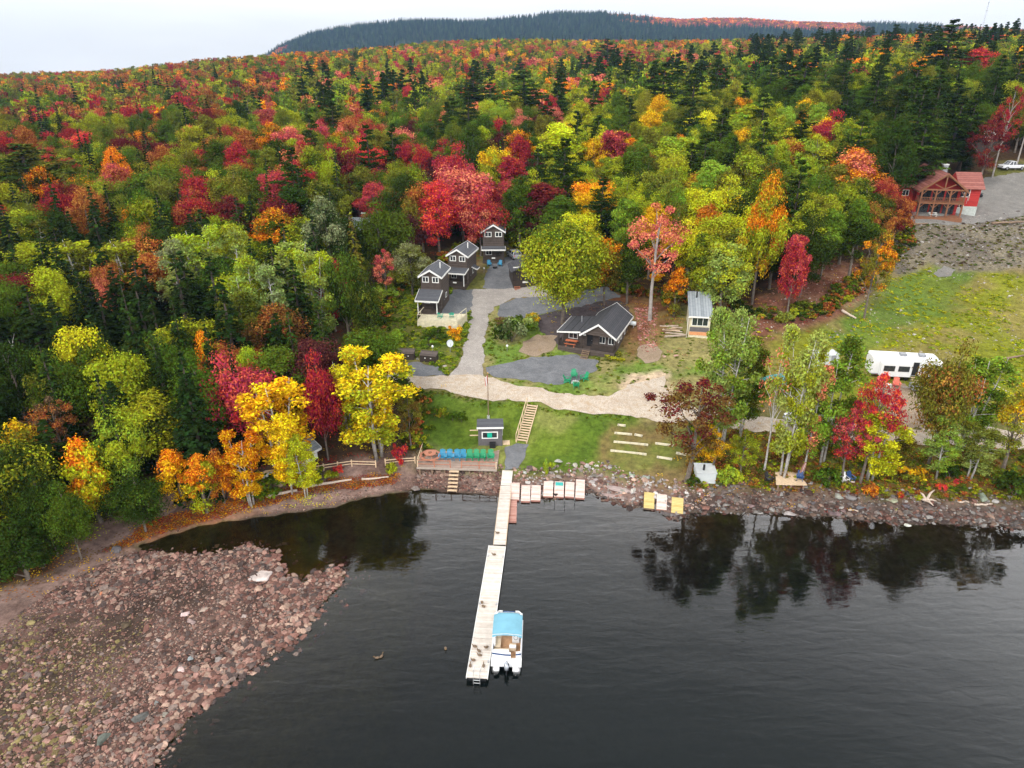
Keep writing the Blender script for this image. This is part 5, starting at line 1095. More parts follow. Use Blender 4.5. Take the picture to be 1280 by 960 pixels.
def fence(pts, label, mat='postw', h=.9, sp=2.0, name='rail_fence'):
    P_ = [at(x, y) for x, y in pts]; r = empty(name, P_[0], 0, label, 'fence'); k0 = P_[0]
    for a_, b_ in zip(P_[:-1], P_[1:]):
        n = max(1, round((b_ - a_).length / sp)); prev = None
        for k in range(n + 1):
            q = a_.lerp(b_, k / n); q = Vector((q.x, q.y, hgt(q.x, q.y))) - k0
            m_ = MB(); m_.b2(q.x - .06, q.x + .06, q.y - .06, q.y + .06, q.z - .4, q.z + h)
            if k < n or b_ is P_[-1]: m_.build('post', M[mat], r)
            if prev is not None:
                m_ = MB(); m_.bar(prev + Vector((0, -.08, h - .15)), q + Vector((0, -.08, h - .15)), .05, .1); m_.bar(prev + Vector((0, -.08, h * .45)), q + Vector((0, -.08, h * .45)), .05, .1); m_.build('rail', M[mat], r)
            prev = q
fence([(372,594),(405,588),(440,583),(470,584)], 'weathered rail fence behind the birches along the left beach', 'stairw'); fence([(482,582),(500,580),(519,579)], 'short rail fence left of the seating deck', 'stairw')

# ---- seating deck by the water
A_, B_ = atz(521, 584, 1.75), atz(621, 587, 1.75); vx = (B_ - A_); Ld = vx.length; rz = math.atan2(vx.y, vx.x); Wd = 4.4
dk = empty('seating_deck', A_, rz, 'low brown boarded deck by the water with a row of coloured chairs', 'deck')
a = MB(); a.b2(0, Ld, 0, Wd, -.10, 0); a.build('deck_floor', M['deck'], dk)
a = MB(); a.b2(-.02, Ld + .02, -.06, -.004, -.22, .02); a.build('edge_board', M['oldwood'], dk)
a = MB(); [a.b2(t - .08, t + .08, .1, .26, -1.6, -.1) for t in np.linspace(.3, Ld - .3, 7)]; a.build('footing', M['postw'], dk)
for t in (.08, Ld * .22, Ld * .42, Ld * .56, Ld * .78, Ld - .08): a = MB(); a.b2(t - .05, t + .05, .02, .12, 0, .95); a.build('post', M['hexw' if .1 < t < Ld - .2 else 'stairw'], dk)
for (a0, a1) in ((.08, Ld * .42), (Ld * .56, Ld - .08)): a = MB(); a.b2(a0, a1, .04, .09, .88, .95); a.b2(a0, a1, .04, .09, .4, .46); a.build('rail', M['hexw'], dk)
a = MB(); a.b2(.02, .09, .3, Wd - .3, .88, .95); a.b2(.02, .09, .3, Wd - .3, .4, .46); a.build('rail', M['stairw'], dk)
st = empty('beach_steps', off(A_, rz, Ld * .47, -.07), rz, 'small wooden steps from the seating deck down to the beach', 'steps')
for k in range(6): a = MB(); a.b2(-.55, .55, -.38 * (k + 1), -.38 * k - .06, -.26 * (k + 1) - .0, -.26 * (k + 1) + .06); a.build('tread', M['stairw'], st)
for sx_ in (-.5, .5): a = MB(); a.bar((sx_, 0, -.25), (sx_, -2.3, -1.75), .06, .2); a.build('stringer', M['postw'], st)
ch_px = [(553,'blue'),(562,'blue'),(571.5,'blue'),(578.5,'blue'),(587,'green'),(595,'green'),(603,'green'),(613.5,'green')]
for k, (x, c) in enumerate(ch_px):
    q = atz(x, 574.5, 1.75); chair('green' if c == 'green' else 'blue', q, rz + R(random.uniform(-6, 6)), ['leftmost blue chair on the seating deck', 'second blue chair from left on the seating deck', 'third blue chair from left on the seating deck', 'fourth blue chair, next to the first green one, on the deck', 'leftmost green chair on the seating deck', 'second green chair from left on the seating deck', 'third green chair from left on the seating deck', 'rightmost green chair on the seating deck, set apart'][k], 'chairs in a row on the seating deck', 1.12)
q = atz(538, 573, 1.75); hx = empty('octagonal_picnic_table', q, 0, 'terracotta brown octagonal picnic table at the left of the deck', 'table')
pol = lambda r_, n=8, o=.39: [(r_ * math.cos(o + 2 * math.pi * k / n), r_ * math.sin(o + 2 * math.pi * k / n)) for k in range(n)]
a = MB(); a.prismz(pol(.72), .74, .80); a.build('tabletop', M['hexw'], hx); a = MB(); a.prismz(pol(.22), .802, .87); a.build('centre_piece', M['timber'], hx)
for k in range(8):
    P1, P2 = pol(1.32), pol(1.0); a = MB(); k2 = (k + 1) % 8; a.prismz([P2[k], P1[k], P1[k2], P2[k2]], .42, .47); a.build('bench', M['hexw'], hx)
for k in range(4): an = k * math.pi / 2 + .39; a = MB(); a.bar((.2 * math.cos(an), .2 * math.sin(an), .74), (1.15 * math.cos(an), 1.15 * math.sin(an), 0), .07, .1); a.build('leg', M['hexw'], hx)
# ---- stairs on the lawn
b0, b1 = at(652, 554), at(665.5, 508); vy = (b1 - b0); rz = math.atan2(vy.y, vy.x) - math.pi / 2; Ls = vy.xy.length; dz = b1.z - b0.z
st = empty('lawn_stairs', b0, rz, 'long pale wooden stairs with a handrail climbing the lawn', 'stairs'); hw_ = 6.0 * mpp(b0)
n = 15
for k in range(n): a = MB(); t = (k + .5) / n; a.b2(-hw_, hw_, Ls * t - Ls / n * .36, Ls * t + Ls / n * .36, dz * t + .22, dz * t + .28); a.build('tread', M['stairw'], st)
for sx_ in (-1, 1): a = MB(); a.bar((sx_ * (hw_ + .06), -.1, .1), (sx_ * (hw_ + .06), Ls + .1, dz + .1), .08, .34); a.build('stringer', M['stairw'], st)
a = MB(); a.bar((-hw_ - .12, 0, 1.15), (-hw_ - .12, Ls, dz + 1.15), .07, .1)
for k in range(6): t = k / 5; a.b2(-hw_ - .16, -hw_ - .08, Ls * t - .04, Ls * t + .04, dz * t - .2, dz * t + 1.12)
a.build('handrail', M['stairw'], st)
# ---- hut with serving window, flag pole
p = at(613, 557); rz = R(2); r = empty('boat_hut', p, rz, 'small grey hut with white framed window and teal shutter on the lawn', 'hut'); x = 30 * mpp(p) / 2
a = MB(); a.b2(-x, x, 0, 2.2, -.6, 2.25); a.build('wall', M['greywall'], r)
a = MB(); a.add([(-x - .15, -.35, 2.55), (x + .15, -.35, 2.55), (x + .15, 2.5, 2.2), (-x - .15, 2.5, 2.2), (-x - .15, -.35, 2.68), (x + .15, -.35, 2.68), (x + .15, 2.5, 2.33), (-x - .15, 2.5, 2.33)], [(0, 3, 2, 1), (4, 5, 6, 7), (0, 1, 5, 4), (1, 2, 6, 5), (2, 3, 7, 6), (3, 0, 4, 7)]); ro = a.build('roof', M['shingle'], r); a = MB(); a.b2(-x - .15, x + .15, -.41, -.355, 2.48, 2.7); a.build('fascia', M['white'], ro)
f = window(r, -.05, 0, 1.45, x * 1.35, .95, panes=1, fr=.13); a = MB(); a.b2(-.35, .22, -.10, -.065, 1.12, 1.78); a.build('shutter', M['teal'], f)
a = MB(); a.b2(-.1, .6, -.5, -.02, -.1, .55); a.build('cooler_box', M['black'], r); window(r, .9, x, 1.4, .5, .8, 'r', 1); a = MB(); a.b2(x + .05, x + .9, .2, 1.0, -.1, .12); a.build('step', M['stairw'], r)
for z_ in (1.2, 1.9): a = MB(); a.b2(-x - 1.0, -x - .002, .3, .42, z_, z_ + .08); a.build('bracket_arm', M['stairw'], r)
p = at(610.5, 522.5); r = empty('flag_pole', p, 0, 'tall thin flag pole with a limp red and white flag behind the hut', 'flag pole'); lo, hi = 1, 30
for _ in range(30):
    m_ = (lo + hi) / 2; lo, hi = (m_, hi) if proj(p.x, p.y, p.z + m_)[1] > 467 else (lo, m_)
a = MB(); a.tube([(0, 0, -.4), (0, 0, hi * .5), (0, 0, hi)], [.07, .055, .035], 8); a.build('pole', M['postw'], r); a = MB(); a.ell((0, 0, hi + .06), (.09, .09, .09), 8, 6); a.build('finial', M['bill'], r); a = MB(); a.cyl((0, 0), .22, -.3, .35, 12, .16); a.build('base', M['concrete'], r)
fl_ = MB(); n = 8; vs = []
for i in range(n + 1):
    for j in range(6): t = i / n; s = j / 5; vs.append((-.05 - .34 * s * (1 - .35 * t), .07 * math.sin(s * 7 + t * 2), hi - .2 - t * 1.15 - s * .45))
fl_.add(vs, [(i * 6 + j, i * 6 + j + 1, (i + 1) * 6 + j + 1, (i + 1) * 6 + j) for i in range(n) for j in range(5)]); fl_.fm = [1 if (k % 5) in (1, 2, 3) else 0 for k in range(len(fl_.f))]; fl_.build('flag', [M['flagr'], M['white']], r)
# ---- dock
ZD = .55
def seg(name, a_, b_, w0, n, gap, mat, label, floatb, cat='dock', group=None, z=ZD, th=.12):
    v = b_ - a_; L_ = v.length; rz = math.atan2(v.y, v.x) - math.pi / 2; out_ = []
    r = empty(name, a_, rz, label, cat, group)
    for k in range(n):
        y0, y1 = L_ * k / n + gap / 2, L_ * (k + 1) / n - gap / 2; m_ = MB(); m_.b2(-w0 / 2, w0 / 2, y0, y1, -th, 0); s = m_.build('dock_section', M[mat], r)
        m_ = MB()
        for sx_ in (-1, 1): m_.b2(sx_ * (w0 / 2 + .004), sx_ * (w0 / 2 + .05), y0, y1, -.20, .02)
        m_.build('edge_beam', M['stairw'] if not floatb else M['white'], s)
        m_ = MB(); 
        if floatb: m_.b2(-w0 / 2 + .1, w0 / 2 - .1, y0 + .15, y1 - .15, -z - .25, -th - .004); m_.build('float', M['black'], s)
        else:
            for sx_ in (-1, 1): m_.tube([(sx_ * (w0 / 2 - .12), y1 - .3, -z - 1.5), (sx_ * (w0 / 2 - .12), y1 - .3, -th)], .05, 6)
            m_.build('leg', M['steel'], s)
    return r, rz, L_
e0, e1 = atz(596, 847, ZD), atz(621.5, 682, ZD); n0, n1 = atz(624.5, 681, ZD), atz(634.5, 588, ZD + .9)
wide, drz, DL = seg('floating_dock', e0, e1, 1.62, 4, .06, 'dock', 'wide bleached floating dock of four sections with a ladder at its end', True)
v = n1 - n0
n1w = atz(632.5, 607, ZD); nar, nrz, NL = seg('dock_walkway', atz(624.5, 680, ZD), n1w, 1.18, 4, .05, 'dock', 'narrow bleached walkway joining the floating dock to the shore', False)
rampv = n1 - n1w; a = MB(); rp = empty('dock_ramp', n1w, math.atan2(rampv.y, rampv.x) - math.pi / 2, 'short pale ramp from the narrow walkway up to the lawn path', 'ramp'); a.add([(-.6, 0, .03), (.6, 0, .03), (.6, rampv.xy.length, rampv.z), (-.6, rampv.xy.length, rampv.z), (-.6, 0, -.08), (.6, 0, -.08), (.6, rampv.xy.length, rampv.z - .12), (-.6, rampv.xy.length, rampv.z - .12)], [(0, 1, 2, 3), (4, 7, 6, 5), (0, 4, 5, 1), (1, 5, 6, 2), (2, 6, 7, 3), (3, 7, 4, 0)]); a.build('ramp_board', M['dock'], rp)
ld = MB()
for sx_ in (-.26, .26): ld.tube([(sx_, .5, .02), (sx_, .5, .75), (sx_, -.02, .85), (sx_, -.16, .1), (sx_, -.2, -1.5)], .028, 6)
for k in range(5): ld.tube([(-.26, -.17, -.1 - k * .3), (.26, -.17, -.1 - k * .3)], .025, 6)
ld.build('ladder', M['alu'], wide)
for t in (.1, .5, .9):
    for sx_ in (-1, 1): a = MB(); a.b2(sx_ * .72 - .05, sx_ * .72 + .05, DL * t - .12, DL * t + .12, .003, .07); a.build('cleat', M['steel'], wide)
# ---- ducks
def duck_mesh():
    r = empty('duck', (0, 0, 0), 0, '', 'duck'); a = MB(); a.tube([(0, -.24, .13), (0, -.18, .12), (0, -.05, .11), (0, .1, .12), (0, .2, .16)], [.015, .07, .11, .10, .03], 10)
    n0 = len(a.v); a.tube([(0, .15, .15), (0, .19, .24), (0, .2, .28)], [.05, .035, .04], 8); a.ell((0, .21, .30), (.042, .055, .045), 8, 6); a.build('body', M['duckb'], r, smooth=True)
    a = MB(); a.b2(-.018, .018, .255, .32, .285, .3); a.build('bill', M['bill'], r)
    for sx_ in (-1, 1): a = MB(); a.ell((sx_ * .095, -.03, .13), (.025, .15, .055), 8, 6); a.build('wing', M['duckw'] if sx_ > 2 else M['duckb'], r, smooth=True)
    return r
dk0 = duck_mesh(); dloc = []
for x, y, l in [(471.5,823,'left duck of the pair swimming in the lake'),(477,821,'right duck of the pair swimming in the lake'),(557,811.5,'single duck swimming left of the dock')]: q = atz(x, y, 0); dloc.append((q.x, q.y, -.03, l, 'ducks on the lake'))
for x, y, l in [(591,809,'duck standing apart at the left edge of the dock end'),(596,814.5,'duck nearest the dock ladder on its left'),(605.5,810,'duck at the right of the dock ladder'),(585.5,833,'duck at the dock corner left of the ladder'),(602,833,'lowest duck on the dock end'),(589,826,'duck in the middle of the group on the dock end'),(597,820,'duck facing the ladder in the dock group'),(602.5,754,'left duck of the pair halfway along the floating dock'),(604.5,759,'right duck of the pair halfway along the floating dock'),(617.5,694,'duck alone at the shore end of the floating dock'),(622,667,'duck on the narrow walkway near the floating dock')]:
    q = atz(x, y, ZD); 
    if y > 800: q = atz(x + 2.5, y, ZD)
    dloc.append((q.x, q.y, ZD + .0, l, 'ducks resting on the dock'))
for k, (x, y, z, l, g_) in enumerate(dloc):
    d = dk0 if k == 0 else copy_tree(dk0); d.location = (x, y, z); d.rotation_euler = (0, 0, random.uniform(0, 6.28)); d['label'] = l; d['group'] = g_; d.scale = (.9,) * 3
# ---- pontoon boat
bc = atz(632.5, 833, .5); bt = atz(636.5, 770, .5); vy = bt - bc; brz = math.atan2(vy.y, vy.x) - math.pi / 2; BL = vy.length; bw = 2.45
bt_ = empty('pontoon_boat', (bc.x, bc.y, 0), brz, 'white pontoon boat with light blue canopy moored at the end of the dock', 'boat')
for sx_ in (-1, 1): a = MB(); a.tube([(sx_ * .85, -.25, .12), (sx_ * .85, -.1, .12), (sx_ * .85, BL - .9, .12), (sx_ * .85, BL - .1, .3), (sx_ * .85, BL + .1, .42)], [.25, .31, .31, .22, .05], 14); a.build('pontoon', M['alu'], bt_, smooth=True)
a = MB(); a.prismz([(-bw / 2, 0), (bw / 2, 0), (bw / 2, BL - .5), (bw / 2 - .35, BL - .1), (-bw / 2 + .35, BL - .1), (-bw / 2, BL - .5)], .44, .54); a.build('deck_frame', M['rv'], bt_)
a = MB(); a.prismz([(-bw / 2 + .14, .85), (bw / 2 - .14, .85), (bw / 2 - .14, BL - .6), (bw / 2 - .4, BL - .25), (-bw / 2 + .4, BL - .25), (-bw / 2 + .14, BL - .6)], .543, .56); a.build('carpet', M['tan'], bt_)
x = bw / 2 - .08
for nm, pts in (('fence_panel', [(-x, .85), (-x, BL - .55), (-x + .3, BL - .2), (-.55, BL - .2)]), ('fence_panel', [(.55, BL - .2), (x - .3, BL - .2), (x, BL - .55), (x, .85)]), ('fence_panel', [(-x, .85), (-.1, .72), (.35, .72)]), ('fence_panel', [(x, .85), (.75, .78)])):
    f = MB(); s = MB()
    for a_, b_ in zip(pts[:-1], pts[1:]): f.bar((*a_, .9), (*b_, .9), .05, .64); s.bar((*a_, 1.0), (*b_, 1.0), .065, .16); f.bar((*a_, 1.25), (*b_, 1.25), .06, .05)
    fo = f.build(nm, M['rv'], bt_); s.build('stripe', M['navy'], fo)
a = MB(); a.b2(-.5, .5, BL - .24, BL - .16, .6, 1.2); a.build('gate', M['navy'], bt_)
def seat(x0, x1, y0, y1, bx=None):
    a = MB(); a.b2(x0, x1, y0, y1, .56, .98)
    s = a.build('seat', M['beige'], bt_, bevel=.03)
    if bx: a = MB(); a.b2(*bx, .98, 1.32); a.build('backrest', M['rv'], s, bevel=.03)
seat(-x + .06, -x + .62, 1.6, 3.0, (-x + .05, -x + .2, 1.6, 3.0)); seat(-x + .06, .2, .85, 1.45, (-x + .06, .2, .84, .98)); seat(x - .62, x - .06, 3.2, 5.0, (x - .2, x - .05, 3.2, 5.0)); seat(-x + .06, -x + .62, 3.8, 5.2, (-x + .05, -x + .2, 3.8, 5.2))
seat(x - .95, x - .4, 1.5, 2.0, (x - .95, x - .4, 1.42, 1.52))
a = MB(); a.b2(x - .75, x - .15, 2.4, 2.85, .56, 1.4); c_ = a.build('helm', M['rv'], bt_, bevel=.04); a = MB(); a.tube([(x - .45 + .17 * math.cos(t), 2.32 + .05 * math.sin(t), 1.25 + .17 * math.sin(t)) for t in np.linspace(0, 6.28, 17)], .016, 5, False); a.build('steering_wheel', M['black'], c_)
vs = []; n = 12
for i in range(n + 1):
    t = i / n; yy_ = 1.75 + t * 2.55
    for j in range(7): s = j / 6 * 2 - 1; vs.append((s * (bw / 2 - .02), yy_, 2.12 + .12 * math.cos(s * 1.5) + .10 * math.sin(math.pi * t) - (.16 if i in (0, n) else 0) - .16 * (abs(s) > .99) - .02 * math.cos(t * 6.28 * 3)))
a = MB(); a.add(vs + [(v_[0], v_[1], v_[2] - .02) for v_ in vs], [(i * 7 + j, i * 7 + j + 1, (i + 1) * 7 + j + 1, (i + 1) * 7 + j) for i in range(n) for j in range(6)] + [(91 + i * 7 + j, 91 + i * 7 + j + 1, 91 + (i + 1) * 7 + j + 1, 91 + (i + 1) * 7 + j) for i in range(n) for j in range(6)]); cn_ = a.build('canopy', M['bim'], bt_, smooth=True)
for yy_, tt in ((1.8, 2.7), (3.0, 3.1), (4.25, 3.5)): a = MB(); [a.tube([(sx_ * x, tt, 1.25), (sx_ * (bw / 2 - .06), yy_, 2.06)], .022, 6) for sx_ in (-1, 1)]; a.tube([(-bw / 2 + .06, yy_, 2.06), (0, yy_, 2.17), (bw / 2 - .06, yy_, 2.06)], .022, 6); a.build('canopy_bow', M['alu'], cn_)
om = MB(); om.tube([(.05, -.45, .62), (.05, -.42, .95), (.05, -.3, 1.12), (.05, -.12, 1.1)], [.14, .21, .2, .1], 12); o_ = om.build('outboard_motor', M['silver'], bt_, smooth=True); a = MB(); a.b2(.0, .1, -.42, -.2, -.6, .65); a.b2(-.15, .25, -.2, .0, .2, .8); a.build('motor_leg', M['black'], o_)
for sx_ in (-1, 1): a = MB(); a.b2(sx_ * .75 - .22, sx_ * .75 + .22, -.42, -.004, .4, .5); a.build('swim_step', M['rv'], bt_)
# ---- dock panels pulled ashore
for k, (x0, x1, y0, y1, m_, l) in enumerate([(637.5,649,625,604,'pink','faded pink dock panel beside the walkway, top end up the bank'),(651,662.5,627,607,'pink','second faded pink panel from the walkway'),(663.5,675.5,626,607,'pink','third faded pink panel from the walkway'),(679,691,621,602,'pink','whitish pink panel in the middle of the row'),
   (692.5,704.5,621.5,602.5,'pink','pink panel with a teal mat on its top end'),(706,717.5,621.5,603,'pink','pink panel right of the one with the teal mat'),(719,730.5,623,600,'pink','rightmost pink panel of the row'),(634,645.5,652,626,'redwood','wet red panel lying half in the water beside the walkway'),
   (804.5,817.5,636,616,'yel','left yellow panel on the rock ledge'),(820.5,833,637.5,618.5,'pink','pink panel between the two yellow ones'),(839,853.5,642,622.5,'yel','right tilted yellow panel at the water edge')]):
    z0 = .12; lo_ = atz((x0 + x1) / 2, y0, z0); h_ = at((x0 + x1) / 2, y1); z1 = .2 if m_ == 'redwood' else max(.55, h_.z + .12); hi_ = atz((x0 + x1) / 2 + (y0 - y1) * .04, y1, z1); v = hi_ - lo_; L_ = v.length; w = (x1 - x0) * mpp(lo_)
    r = empty('stored_dock', lo_, math.atan2(v.y, v.x) - math.pi / 2, l, 'dock panel', 'dock panels stored along the shore'); r.rotation_euler = (math.asin(v.z / L_), 0, math.atan2(v.y, v.x) - math.pi / 2)
    a = MB(); a.b2(-w / 2, w / 2, 0, L_, .02, .08); a.build('boards', M[m_], r)
    a = MB(); [a.b2(q - .05, q + .05, .02, L_ - .02, -.14, .016) for q in (-w / 2 + .06, w / 2 - .06)]; a.b2(-w / 2, w / 2, -.055, -.004, -.12, .085); a.build('frame', M['redwood'] if m_ != 'yel' else M['postw'], r)
    if k == 4: a = MB(); a.b2(-w / 2 + .1, w / 2 - .1, L_ * .72, L_ * .95, .083, .1); a.build('mat', M['tealroof'], r)
# thin poles standing in the water
for k, (x, y, l) in enumerate([(693,632,'thin mooring pipe left in the water before the pink panels'), (705.5,634,'middle mooring pipe in the water before the pink panels'), (718.5,631,'right mooring pipe in the water before the pink panels')]):
    q = atz(x, y, 0); a = MB(); a.tube([(0, 0, -1), (0, 0, .7)], .03, 6); tag(a.build('mooring_pipe', M['black'], None, q), l, 'mooring pipe', 'mooring pipes')
# ---- terrace timbers
for k, (x0, y0, x1, y1) in enumerate([(772,532,782,533),(768,542,790,544),(767,553,810,557),(763,564,808,569),(819,555,842,558),(821,572,840,575),(793,544,803,546),(845,567,868,571)]):
    a_, b_ = at(x0, y0), at(x1, y1); r = empty('terrace_timber', a_, 0, 'whitish terrace timber in the bare slope right of the lawn, ' + ['top short one', 'second row left', 'third row, long left one', 'bottom row, long left one', 'third row right part', 'bottom row right part', 'second row right part', 'lowest, nearest the bronze maple'][k], 'timber', 'white terrace timbers')
    a = MB(); a.bar((0, 0, .1), tuple((b_ - a_) + Vector((0, 0, .1))), .18, .22); a.build('beam', M['cream'], r); a = MB()
    for t in (.1, .9): q = (b_ - a_) * t; a.tube([(q.x, q.y - .12, q.z - .4), (q.x, q.y - .12, q.z + .25)], .03, 6)
    a.build('stake', M['steel'], r)
# ---- white storage box on the bank
p = at(882, 604); r = empty('storage_box', p, R(-4), 'white metal storage box with black pipe on the rocky bank', 'box'); x = 24 * mpp(p) / 2
a = MB(); a.b2(-x, x, 0, 2.0, -.8, 1.25); a.build('body', M['tank'], r, bevel=.03); a = MB(); a.b2(-x - .06, x + .06, -.06, 2.06, 1.254, 1.34); a.build('lid', M['tank'], r); a = MB(); a.cyl((-.25, .6), .12, 1.34, 2.0, 10); a.build('pipe', M['black'], r)
# ---- shore deck with its furniture
q = at(988, 614); r = empty('shore_deck', (q.x, q.y, q.z + .85), R(-2), 'small pale wooden deck on the right rocky bank', 'deck'); x = 38 * mpp(q) / 2
a = MB(); a.prismz([(-x, 0), (x, 0), (x * .85, 2.6), (-x * .6, 2.6)], -.1, 0); a.build('deck_floor', M['stairw'], r); a = MB(); [a.b2(t - .08, t + .08, .1, .26, -1.2, -.1) for t in (-x + .3, 0, x - .3)]; a.build('footing', M['postw'], r)
z_ = q.z + .85
chair('black', off(q, 0, -x - .4, 1.2), R(30), 'black chair at the left of the small shore deck', 'chairs of the right shore', z=hgt(q.x - x - .4, q.y + 1.2) + .02); chair('navy', off(q, 0, x * .7, .9), R(-20), 'blue chair at the right end of the small shore deck', 'chairs of the right shore', z=z_)
pm = empty('paddle_board', (q.x + x * .85, q.y + 1.5, z_), R(10), 'tall pinkish paddle board leaning at the right of the shore deck', 'paddle board'); a = MB(); pts = [(-.25 * math.sin(math.pi * t) ** .5, t * 2.3) for t in np.linspace(0.01, .99, 9)]; a.prism([(x_, z__) for x_, z__ in pts] + [(-x_, z__) for x_, z__ in pts[::-1]], -.04, .04); a.build('board', M['redwood'], pm); a = MB(); a.b2(-.02, .02, -.055, -.042, .2, 2.1); a.build('stripe', M['white'], pm); pm.rotation_euler = (R(12), 0, R(15))
for x_, y_, l, m_ in [(1056,602,'white folding chair beyond the crimson maples on the bank','white'), (1063,601,'blue chair beside the white one on the right bank','navy'), (1048,604,'white chair left of the pair on the right bank','white')]: q = at(x_, y_); chair(m_, q, R(15), l, 'chairs of the right shore')
# ---- campfire circle with four chairs
q = at(719, 479); a = MB()
for k in range(9): an = k / 9 * 6.283; a.ell((.45 * math.cos(an), .45 * math.sin(an), .1), (.17, .15, .15), 7, 5)
tag(a.build('stone_fire_ring', M['concrete'], None, q), 'round stone fire ring in the middle of the four green chairs', 'fire pit')
for k, (x_, y_, l) in enumerate([(709.5,478,'left green chair of the four around the stone fire ring'), (717.5,472.5,'rear green chair of the four around the stone fire ring'), (730,475.5,'right green chair of the four around the stone fire ring'), (720,484.5,'front green chair of the four around the stone fire ring')]):
    p = at(x_, y_); d_ = q - p; chair('green', p, math.atan2(d_.y, d_.x) + math.pi / 2, l, 'green chairs round the fire ring', 1.15)
# ---- wooden bins, dish, lamps
for x_, y_, rz, l in [(507,450,R(-3),'left dark brown wooden bin beside the gravel pull-in'), (535,453,R(-12),'right dark brown wooden bin, turned slightly, beside the pull-in')]:
    p = at(x_, y_); r = empty('wooden_bin', p, rz, l, 'bin', 'dark wooden bins'); w = 10.5 * mpp(p)
    a = MB(); a.b2(-w, w, 0, 1.1, -.3, .95); a.build('box', M['darkwall'], r); a = MB(); a.add([(-w - .06, -.08, .96), (w + .06, -.08, .96), (w + .06, 1.18, 1.25), (-w - .06, 1.18, 1.25), (-w - .06, -.08, 1.03), (w + .06, -.08, 1.03), (w + .06, 1.18, 1.32), (-w - .06, 1.18, 1.32)], [(0, 3, 2, 1), (4, 5, 6, 7), (0, 1, 5, 4), (1, 2, 6, 5), (2, 3, 7, 6), (3, 0, 4, 7)]); a.build('lid', M['brownwall'], r)
    for t in (-.35, .35): a = MB(); a.b2(w * t - .09, w * t + .09, -.03, -.002, .55, .68); a.build('latch', M['white'], r)
p = at(563, 440); r = empty('satellite_dish', p, 0, 'pale round satellite dish on a short pole beside the driveway', 'satellite dish'); a = MB(); a.tube([(0, 0, -.3), (0, 0, 1.1)], .05, 8); a.build('pole', M['steel'], r); a = MB()
vs = [(0, .1, 0)]; fs = []
for j in (1, 2, 3):
    for k in range(16): an = k / 16 * 6.283; rr = j / 3 * .48; vs.append((rr * math.cos(an), .1 - .14 * (j / 3) ** 2, rr * 1.15 * math.sin(an)))
for k in range(16):
    fs.append((0, 1 + k, 1 + (k + 1) % 16))
    for j in (0, 1): fs.append((1 + j * 16 + k, 1 + (j + 1) * 16 + k, 1 + (j + 1) * 16 + (k + 1) % 16, 1 + j * 16 + (k + 1) % 16))
a.add(vs, fs); o = a.build('dish', M['tank'], r, (0, 0, 1.35)); o.rotation_euler = (R(-25), 0, R(10)); a = MB(); a.tube([(0, 0, -.4), (0, -.5, -.1)], .02, 5); a.b2(-.05, .05, -.56, -.46, -.14, -.04); a.build('feed_arm', M['steel'], o)
for x_, y_, l in [(541,440,'small white globe lamp behind the wooden bins'), (634,439,'small white globe lamp at the foot of the grey green bush'), (605,341,'small white globe lamp beside the middle cabin')]:
    p = at(x_, y_); r = empty('garden_lamp', p, 0, l, 'lamp', 'garden globe lamps'); a = MB(); a.tube([(0, 0, -.2), (0, 0, .7)], .035, 6); a.build('post', M['steel'], r); a = MB(); a.ell((0, 0, .85), (.17, .17, .2), 12, 8); a.build('globe', M['white'], r, smooth=True)

# ---- red timber framed house
p = at(1172, 272); rz = R(-10); r = empty('red_house', p, rz, 'red house with red brown roof and tall timber framed double porch', 'house'); x = 4.0; fz = 2.9; ze = 5.2; zr = 8.3
gable(r, -x, x, 2.4, 11, 0, ze, zr, 'red', 'redroof', .5, 2.6, .18, True, trimmat='timber')
def wing(x0, x1, y0, y1, ze_, zr_, nm):
    a = MB(); ym = (y0 + y1) / 2; vs = [(x0, y0, -1.5), (x0, y1, -1.5), (x0, y1, ze_), (x0, ym, zr_), (x0, y0, ze_)]; vs += [(x1, b_, c_) for _, b_, c_ in vs]; a.add(vs, [(0, 1, 2, 3, 4), (9, 8, 7, 6, 5)] + [(i, (i + 1) % 5, (i + 1) % 5 + 5, i + 5) for i in range(5)]); a.build('wing_wall', M['red'], r)
    a = MB(); k = (zr_ - ze_) / (ym - y0); o_ = .5; A0 = (y0 - o_, ze_ - o_ * k + .03); Rg = (ym, zr_ + .03); A1 = (y1 + o_, ze_ - o_ * k + .03)
    for P_, Q_ in ((A0, Rg), (Rg, A1)):
        xs_ = (min(x0, x1) - (.5 if x0 < 0 else -.02), max(x0, x1) + (.5 if x0 > 0 else -.02)); a.add([(xs_[0], P_[0], P_[1]), (xs_[1], P_[0], P_[1]), (xs_[1], Q_[0], Q_[1]), (xs_[0], Q_[0], Q_[1])] + [(xs_[0], P_[0], P_[1] + .16), (xs_[1], P_[0], P_[1] + .16), (xs_[1], Q_[0], Q_[1] + .16), (xs_[0], Q_[0], Q_[1] + .16)], [(0, 3, 2, 1), (4, 5, 6, 7), (0, 1, 5, 4), (1, 2, 6, 5), (2, 3, 7, 6), (3, 0, 4, 7)])
    a.build('wing_roof', M['redroof'], r)
wing(x + .01, x + 4.3, 4.2, 10.6, 5.3, 7.6, 'r'); wing(-x - 3.0, -x - .01, 4.2, 10.6, 5.3, 7.6, 'l')
a = MB(); a.b2(x + .02, x + 4.36, 4.13, 4.19, -1.2, 1.6); a.b2(x + 4.304, x + 4.36, 4.2, 10.6, -1.2, 1.2); a.build('foundation', M['concrete'], r); a = MB(); a.b2(-x - 3.05, -x - .02, 4.13, 4.19, -1.2, 1.2); a.build('foundation', M['concrete'], r)
window(r, x + 1.4, 4.2, 4.2, 2.0, 1.6, panes=2, fr=.1); window(r, x + 1.0, 4.13, 1.7, 1.6, .9, panes=2); window(r, -x - 1.5, 4.2, 3.9, 1.2, 1.2)
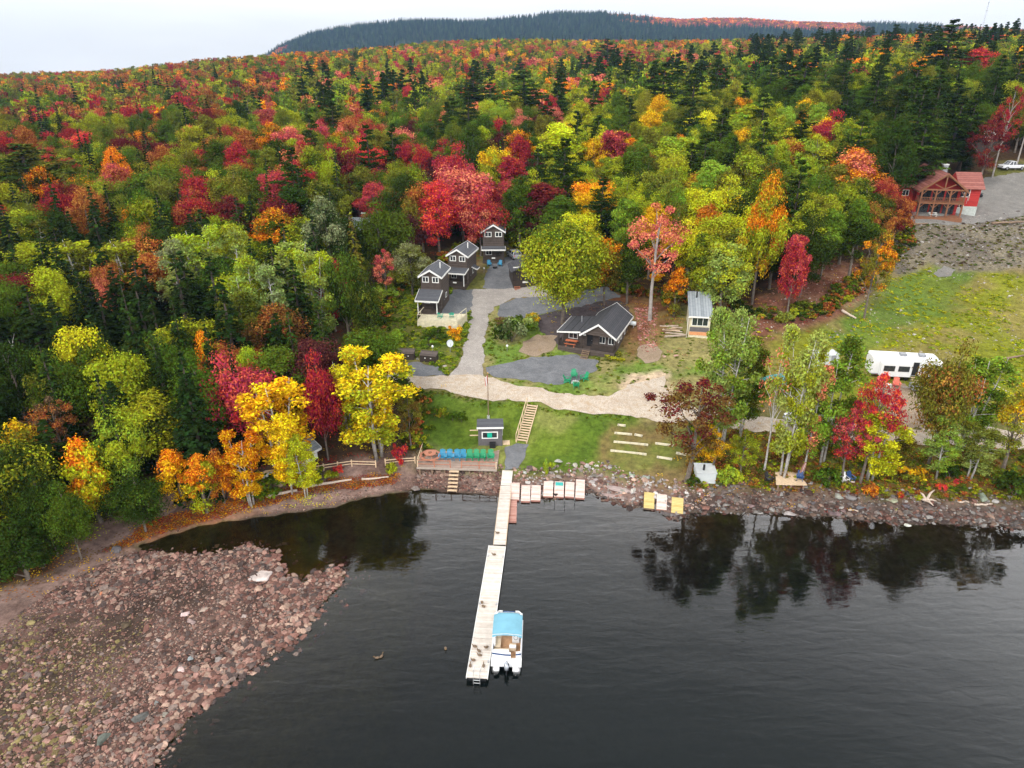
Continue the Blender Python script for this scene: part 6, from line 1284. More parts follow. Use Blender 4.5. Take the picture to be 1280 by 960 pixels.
for xx_ in (-2.4, 0, 2.4): window(r, xx_, 2.4, 4.0, 2.1, 2.1, panes=2, fr=.06, mat='darkwall'); window(r, xx_, 2.4, 1.35, 2.1, 2.2, panes=2, fr=.06, mat='darkwall')
a = MB(); a.b2(-x - .1, x + .1, -.2, 2.39, fz - .25, fz); a.build('balcony', M['timber'], r); a = MB(); a.b2(-x - .5, x + .1, -1.0, 2.39, -.6, .15); a.build('patio', M['timber'], r)
for xx_ in (-x + .1, -1.3, 1.3, x - .1):
    for z0_, z1_ in ((.15, fz - .25), (fz, ze)): a = MB(); a.b2(xx_ - .13, xx_ + .13, -.13, .13, z0_, z1_); a.build('post', M['timber'], r)
a = MB(); a.b2(-x - .1, x + .1, -.12, .12, ze, ze + .28); a.bar((0, 0, ze + .28), (0, 0, zr - .3), .2); a.bar((0, 0, ze + .3), (-1.9, 0, zr - 1.9), .18); a.bar((0, 0, ze + .3), (1.9, 0, zr - 1.9), .18); a.bar((-x - .2, 0, ze + .1), (0, 0, zr - .16), .2, .26); a.bar((x + .2, 0, ze + .1), (0, 0, zr - .16), .2, .26); a.build('gable_truss', M['timber'], r)
a = MB()
for xx_ in (-x + .1, -1.3, 1.3, x - .1):
    for s in (-1, 1):
        if abs(xx_ + s) < x: a.bar((xx_, 0, fz - 1.1), (xx_ + s * .8, 0, fz - .3), .1); a.bar((xx_, 0, ze - .9), (xx_ + s * .8, 0, ze - .05), .1)
a.build('brace', M['timber'], r)
railing(r, [(-x + .1, 2.2), (-x + .1, -.1), (x - .1, -.1), (x - .1, 2.2)], fz, .95, 'timber', .3)
a = MB(); a.b2(1.0, 1.9, 6.0, 6.9, 6.6, 9.2); ch = a.build('chimney', M['steel'], r); a = MB(); a.b2(.9, 2.0, 5.9, 7.0, 9.2, 9.35); a.build('cap', M['white'], ch)
q = off(p, rz, -.9, .6); picnic((q.x, q.y, p.z + .15), rz, 'white', 'white patio table on the lower porch of the red house', .9)
q = off(p, rz, x + .35, -.3); a = MB(); a.tube([(0, 0, fz - 0), (.0, -.1, fz + 1.6)], .03, 6); fo = empty('house_flag', (q.x, q.y, p.z), rz, 'small pink and white flag at the right porch post of the red house', 'flag'); a.build('staff', M['steel'], fo); a = MB(); a.box((.02, -.3, fz + 1.1), (.03, .55, .85), rx=.2); a.build('cloth', M['pink'], fo)
# garden cart/quad beside the house
q = at(1221, 246); r = empty('quad_bike', q, R(10), 'black quad bike parked at the right wall of the red house', 'quad bike')
for sx_ in (-1, 1):
    for sy in (-1, 1): a = MB(); a.tube([(sx_ * .45 - .14, sy * .65, .3), (sx_ * .45 + .14, sy * .65, .3)], .3, 12); a.build('wheel', M['rubber'], r)
a = MB(); a.b2(-.3, .3, -1.0, 1.0, .42, .75); a.b2(-.55, .55, -1.0, -.4, .75, .85); a.b2(-.55, .55, .4, 1.0, .75, .85); a.build('body', M['black'], r, bevel=.03); a = MB(); a.b2(-.18, .18, -.5, .35, .86, 1.0); a.build('seat', M['rubber'], r); a = MB(); a.tube([(-.38, -.55, 1.2), (.38, -.55, 1.2)], .025, 6); a.tube([(0, -.6, .8), (0, -.55, 1.2)], .03, 6); a.build('handlebar', M['steel'], r)
# ---- vehicles
def wheel(par, x, y, rr, w):
    a = MB(); a.tube([(x - w / 2, y, rr), (x + w / 2, y, rr)], rr, 18); t = a.build('wheel', M['rubber'], par); a = MB(); s = 1 if x > 0 else -1; a.tube([(x + s * (w / 2 - .01), y, rr), (x + s * (w / 2 + .015), y, rr)], rr * .58, 14); a.build('rim', M['alu'], t)
def car(p, rz, mat, label, pickup=True, L_=5.6, W_=1.95):
    r = empty('pickup_truck' if pickup else 'parked_car', p, rz, label, 'pickup truck' if pickup else 'car'); h = L_ / 2; w = W_ / 2
    for sx_ in (-1, 1):
        for sy in (-.62, .6): wheel(r, sx_ * (w - .1), h * sy, .39 if pickup else .33, .24)
    prof = [(-h, .45), (h, .45), (h, .95), (h - .2, 1.08), (h - 1.35, 1.15), (h - 2.0, 1.15), (-h, 1.15)] if pickup else [(-h, .35), (h, .35), (h, .75), (h - 1.0, .95), (-h + .5, .98), (-h, .85)]
    a = MB(); n = len(prof); vs = [(-w, y, z) for y, z in prof] + [(w, y, z) for y, z in prof]; a.add(vs, [tuple(range(n)), tuple(range(n, 2 * n))[::-1]] + [(i + n, (i + 1) % n + n, (i + 1) % n, i) for i in range(n)]); a.build('body', M[mat], r, bevel=.05)
    y0, y1 = (-.35, h - 1.25) if pickup else (-h + .5, h - 1.1); z0, z1 = (1.14, 1.85) if pickup else (.96, 1.45)
    a = MB(); a.add([(-w + .05, y0, z0), (w - .05, y0, z0), (w - .05, y1, z0), (-w + .05, y1, z0), (-w + .22, y0 + .18, z1), (w - .22, y0 + .18, z1), (w - .22, y1 - .65, z1), (-w + .22, y1 - .65, z1)], [(0, 3, 2, 1), (4, 5, 6, 7), (0, 1, 5, 4), (1, 2, 6, 5), (2, 3, 7, 6), (3, 0, 4, 7)]); c_ = a.build('cab', M['glass'], r)
    a = MB(); a.b2(-w + .2, w - .2, y0 + .14, y1 - .6, z1 - .02, z1 + .05)
    for sx_ in (-1, 1):
        for (ya, yb) in ((y0, y0 + .18), (y1, y1 - .65), ((y0 + y1) / 2 - .1, (y0 + y1) / 2 - .15)): a.bar((sx_ * (w - .05), ya, z0), (sx_ * (w - .22), yb, z1), .08)
    a.build('roof', M[mat], c_)
    if pickup: a = MB(); a.b2(-w + .12, w - .12, -h + .1, -.45, 1.154, 1.17); a.build('cargo_bed', M['black'], r)
    for sx_ in (-1, 1): a = MB(); a.b2(sx_ * (w - .28) - .17, sx_ * (w - .28) + .17, h - .02, h + .03, .72, .88); a.build('headlight', M['glass'], r); a = MB(); a.b2(sx_ * (w - .14) - .1, sx_ * (w - .14) + .1, -h - .03, -h + .0, .8, 1.0); a.build('taillight', M['flagr'], r)
    a = MB(); a.b2(-w + .05, w - .05, h - .01, h + .09, .42, .6); a.build('bumper', M['steel'], r)
    return r
car(at(1264, 212), R(92), 'truckw', 'white pickup truck parked on the slope above the red house')
car(at(643, 322), R(20), 'carsil', 'silver car half hidden at the top of the gravel yard', False, 4.4, 1.8)
car(at(487, 316), R(60), 'black', 'black car in deep shade right of the red brown cabin', False, 4.4, 1.8)
car(at(1010, 529), R(95), 'truckw', 'white pickup truck on the road behind the shore birches')
# ---- camper
p = at(1129, 476); rz = R(-7); r = empty('travel_camper', p, rz, 'long white fifth wheel camper with two dark windows and open door', 'camper'); h = 4.75; D = 2.5; r.scale = (.93, 1, 1)
a = MB(); a.prism([(-h, .75), (h - 2.2, .75), (h - 1.9, 1.35), (h, 1.45), (h, 2.9), (h - .5, 3.15), (-h + .2, 3.25), (-h, 3.1)], 0, D); a.build('body', M['rv'], r, bevel=.06)
a = MB(); a.b2(-h + 1.0, -h + 5.2, -.75, -.004, .85, 2.75); s_ = a.build('slide_out', M['rv'], r, bevel=.03)
for xx_ in (-h + 2.1, -h + 4.1): 
    a = MB(); a.b2(xx_ - .75, xx_ + .75, -.80, -.752, 1.65, 2.4); wn_ = a.build('window', M['black'], s_); a = MB(); a.b2(xx_ - .67, xx_ + .67, -.82, -.802, 1.73, 2.32); a.build('pane', M['glass'], wn_)
a = MB(); a.b2(-h + 5.6, -h + 6.4, -.04, -.003, .9, 2.75); d_ = a.build('doorway', M['black'], r); a = MB(); a.bar((-h + 6.42, -.02, 1.85), (-h + 6.85, -.6, 1.85), .04, 1.8); a.build('door', M['rv'], d_)
a = MB(); a.b2(-h + 7.9, -h + 8.9, -.05, -.003, 1.9, 2.5); a.build('window', M['glass'], r)
a = MB(); a.b2(-h + .02, h - 2.2, -.03, -.003, .8, .95); a.b2(-h + 6.5, h - .2, -.03, -.003, 1.6, 1.72); a.build('stripe', M['rvg'], r)
for xx_ in (-.3, 2.3): a = MB(); a.b2(xx_ - .45, xx_ + .45, .9, 1.7, 3.22, 3.5); a.build('roof_unit', M['rvg'], r, bevel=.04)
a = MB(); [a.b2(-h + 5.55, -h + 6.45, -.35 * (k + 1), -.35 * k - .05, .6 - .2 * k, .65 - .2 * k) for k in range(3)]; a.build('steps', M['stairw'], r)
for xx_ in (-.6, .3):
    for yy_ in (.12, D - .12): a = MB(); a.tube([(xx_, yy_ - .1, .36), (xx_, yy_ + .1, .36)], .36, 16); a.build('wheel', M['rubber'], r)
for xx_ in (h - .6,): a = MB(); a.b2(xx_ - .06, xx_ + .06, .4, .52, 0, 1.4); a.b2(xx_ - .06, xx_ + .06, D - .52, D - .4, 0, 1.4); a.build('landing_gear', M['steel'], r)
a = MB(); a.b2(h - 2.4, h - .3, -.5, -.1, 1.0, 1.25); a.build('storage_rack', M['rv'], r)
for k, (xx_, yy_) in enumerate(((-3.7, -2.3), (-1.7, -2.2))): q = off(p, rz, xx_, yy_); chair('coralp', q, rz + R(10 - 20 * k), ['left coral red chair before the white camper', 'right coral red chair before the white camper'][k], 'coral red chairs by the camper', 1.25, hgt(q.x, q.y) + .06)
q = off(p, rz, -2.7, -2.3); a = MB(); a.b2(-.3, .3, -.25, .25, .38, .43); t = empty('side_table', (q.x, q.y, hgt(q.x, q.y) + .06), rz, 'small white table between the two coral red chairs', 'table'); a.build('tabletop', M['white'], t)
for sx_ in (-.24, .24): a = MB(); a.b2(sx_ - .03, sx_ + .03, -.2, .2, 0, .38); a.build('leg', M['white'], t)
q = off(p, rz, 1.5, -2.9); r = empty('stacked_kayaks_rack', (q.x, q.y, hgt(q.x, q.y)), rz + R(-4), 'low dark utility trailer loaded with gear before the camper', 'trailer'); a = MB(); a.b2(-1.7, 1.7, -.7, .7, .45, .6); a.build('bed', M['rvg'], r); railing(r, [(-1.65, -.65), (1.65, -.65), (1.65, .65), (-1.65, .65), (-1.65, -.65)], .6, .35, 'rvg', .8)
r.name = 'utility_trailer'
for sy in (-.75, .75): a = MB(); a.tube([(0, sy - .08, .3), (0, sy + .08, .3)], .3, 14); a.build('wheel', M['rubber'], r)
a = MB(); a.bar((-1.7, 0, .5), (-2.7, 0, .45), .08); a.build('drawbar', M['steel'], r); a = MB(); a.b2(-1.2, -.2, -.4, .4, .604, .95); a.b2(.2, 1.3, -.3, .5, .604, .85); a.build('load', M['greywall'], r, bevel=.03)
p = at(1031, 462); r = empty('small_camper', p, R(5), 'grey white trailer roof seen through the shore birches', 'camper'); a = MB(); a.b2(-1.8, 1.8, 0, 2.0, .5, 2.2); a.build('body', M['tank'], r, bevel=.08); a = MB(); a.b2(-1.2, -.2, -.03, -.003, 1.5, 2.1); a.build('window', M['glass'], r); a = MB(); a.b2(.6, 1.3, -.03, -.003, .6, 2.05); a.build('door', M['rvg'], r)
for yy_ in (.1, 1.9): a = MB(); a.tube([(0, yy_ - .1, .33), (0, yy_ + .1, .33)], .33, 14); a.build('wheel', M['rubber'], r)
p = at(966, 487); r = empty('canopy_tent', p, R(20), 'teal tarp tent glimpsed between the shore birches', 'tent'); a = MB(); a.add([(-1.5, -1.3, 1.3), (1.5, -1.3, 1.3), (1.5, 1.3, 1.3), (-1.5, 1.3, 1.3), (-.9, 0, 2.2), (.9, 0, 2.2)], [(0, 1, 5, 4), (1, 2, 5), (2, 3, 4, 5), (3, 0, 4)]); a.build('roof', M['tarp'], r)
for sx_ in (-1.4, 1.4):
    for sy in (-1.2, 1.2): a = MB(); a.tube([(sx_, sy, -.1), (sx_, sy, 1.35)], .03, 6); a.build('pole', M['steel'], r)
# ---- teal roofed house in the wood (upper right) and mast
p = at(1229, 190); r = empty('teal_roofed_house', p, R(-5), 'house with teal roof glimpsed between trees at the upper right', 'house'); gable(r, -2.8, 2.8, 0, 7, 0, 3.4, 5.0, 'darkwall', 'tealroof', .4, .5); window(r, 0, 0, 3.0, 1.6, 1.0); door(r, 1.6, 0, .1)
u = (1230.5 - CX) / F; Ym = 1500.0; zm = hgt(u * Ym * 1.13, Ym)
mx_ = (1230 - CX) / F * (Ym * CP + (CAMZ - zm - 50) * SP); tp = 45 + Ym * .05; mm_ = empty('radio_mast', (mx_, Ym, zm), 0, 'thin grey radio mast on the horizon at the upper right', 'mast'); Hm = 45 + (62 - 6) / F / 1.12 * Ym - zm
a = MB()
for k in range(3): an = k * 2.094; a.tube([(2.2 * math.cos(an), 2.2 * math.sin(an), 0), (.5 * math.cos(an), .5 * math.sin(an), Hm * .93)], .22, 4)
for j in range(24):
    z0_, z1_ = Hm * .93 * j / 24, Hm * .93 * (j + 1) / 24; r0, r1 = 2.2 - 1.7 * j / 24, 2.2 - 1.7 * (j + 1) / 24
    for k in range(3): a0_, a1_ = k * 2.094, (k + 1) * 2.094; a.bar((r0 * math.cos(a0_), r0 * math.sin(a0_), z0_), (r1 * math.cos(a1_), r1 * math.sin(a1_), z1_), .12)
a.build('lattice', M['mast'], mm_); a = MB(); a.tube([(0, 0, Hm * .93), (0, 0, Hm)], .25, 6); a.build('antenna', M['mast'], mm_)
a = MB(); a.cyl((0, 0), 1.3, Hm * .78, Hm * .80, 10); a.cyl((0, 0), 1.1, Hm * .93, Hm * .955, 10); a.build('platform', M['mast'], mm_)
# bare trunks by the pickup
for bx, by, ty, l in [(1240,222,165,'bare pale trunk left of the white pickup with a sparse crown'), (1269,212,140,'bare pale trunk standing before the white pickup')]:
    p = at(bx, by); m_ = [t for t in SH_['umbrella']][0]; lo, hi = 1, 40
    for _ in range(30):
        mid = (lo + hi) / 2; lo, hi = (mid, hi) if proj(p.x, p.y, p.z + mid)[1] > ty - 55 else (lo, mid)
    plan(p, hi, 6.0, 'umbrella', 'crimson' if bx < 1250 else 'rust', 'deep', l); make_tree(TREES[-1])
# ================================================================== rocks, logs, low plants
def rock_mat(name):
    m, nt, b = new_mat(name, (.2, .17, .15), .9, 0, .15); L = nt.links
    a = N(nt, 'ShaderNodeAttribute', attribute_type='INSTANCER', attribute_name='c1'); tc = N(nt, 'ShaderNodeTexCoord')
    n1 = N(nt, 'ShaderNodeTexNoise', i_Scale=3.0, i_Detail=7.0, i_Roughness=.7); L.new(tc.outputs['Object'], n1.inputs['Vector'])
    mr = N(nt, 'ShaderNodeMapRange'); mr.inputs['From Min'].default_value = .3; mr.inputs['From Max'].default_value = .7; mr.inputs['To Min'].default_value = .55; mr.inputs['To Max'].default_value = 1.45; L.new(n1.outputs['Fac'], mr.inputs['Value'])
    s = N(nt, 'ShaderNodeVectorMath', operation='SCALE'); L.new(a.outputs['Color'], s.inputs[0]); L.new(mr.outputs[0], s.inputs['Scale']); L.new(s.outputs[0], b.inputs['Base Color'])
    bp = N(nt, 'ShaderNodeBump', i_Strength=.5, i_Distance=.08); L.new(n1.outputs['Fac'], bp.inputs['Height']); L.new(bp.outputs[0], b.inputs['Normal']); return m
M_rock = rock_mat('rock')
def rock_mesh(seed, pts=16, flat=.62, round_=.5, sub=0):
    g = np.random.default_rng(seed); d = rvec(g, pts); p = d * (1 - (1 - round_) * g.random(pts))[:, None] * np.array([1, g.uniform(.65, .95), flat]) * .5
    bm = bmesh.new(); [bm.verts.new(q) for q in p]; r = bmesh.ops.convex_hull(bm, input=bm.verts)
    bmesh.ops.delete(bm, geom=[v for v in bm.verts if not v.link_faces], context='VERTS')
    bmesh.ops.bevel(bm, geom=list(bm.edges), offset=.045, segments=1, affect='EDGES', clamp_overlap=True)
    me = bpy.data.meshes.new('rock'); bm.to_mesh(me); bm.free(); me.materials.append(M_rock); return me
ROCKS = [rock_mesh(200 + k, 14 + k % 4 * 3, .5 + .07 * (k % 3), .65 if k % 2 else .35) for k in range(10)]
rc = bpy.data.collections.new('rock_shapes')
for k, me in enumerate(ROCKS): o = bpy.data.objects.new('rock_shape_%03d' % k, me); rc.objects.link(o)
RCOL = [(.19, .098, .076), (.14, .07, .055), (.25, .145, .115), (.095, .053, .043), (.18, .135, .115), (.075, .054, .048), (.31, .21, .16)]
YCOL = [(.17, .135, .055), (.12, .09, .04), (.24, .195, .09), (.07, .052, .033)]
GCOL = [(.20, .18, .165), (.28, .26, .24), (.15, .13, .12), (.34, .32, .30), (.22, .17, .15)]
def stones(name, P_, sizes, cols, emb=.22, dark=None):
    P_ = np.asarray(P_); n = len(P_); z = height(P_[:, 0], P_[:, 1]); sz = np.asarray(sizes); S = np.stack([sz, sz, sz * RNG.uniform(.7, 1.1, n)], 1)
    Pz = np.column_stack([P_, z + sz * (.25 - emb)]); Rt = np.column_stack([RNG.uniform(-.35, .35, n), RNG.uniform(-.35, .35, n), RNG.uniform(0, 6.28, n)])
    c = np.array(cols)[RNG.integers(0, len(cols), n)] * RNG.uniform(.7, 1.3, (n, 1))
    if dark is not None: c = c * dark[:, None]
    return scatter(name, Pz, S, Rt, RNG.integers(0, len(ROCKS), n), c, c, rc)
def pts_in(P_, n, smin=-99, smax=99):
    P_ = np.asarray(P_); a, b_ = P_.min(0), P_.max(0); q = RNG.uniform(a, b_, (n * 4, 2)); k = inpoly(q[:, 0], q[:, 1], P_); q = q[k]; s = sdist(q[:, 0], q[:, 1]); k = (s > smin) & (s < smax); return q[k][:n], s[k][:n]
BARW = np.array([tuple(p) for p in BAR]); BB = np.vstack([LB, []]) if False else LB
q1, s1 = pts_in(zone([(-60,1000),(190,990),(320,860),(400,795),(480,730),(470,700),(330,670),(190,680),(60,745),(-80,850)], 0), 40000, -3.2, 30)
keep = (s1 > 0) | (RNG.random(len(s1)) < .10 + .5 * (s1 > -.8)); q1, s1 = q1[keep], s1[keep]
hh = height(q1[:, 0], q1[:, 1]); cl_ = fbm(q1[:, 0], q1[:, 1], 3, 90); keep = (hh > -.25) & ((hh > .05) | (RNG.random(len(hh)) < .35)) & (cl_ + RNG.random(len(hh)) * .5 > .48); q1, s1, hh = q1[keep], s1[keep], hh[keep]
edge = np.exp(-np.maximum(s1, 0) / 3.5); inner = ss(2, 10, s1)
sz = RNG.lognormal(0, .5, len(q1)) * (.20 + .26 * edge) * (.8 + .5 * (fbm(q1[:, 0], q1[:, 1], 6, 91) > .55)); sz = np.clip(sz, .10, 1.15)
yl = (q1[:, 0] < atz(150, 850)[0]) & (q1[:, 1] < atz(100, 770)[1]) & (RNG.random(len(q1)) < .32)
stones('point_stones', q1[~yl], sz[~yl], RCOL); stones('mossy_stones', q1[yl], sz[yl], YCOL)
bs, sb = pts_in(zone([(60,735),(215,662),(330,640),(400,615),(500,600),(620,585),(620,622),(500,622),(330,655),(205,690),(100,720)], .3), 5000, .1, 30); szb = np.clip(RNG.lognormal(0, .5, len(bs)) * .13, .06, .5); stones('beach_stones', bs, szb, RCOL)
cb, sc_ = pts_in(zone([(520,588),(628,590),(628,622),(520,618)], .5), 900, .3, 6); stones('bank_stones', cb, np.clip(RNG.lognormal(0, .4, len(cb)) * .34, .15, .9), RCOL)
def strip(px_pts, n, lo_, hi_):
    Z = np.array([tuple(atz(x, y, .5))[:2] for x, y in px_pts]); q, s = pts_in(Z, n, lo_, hi_); return q, s
rb, srb = strip([(640,560),(800,560),(1000,575),(1300,585),(1560,600),(1560,700),(1290,690),(1000,670),(860,660),(780,650),(640,640)], 9000, -.5, 4.2)
k = RNG.random(len(rb)) < np.interp(srb, [-.5, .3, 2.5, 4.2], [.3, 1, .8, .15]); rb, srb = rb[k], srb[k]
szr = np.clip(RNG.lognormal(0, .45, len(rb)) * .38, .15, 1.2); dk_ = np.where(srb < .5, .6, np.where(rb[:, 0] > 22, .75, 1.3)); stones('bank_rubble', rb, szr, RCOL + GCOL, .18, dk_)
rs, _ = pts_in(ROCKY, 4200); rs = rs[rs[:, 0] < 140]; stones('slope_rubble', rs, np.clip(RNG.lognormal(0, .5, len(rs)) * .26, .1, 1.1), GCOL, .2)
rd, _ = pts_in(REDDIRT, 1000); stones('bank_debris', rd, np.clip(RNG.lognormal(0, .5, len(rd)) * .22, .08, .9), [(.30, .12, .09), (.2, .09, .07), (.36, .2, .16), (.4, .36, .32)])
fd, _ = pts_in(FIELD, 3200); fd = fd[(fd[:, 0] < 150) & (fbm(fd[:, 0], fd[:, 1], 9, 95) > .47)]; stones('field_stones', fd, np.clip(RNG.lognormal(0, .5, len(fd)) * .22, .08, 1.0), [(.36, .33, .29), (.28, .24, .21), (.2, .17, .15), (.45, .42, .38)])
lr, _ = pts_in(zone([(793,385),(822,384),(820,440),(800,440)]), 700); stones('leafy_rubble', lr, np.clip(RNG.lognormal(0, .4, len(lr)) * .32, .12, .8), [(.36, .13, .10), (.28, .10, .08), (.42, .24, .2), (.2, .1, .08)])
# low plants
pcx = bpy.data.collections.new('plant_shapes')
for k in range(4):
    cm, tm_, H, Wd = maple(300 + k, .55, .42, .02, 7, 34, .085, trunk_r=.01); o = bpy.data.objects.new('plant_shape_%03d' % k, cm); pcx.objects.link(o)
def plants(name, q, lo_, hi_, cols, flat=1.0):
    for A_ in SHEETS: q = q[~inpoly(q[:, 0], q[:, 1], A_)]
    n = len(q); s = RNG.uniform(lo_, hi_, n); z = height(q[:, 0], q[:, 1]); c = np.array([PAL[x] for x in cols])[RNG.integers(0, len(cols), n)] * RNG.uniform(.6, 1.3, (n, 1)); c2 = np.array([PAL[x] for x in cols])[RNG.integers(0, len(cols), n)]
    return scatter(name, np.column_stack([q, z - .02]), np.stack([s, s, s * flat], 1), np.column_stack([np.zeros(n), np.zeros(n), RNG.uniform(0, 6.28, n)]), RNG.integers(0, 4, n), c, c2, pcx)
q, _ = pts_in(FIELD, 9000); q = q[(q[:, 0] < 130) & (fbm(q[:, 0], q[:, 1], 5, 96) > .45)]; q = q[~inpoly(q[:, 0], q[:, 1], ROCKY)]; q = q[:2600]; plants('field_grass', q, .4, 1.0, ['lime', 'lemon', 'lime', 'spring'], .4)
q, s = pts_in(SHOREWILD, 1900, 2.6, 60); plants('bank_plants', q, .4, 1.3, ['olive', 'green', 'bronze', 'lime', 'rust'], .7)
q, s = pts_in(GRASS2, 1200); plants('slope_grass', q, .5, 1.2, ['spring', 'lime', 'green'], .5)
q, s = pts_in(GRASS3, 1500); plants('yard_grass', q[:700], .3, .8, ['spring', 'olive', 'green'], .4)
q, s = pts_in(OPEN, 16000, 5.5, 200); d = segdist(q[:, 0], q[:, 1], OPEN, True); k = (d < 3.2) & (q[:, 1] < 150) & ~((q[:, 0] < -30) & (q[:, 1] < 75)); q = q[k]; plants('wood_edge_plants', q, .8, 2.6, ['green', 'olive', 'deep', 'lime', 'rust'], .9)
q, s = pts_in(ROCKY, 1800); q = q[q[:, 0] < 140]; plants('slope_plants', q, .3, 1.0, ['olive', 'green', 'brown'], .5)
qs = []
for x0, y0, x1, y1 in [(592,440,596,395),(618,400,612,452),(566,462,587,420),(500,484,560,494),(560,494,700,514),(700,514,790,524),(606,476,640,486),(640,486,700,494),(465,455,500,468),(748,462,745,440),(690,442,640,450)]:
    a, b_ = at(x0, y0), at(x1, y1); n = int((b_ - a).length * 5)
    for k in range(n): t = random.random(); p = a.lerp(b_, t); qs.append((p.x + random.gauss(0, .35), p.y + random.gauss(0, .35)))
plants('verge_grass', np.array(qs), .25, .7, ['spring', 'green', 'olive'], .5)

def boulder(x, y, wpx, label, group, col=None, flat=1.0, k=None, under=.22, z=None):
    p = at(x, y); w = wpx * mpp(p); o = link('boulder', ROCKS[random.randrange(10) if k is None else k]); o.location = (p.x, p.y, p.z + w * (.25 - under)); o.scale = (w, w * random.uniform(.8, 1.1), w * flat); o.rotation_euler = (random.uniform(-.2, .2), random.uniform(-.2, .2), random.uniform(0, 6.28))
    c = jit(col or random.choice(RCOL), .15); o['c1'] = list(c); tag(o, label, 'boulder', group); return o
WHITE = (.42, .38, .34)
G1, G2, G3, G4 = 'boulders of the stony point', 'boulders of the right bank', 'boulders of the stone bank right of the dock', 'boulders along the lawn edge'
for a in [(326,722,44,'flat whitish rock slab at the inlet behind the stony point',G1,WHITE,.35),(520,612,19,'big rounded grey boulder at the left end of the seating deck',None,(.2,.17,.16),1.0),(553,610,11,'dark flat boulder on the beach left of the walkway',None,(.15,.13,.1),.6),(146,688,17,'dark boulder at the upper edge of the stony point',G1,(.12,.1,.1),.8),
          (128,742,10,'orange red boulder on the upper stony point',G1,(.42,.17,.1),.9),(232,768,14,'tall pale boulder in the middle of the stony point',G1,(.48,.40,.36),1.1),(239,778,17,'wide grey pink boulder touching the tall pale one',G1,(.30,.23,.21),.8),(256,763,17,'flat pinkish rock right of the tall pale boulder',G1,(.33,.24,.21),.5),
          (198,801,11,'small pale square boulder left of the big pair',G1,(.42,.34,.3),.9),(228,838,20,'large pale boulder near the outer edge of the point',G1,(.46,.36,.33),1.0),(244,846,20,'large reddish boulder right of the large pale one',G1,(.30,.17,.14),.9),(237,824,16,'blue grey boulder behind the large pale one',G1,(.24,.26,.29),.9),
          (274,826,17,'grey brown boulder at the outer edge of the point',G1,(.22,.18,.16),1.0),(294,818,20,'brown boulder with grey top on the outer edge',G1,(.25,.19,.15),.8),(306,770,15,'pale pink boulder between the two inner pools',G1,(.38,.30,.27),.9),(177,898,28,'very large dark grey boulder at the lower stony point',G1,(.10,.095,.095),.9),
          (130,925,28,'very large dark boulder near the bottom of the stony point',G1,(.11,.11,.10),.8),(137,902,18,'reddish boulder between the two very large dark ones',G1,(.28,.17,.14),.8),(207,894,14,'brown grey boulder right of the very large dark one',G1,(.20,.17,.15),.9),(195,880,14,'tall grey boulder above the very large dark one',G1,(.18,.17,.17),1.2),
          (160,938,16,'brown boulder near the bottom edge of the photo',G1,(.24,.17,.14),.8),(198,925,14,'long dark boulder at the outer bottom edge',G1,(.14,.12,.11),.9),(262,865,13,'rounded grey boulder at the water below the reddish one',G1,(.2,.18,.17),.9),
          (987,643,18,'whitish rock slab at the water below the small shore deck',G2,WHITE,.6),(1048,620,19,'pale round boulder on the right bank above the water',G2,(.30,.29,.24),.8),(1064,622,20,'grey boulder touching the pale round one',G2,(.2,.2,.19),.8),(1114,625,20,'flat greenish boulder on the right bank',G2,(.26,.26,.2),.5),
          (1228,622,20,'tall grey green boulder left of the end bush',G2,(.22,.24,.2),1.1),(1134,656,14,'whitish wet rock at the water on the right',G2,(.5,.48,.45),.4),(1075,635,16,'dark flat boulder below the rusty bush',G2,(.13,.14,.14),.6),
          (790,594,12,'greenish grey boulder on the bank below the terrace timbers',G3,(.28,.31,.26),.8),(808,597,13,'second greenish boulder right of the first',G3,(.26,.29,.24),.8),(698,577,13,'pale boulder at the lawn edge above the pink panels',G4,(.36,.33,.3),.7),(719,582,14,'pale flat boulder at the lawn edge right of the first',G4,(.38,.35,.3),.7),
          (830,446,10,'pinkish flat rock right of the brown mound',None,(.5,.3,.24),.5),(845,445,8,'small pink rock beside the flat pinkish one',None,(.5,.3,.24),.6),(522,449,8,'pale rock between the two wooden bins',None,WHITE,1.0),(556,458,9,'pale flat rock right of the wooden bins',None,(.4,.36,.3),.6)]:
    boulder(*a[:6], flat=a[6])
random.seed(91)
for k in range(58):   # the unremarkable ones of the outer edge
    t = random.random(); i = t * 8.99; P0, P1 = SH_PX[int(i)], SH_PX[min(int(i) + 1, 9)]; f = i % 1; x = P0[0] + (P1[0] - P0[0]) * f - random.uniform(-4, 34); y = P0[1] + (P1[1] - P0[1]) * f + random.uniform(-14, 4)
    if y < 945 and x > 60: boulder(x, y, random.uniform(9, 16), 'reddish grey boulder heaped along the outer edge of the stony point', 'unremarkable boulders of the outer point', flat=random.uniform(.6, 1))
for k in range(70):
    x = random.uniform(655, 1279); y = np.interp(x, [655, 740, 860, 1000, 1280], [596, 602, 622, 634, 646]) + random.uniform(-9, 8)
    if x < 735 and y > 597: continue
    if 800 < x < 860 and y > 612: continue
    boulder(x, y, random.uniform(8, 15), 'dark reddish grey rock in the jumbled bank along the right shore' if x > 860 else 'pinkish grey rock in the bank between walkway and bronze maple', 'unremarkable rocks of the right bank' if x > 860 else 'unremarkable rocks of the middle bank', random.choice(GCOL if x < 860 else [(.15, .12, .11), (.2, .15, .13), (.12, .11, .11)]), random.uniform(.5, .9))
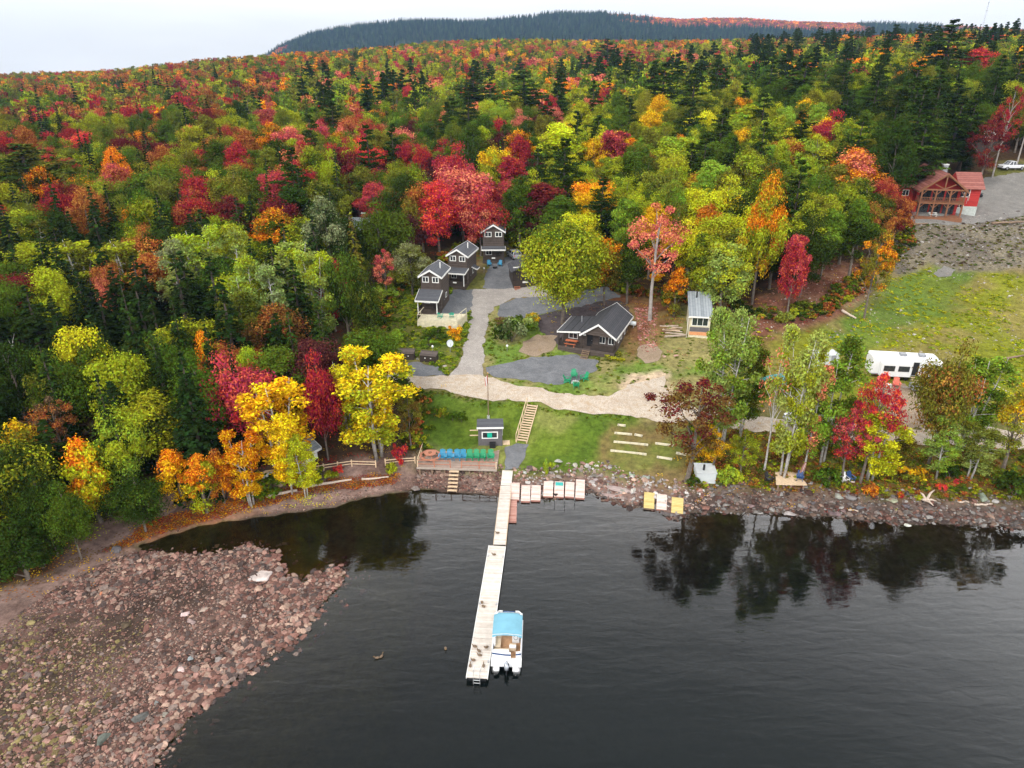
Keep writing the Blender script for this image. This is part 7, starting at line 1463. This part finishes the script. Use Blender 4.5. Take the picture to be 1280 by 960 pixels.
# rock ledges at the water
for x, y, w, l, c in [(765,620,46,'long flat pink rock ledge dipping into the water',(.30,.22,.20)),(775,611,52,'upper flat rock ledge below the terrace timbers',(.33,.26,.24)),(838,643,34,'dark wet rock ledge tongue beside the right yellow panel',(.12,.10,.10))]:
    p = at(x, y); w_ = w * mpp(p); o = link('rock_ledge', ROCKS[3]); o.location = (p.x, p.y, max(p.z, 0) - .02); o.scale = (w_, w_ * .38, .9 if w > 40 else .6); o.rotation_euler = (R(4), 0, R(-24)); o['c1'] = list(c); tag(o, l, 'rock ledge')
# logs
def log(x0, y0, x1, y1, r0, label, mat='log', dz=.05, group='driftwood and fallen logs'):
    a, b_ = at(x0, y0), at(x1, y1); o = MB(); d = b_ - a; n = 5; pts = [Vector((0, 0, r0 + dz)) + d * (k / n) + Vector((0, random.uniform(-.12, .12), random.uniform(-.03, .03))) for k in range(n + 1)]
    o.tube(pts, [r0 * (1.15 - .5 * k / n) for k in range(n + 1)], 8); tag(o.build('driftwood_log', M[mat], None, a, smooth=True), label, 'log', group)
log(333,622,372,615,.20,'long pale driftwood log lying on the left beach below the shrubs'); log(378,611,440,601,.17,'longest driftwood pole on the left beach'); log(452,601,486,598,.13,'thin driftwood pole near the seating deck'); log(316,617,336,611,.17,'short driftwood log at the left end of the beach logs'); log(366,607,396,600,.16,'grey root log at the foot of the scarlet bush')
log(1060,639,1072,640,.10,'small white driftwood stick on the right boulders'); log(1217,632,1240,632,.12,'pale driftwood pole near the end bush'); log(1196,628,1210,629,.10,'grey driftwood stick left of the pale pole'); log(1068,604,1050,603,.09,'pale log by the chairs on the right bank')
log(1052,390,1070,400,.20,'whitish fallen log at the left of the mossy field'); log(955,398,985,402,.22,'brown fallen log on the red dirt bank','postw'); log(1128,283,1160,281,.2,'log lying along the top of the rubble slope','postw'); log(1240,281,1279,279,.22,'long log along the gravel edge right of the red house','postw'); log(1248,452,1279,446,.18,'brown log at the right edge of the field','postw')
log(255,606,281,598,.12,'thin pale fallen stem under the orange maple on the left shore')
log(905,596,925,606,.08,'left arm of the crossed driftwood on the rocky bank','redwood'); log(930,604,916,607,.08,'right arm of the crossed driftwood on the rocky bank','redwood')
p = at(1157, 628); r = empty('driftwood_root', p, 0, 'pale twisted driftwood root on the right boulders', 'driftwood'); 
for k, (dx, dy, dz) in enumerate([(-1.3, .3, .3), (1.2, .9, .9), (.3, -.9, .1), (1.0, -.2, .2), (-.4, .8, .7)]): a = MB(); a.tube([(0, 0, .2), (dx * .5, dy * .5 + .1, dz * .6 + .25), (dx, dy, dz + .1)], [.16, .12, .04], 7); a.build('branch', M['log'], r, smooth=True)
# brush pile by the small grey cabin
p = at(842, 418); r = empty('timber_pile', p, 0, 'pile of grey boards and poles left of the small grey cabin', 'timber pile')
for k in range(16): a = MB(); an = random.uniform(-.5, .5); L_ = random.uniform(2, 3.4); y_ = random.uniform(-1.4, 2.4); z_ = random.uniform(.08, .5); a.bar((-L_ / 2 * math.cos(an), y_ - L_ / 2 * math.sin(an), z_), (L_ / 2 * math.cos(an), y_ + L_ / 2 * math.sin(an), z_ + random.uniform(-.05, .2)), .14, .1); a.build('pole' if k % 2 else 'board', M[random.choice(['log', 'postw', 'stairw'])], r)
p = at(905, 577); bl_ = None

# ---- fallen leaves (thin single blades lying on the ground)
lv = bpy.data.collections.new('leaf_shapes')
for k in range(3):
    V_, F_, B_ = leaves(np.array([(0, 0, 0), (.25, .1, 0), (-.15, .22, 0), (.1, -.25, 0), (-.28, -.1, 0)]) * 1.0, np.full(5, .09), np.tile([.05, .1, 1.0], (5, 1)) / 1.006, np.full(5, .2), np.random.default_rng(k)); me = mesh_np('leaf', V_, F_); a_ = me.attributes.new('blob', 'FLOAT', 'POINT'); a_.data.foreach_set('value', B_.astype(np.float32)); me.materials.append(M_leaf); lv.objects.link(bpy.data.objects.new('leaf_shape_%03d' % k, me))
qs = []; cs = []
for t in TREES:
    if t['p'].y > 135 or t['kind'] in ('spruce', 'pine', 'shrub'): continue
    for k in range(34): a = random.uniform(0, 6.283); rr = t['w'] * abs(random.gauss(0, .55)); qs.append((t['p'].x + rr * math.cos(a), t['p'].y + rr * math.sin(a))); cs.append(t['c1'] if t['n1'] not in ('green', 'deep', 'olive', 'lime', 'spring', 'pale', 'grey') else PAL[random.choice(['amber', 'rust', 'bronze'])])
q = np.array(qs); c = np.array(cs); k = sdist(q[:, 0], q[:, 1]) > .3; q = q[k]; c = c[k]
e_, _s = pts_in(zone([(130,690),(190,650),(300,622),(400,600),(500,590),(500,604),(400,616),(300,640),(200,668)]), 2500, .5, 30); q = np.vstack([q, e_]); c = np.vstack([c, np.array([PAL[x] for x in ['rust', 'orange', 'crimson', 'bronze']])[RNG.integers(0, 4, len(e_))]])
n = len(q); s_ = RNG.uniform(.6, 1.5, n); scatter('fallen_leaves', np.column_stack([q, height(q[:, 0], q[:, 1]) + .09]), np.stack([s_] * 3, 1), np.column_stack([np.zeros(n), np.zeros(n), RNG.uniform(0, 6.28, n)]), RNG.integers(0, 3, n), c * .8, c * .8, lv)
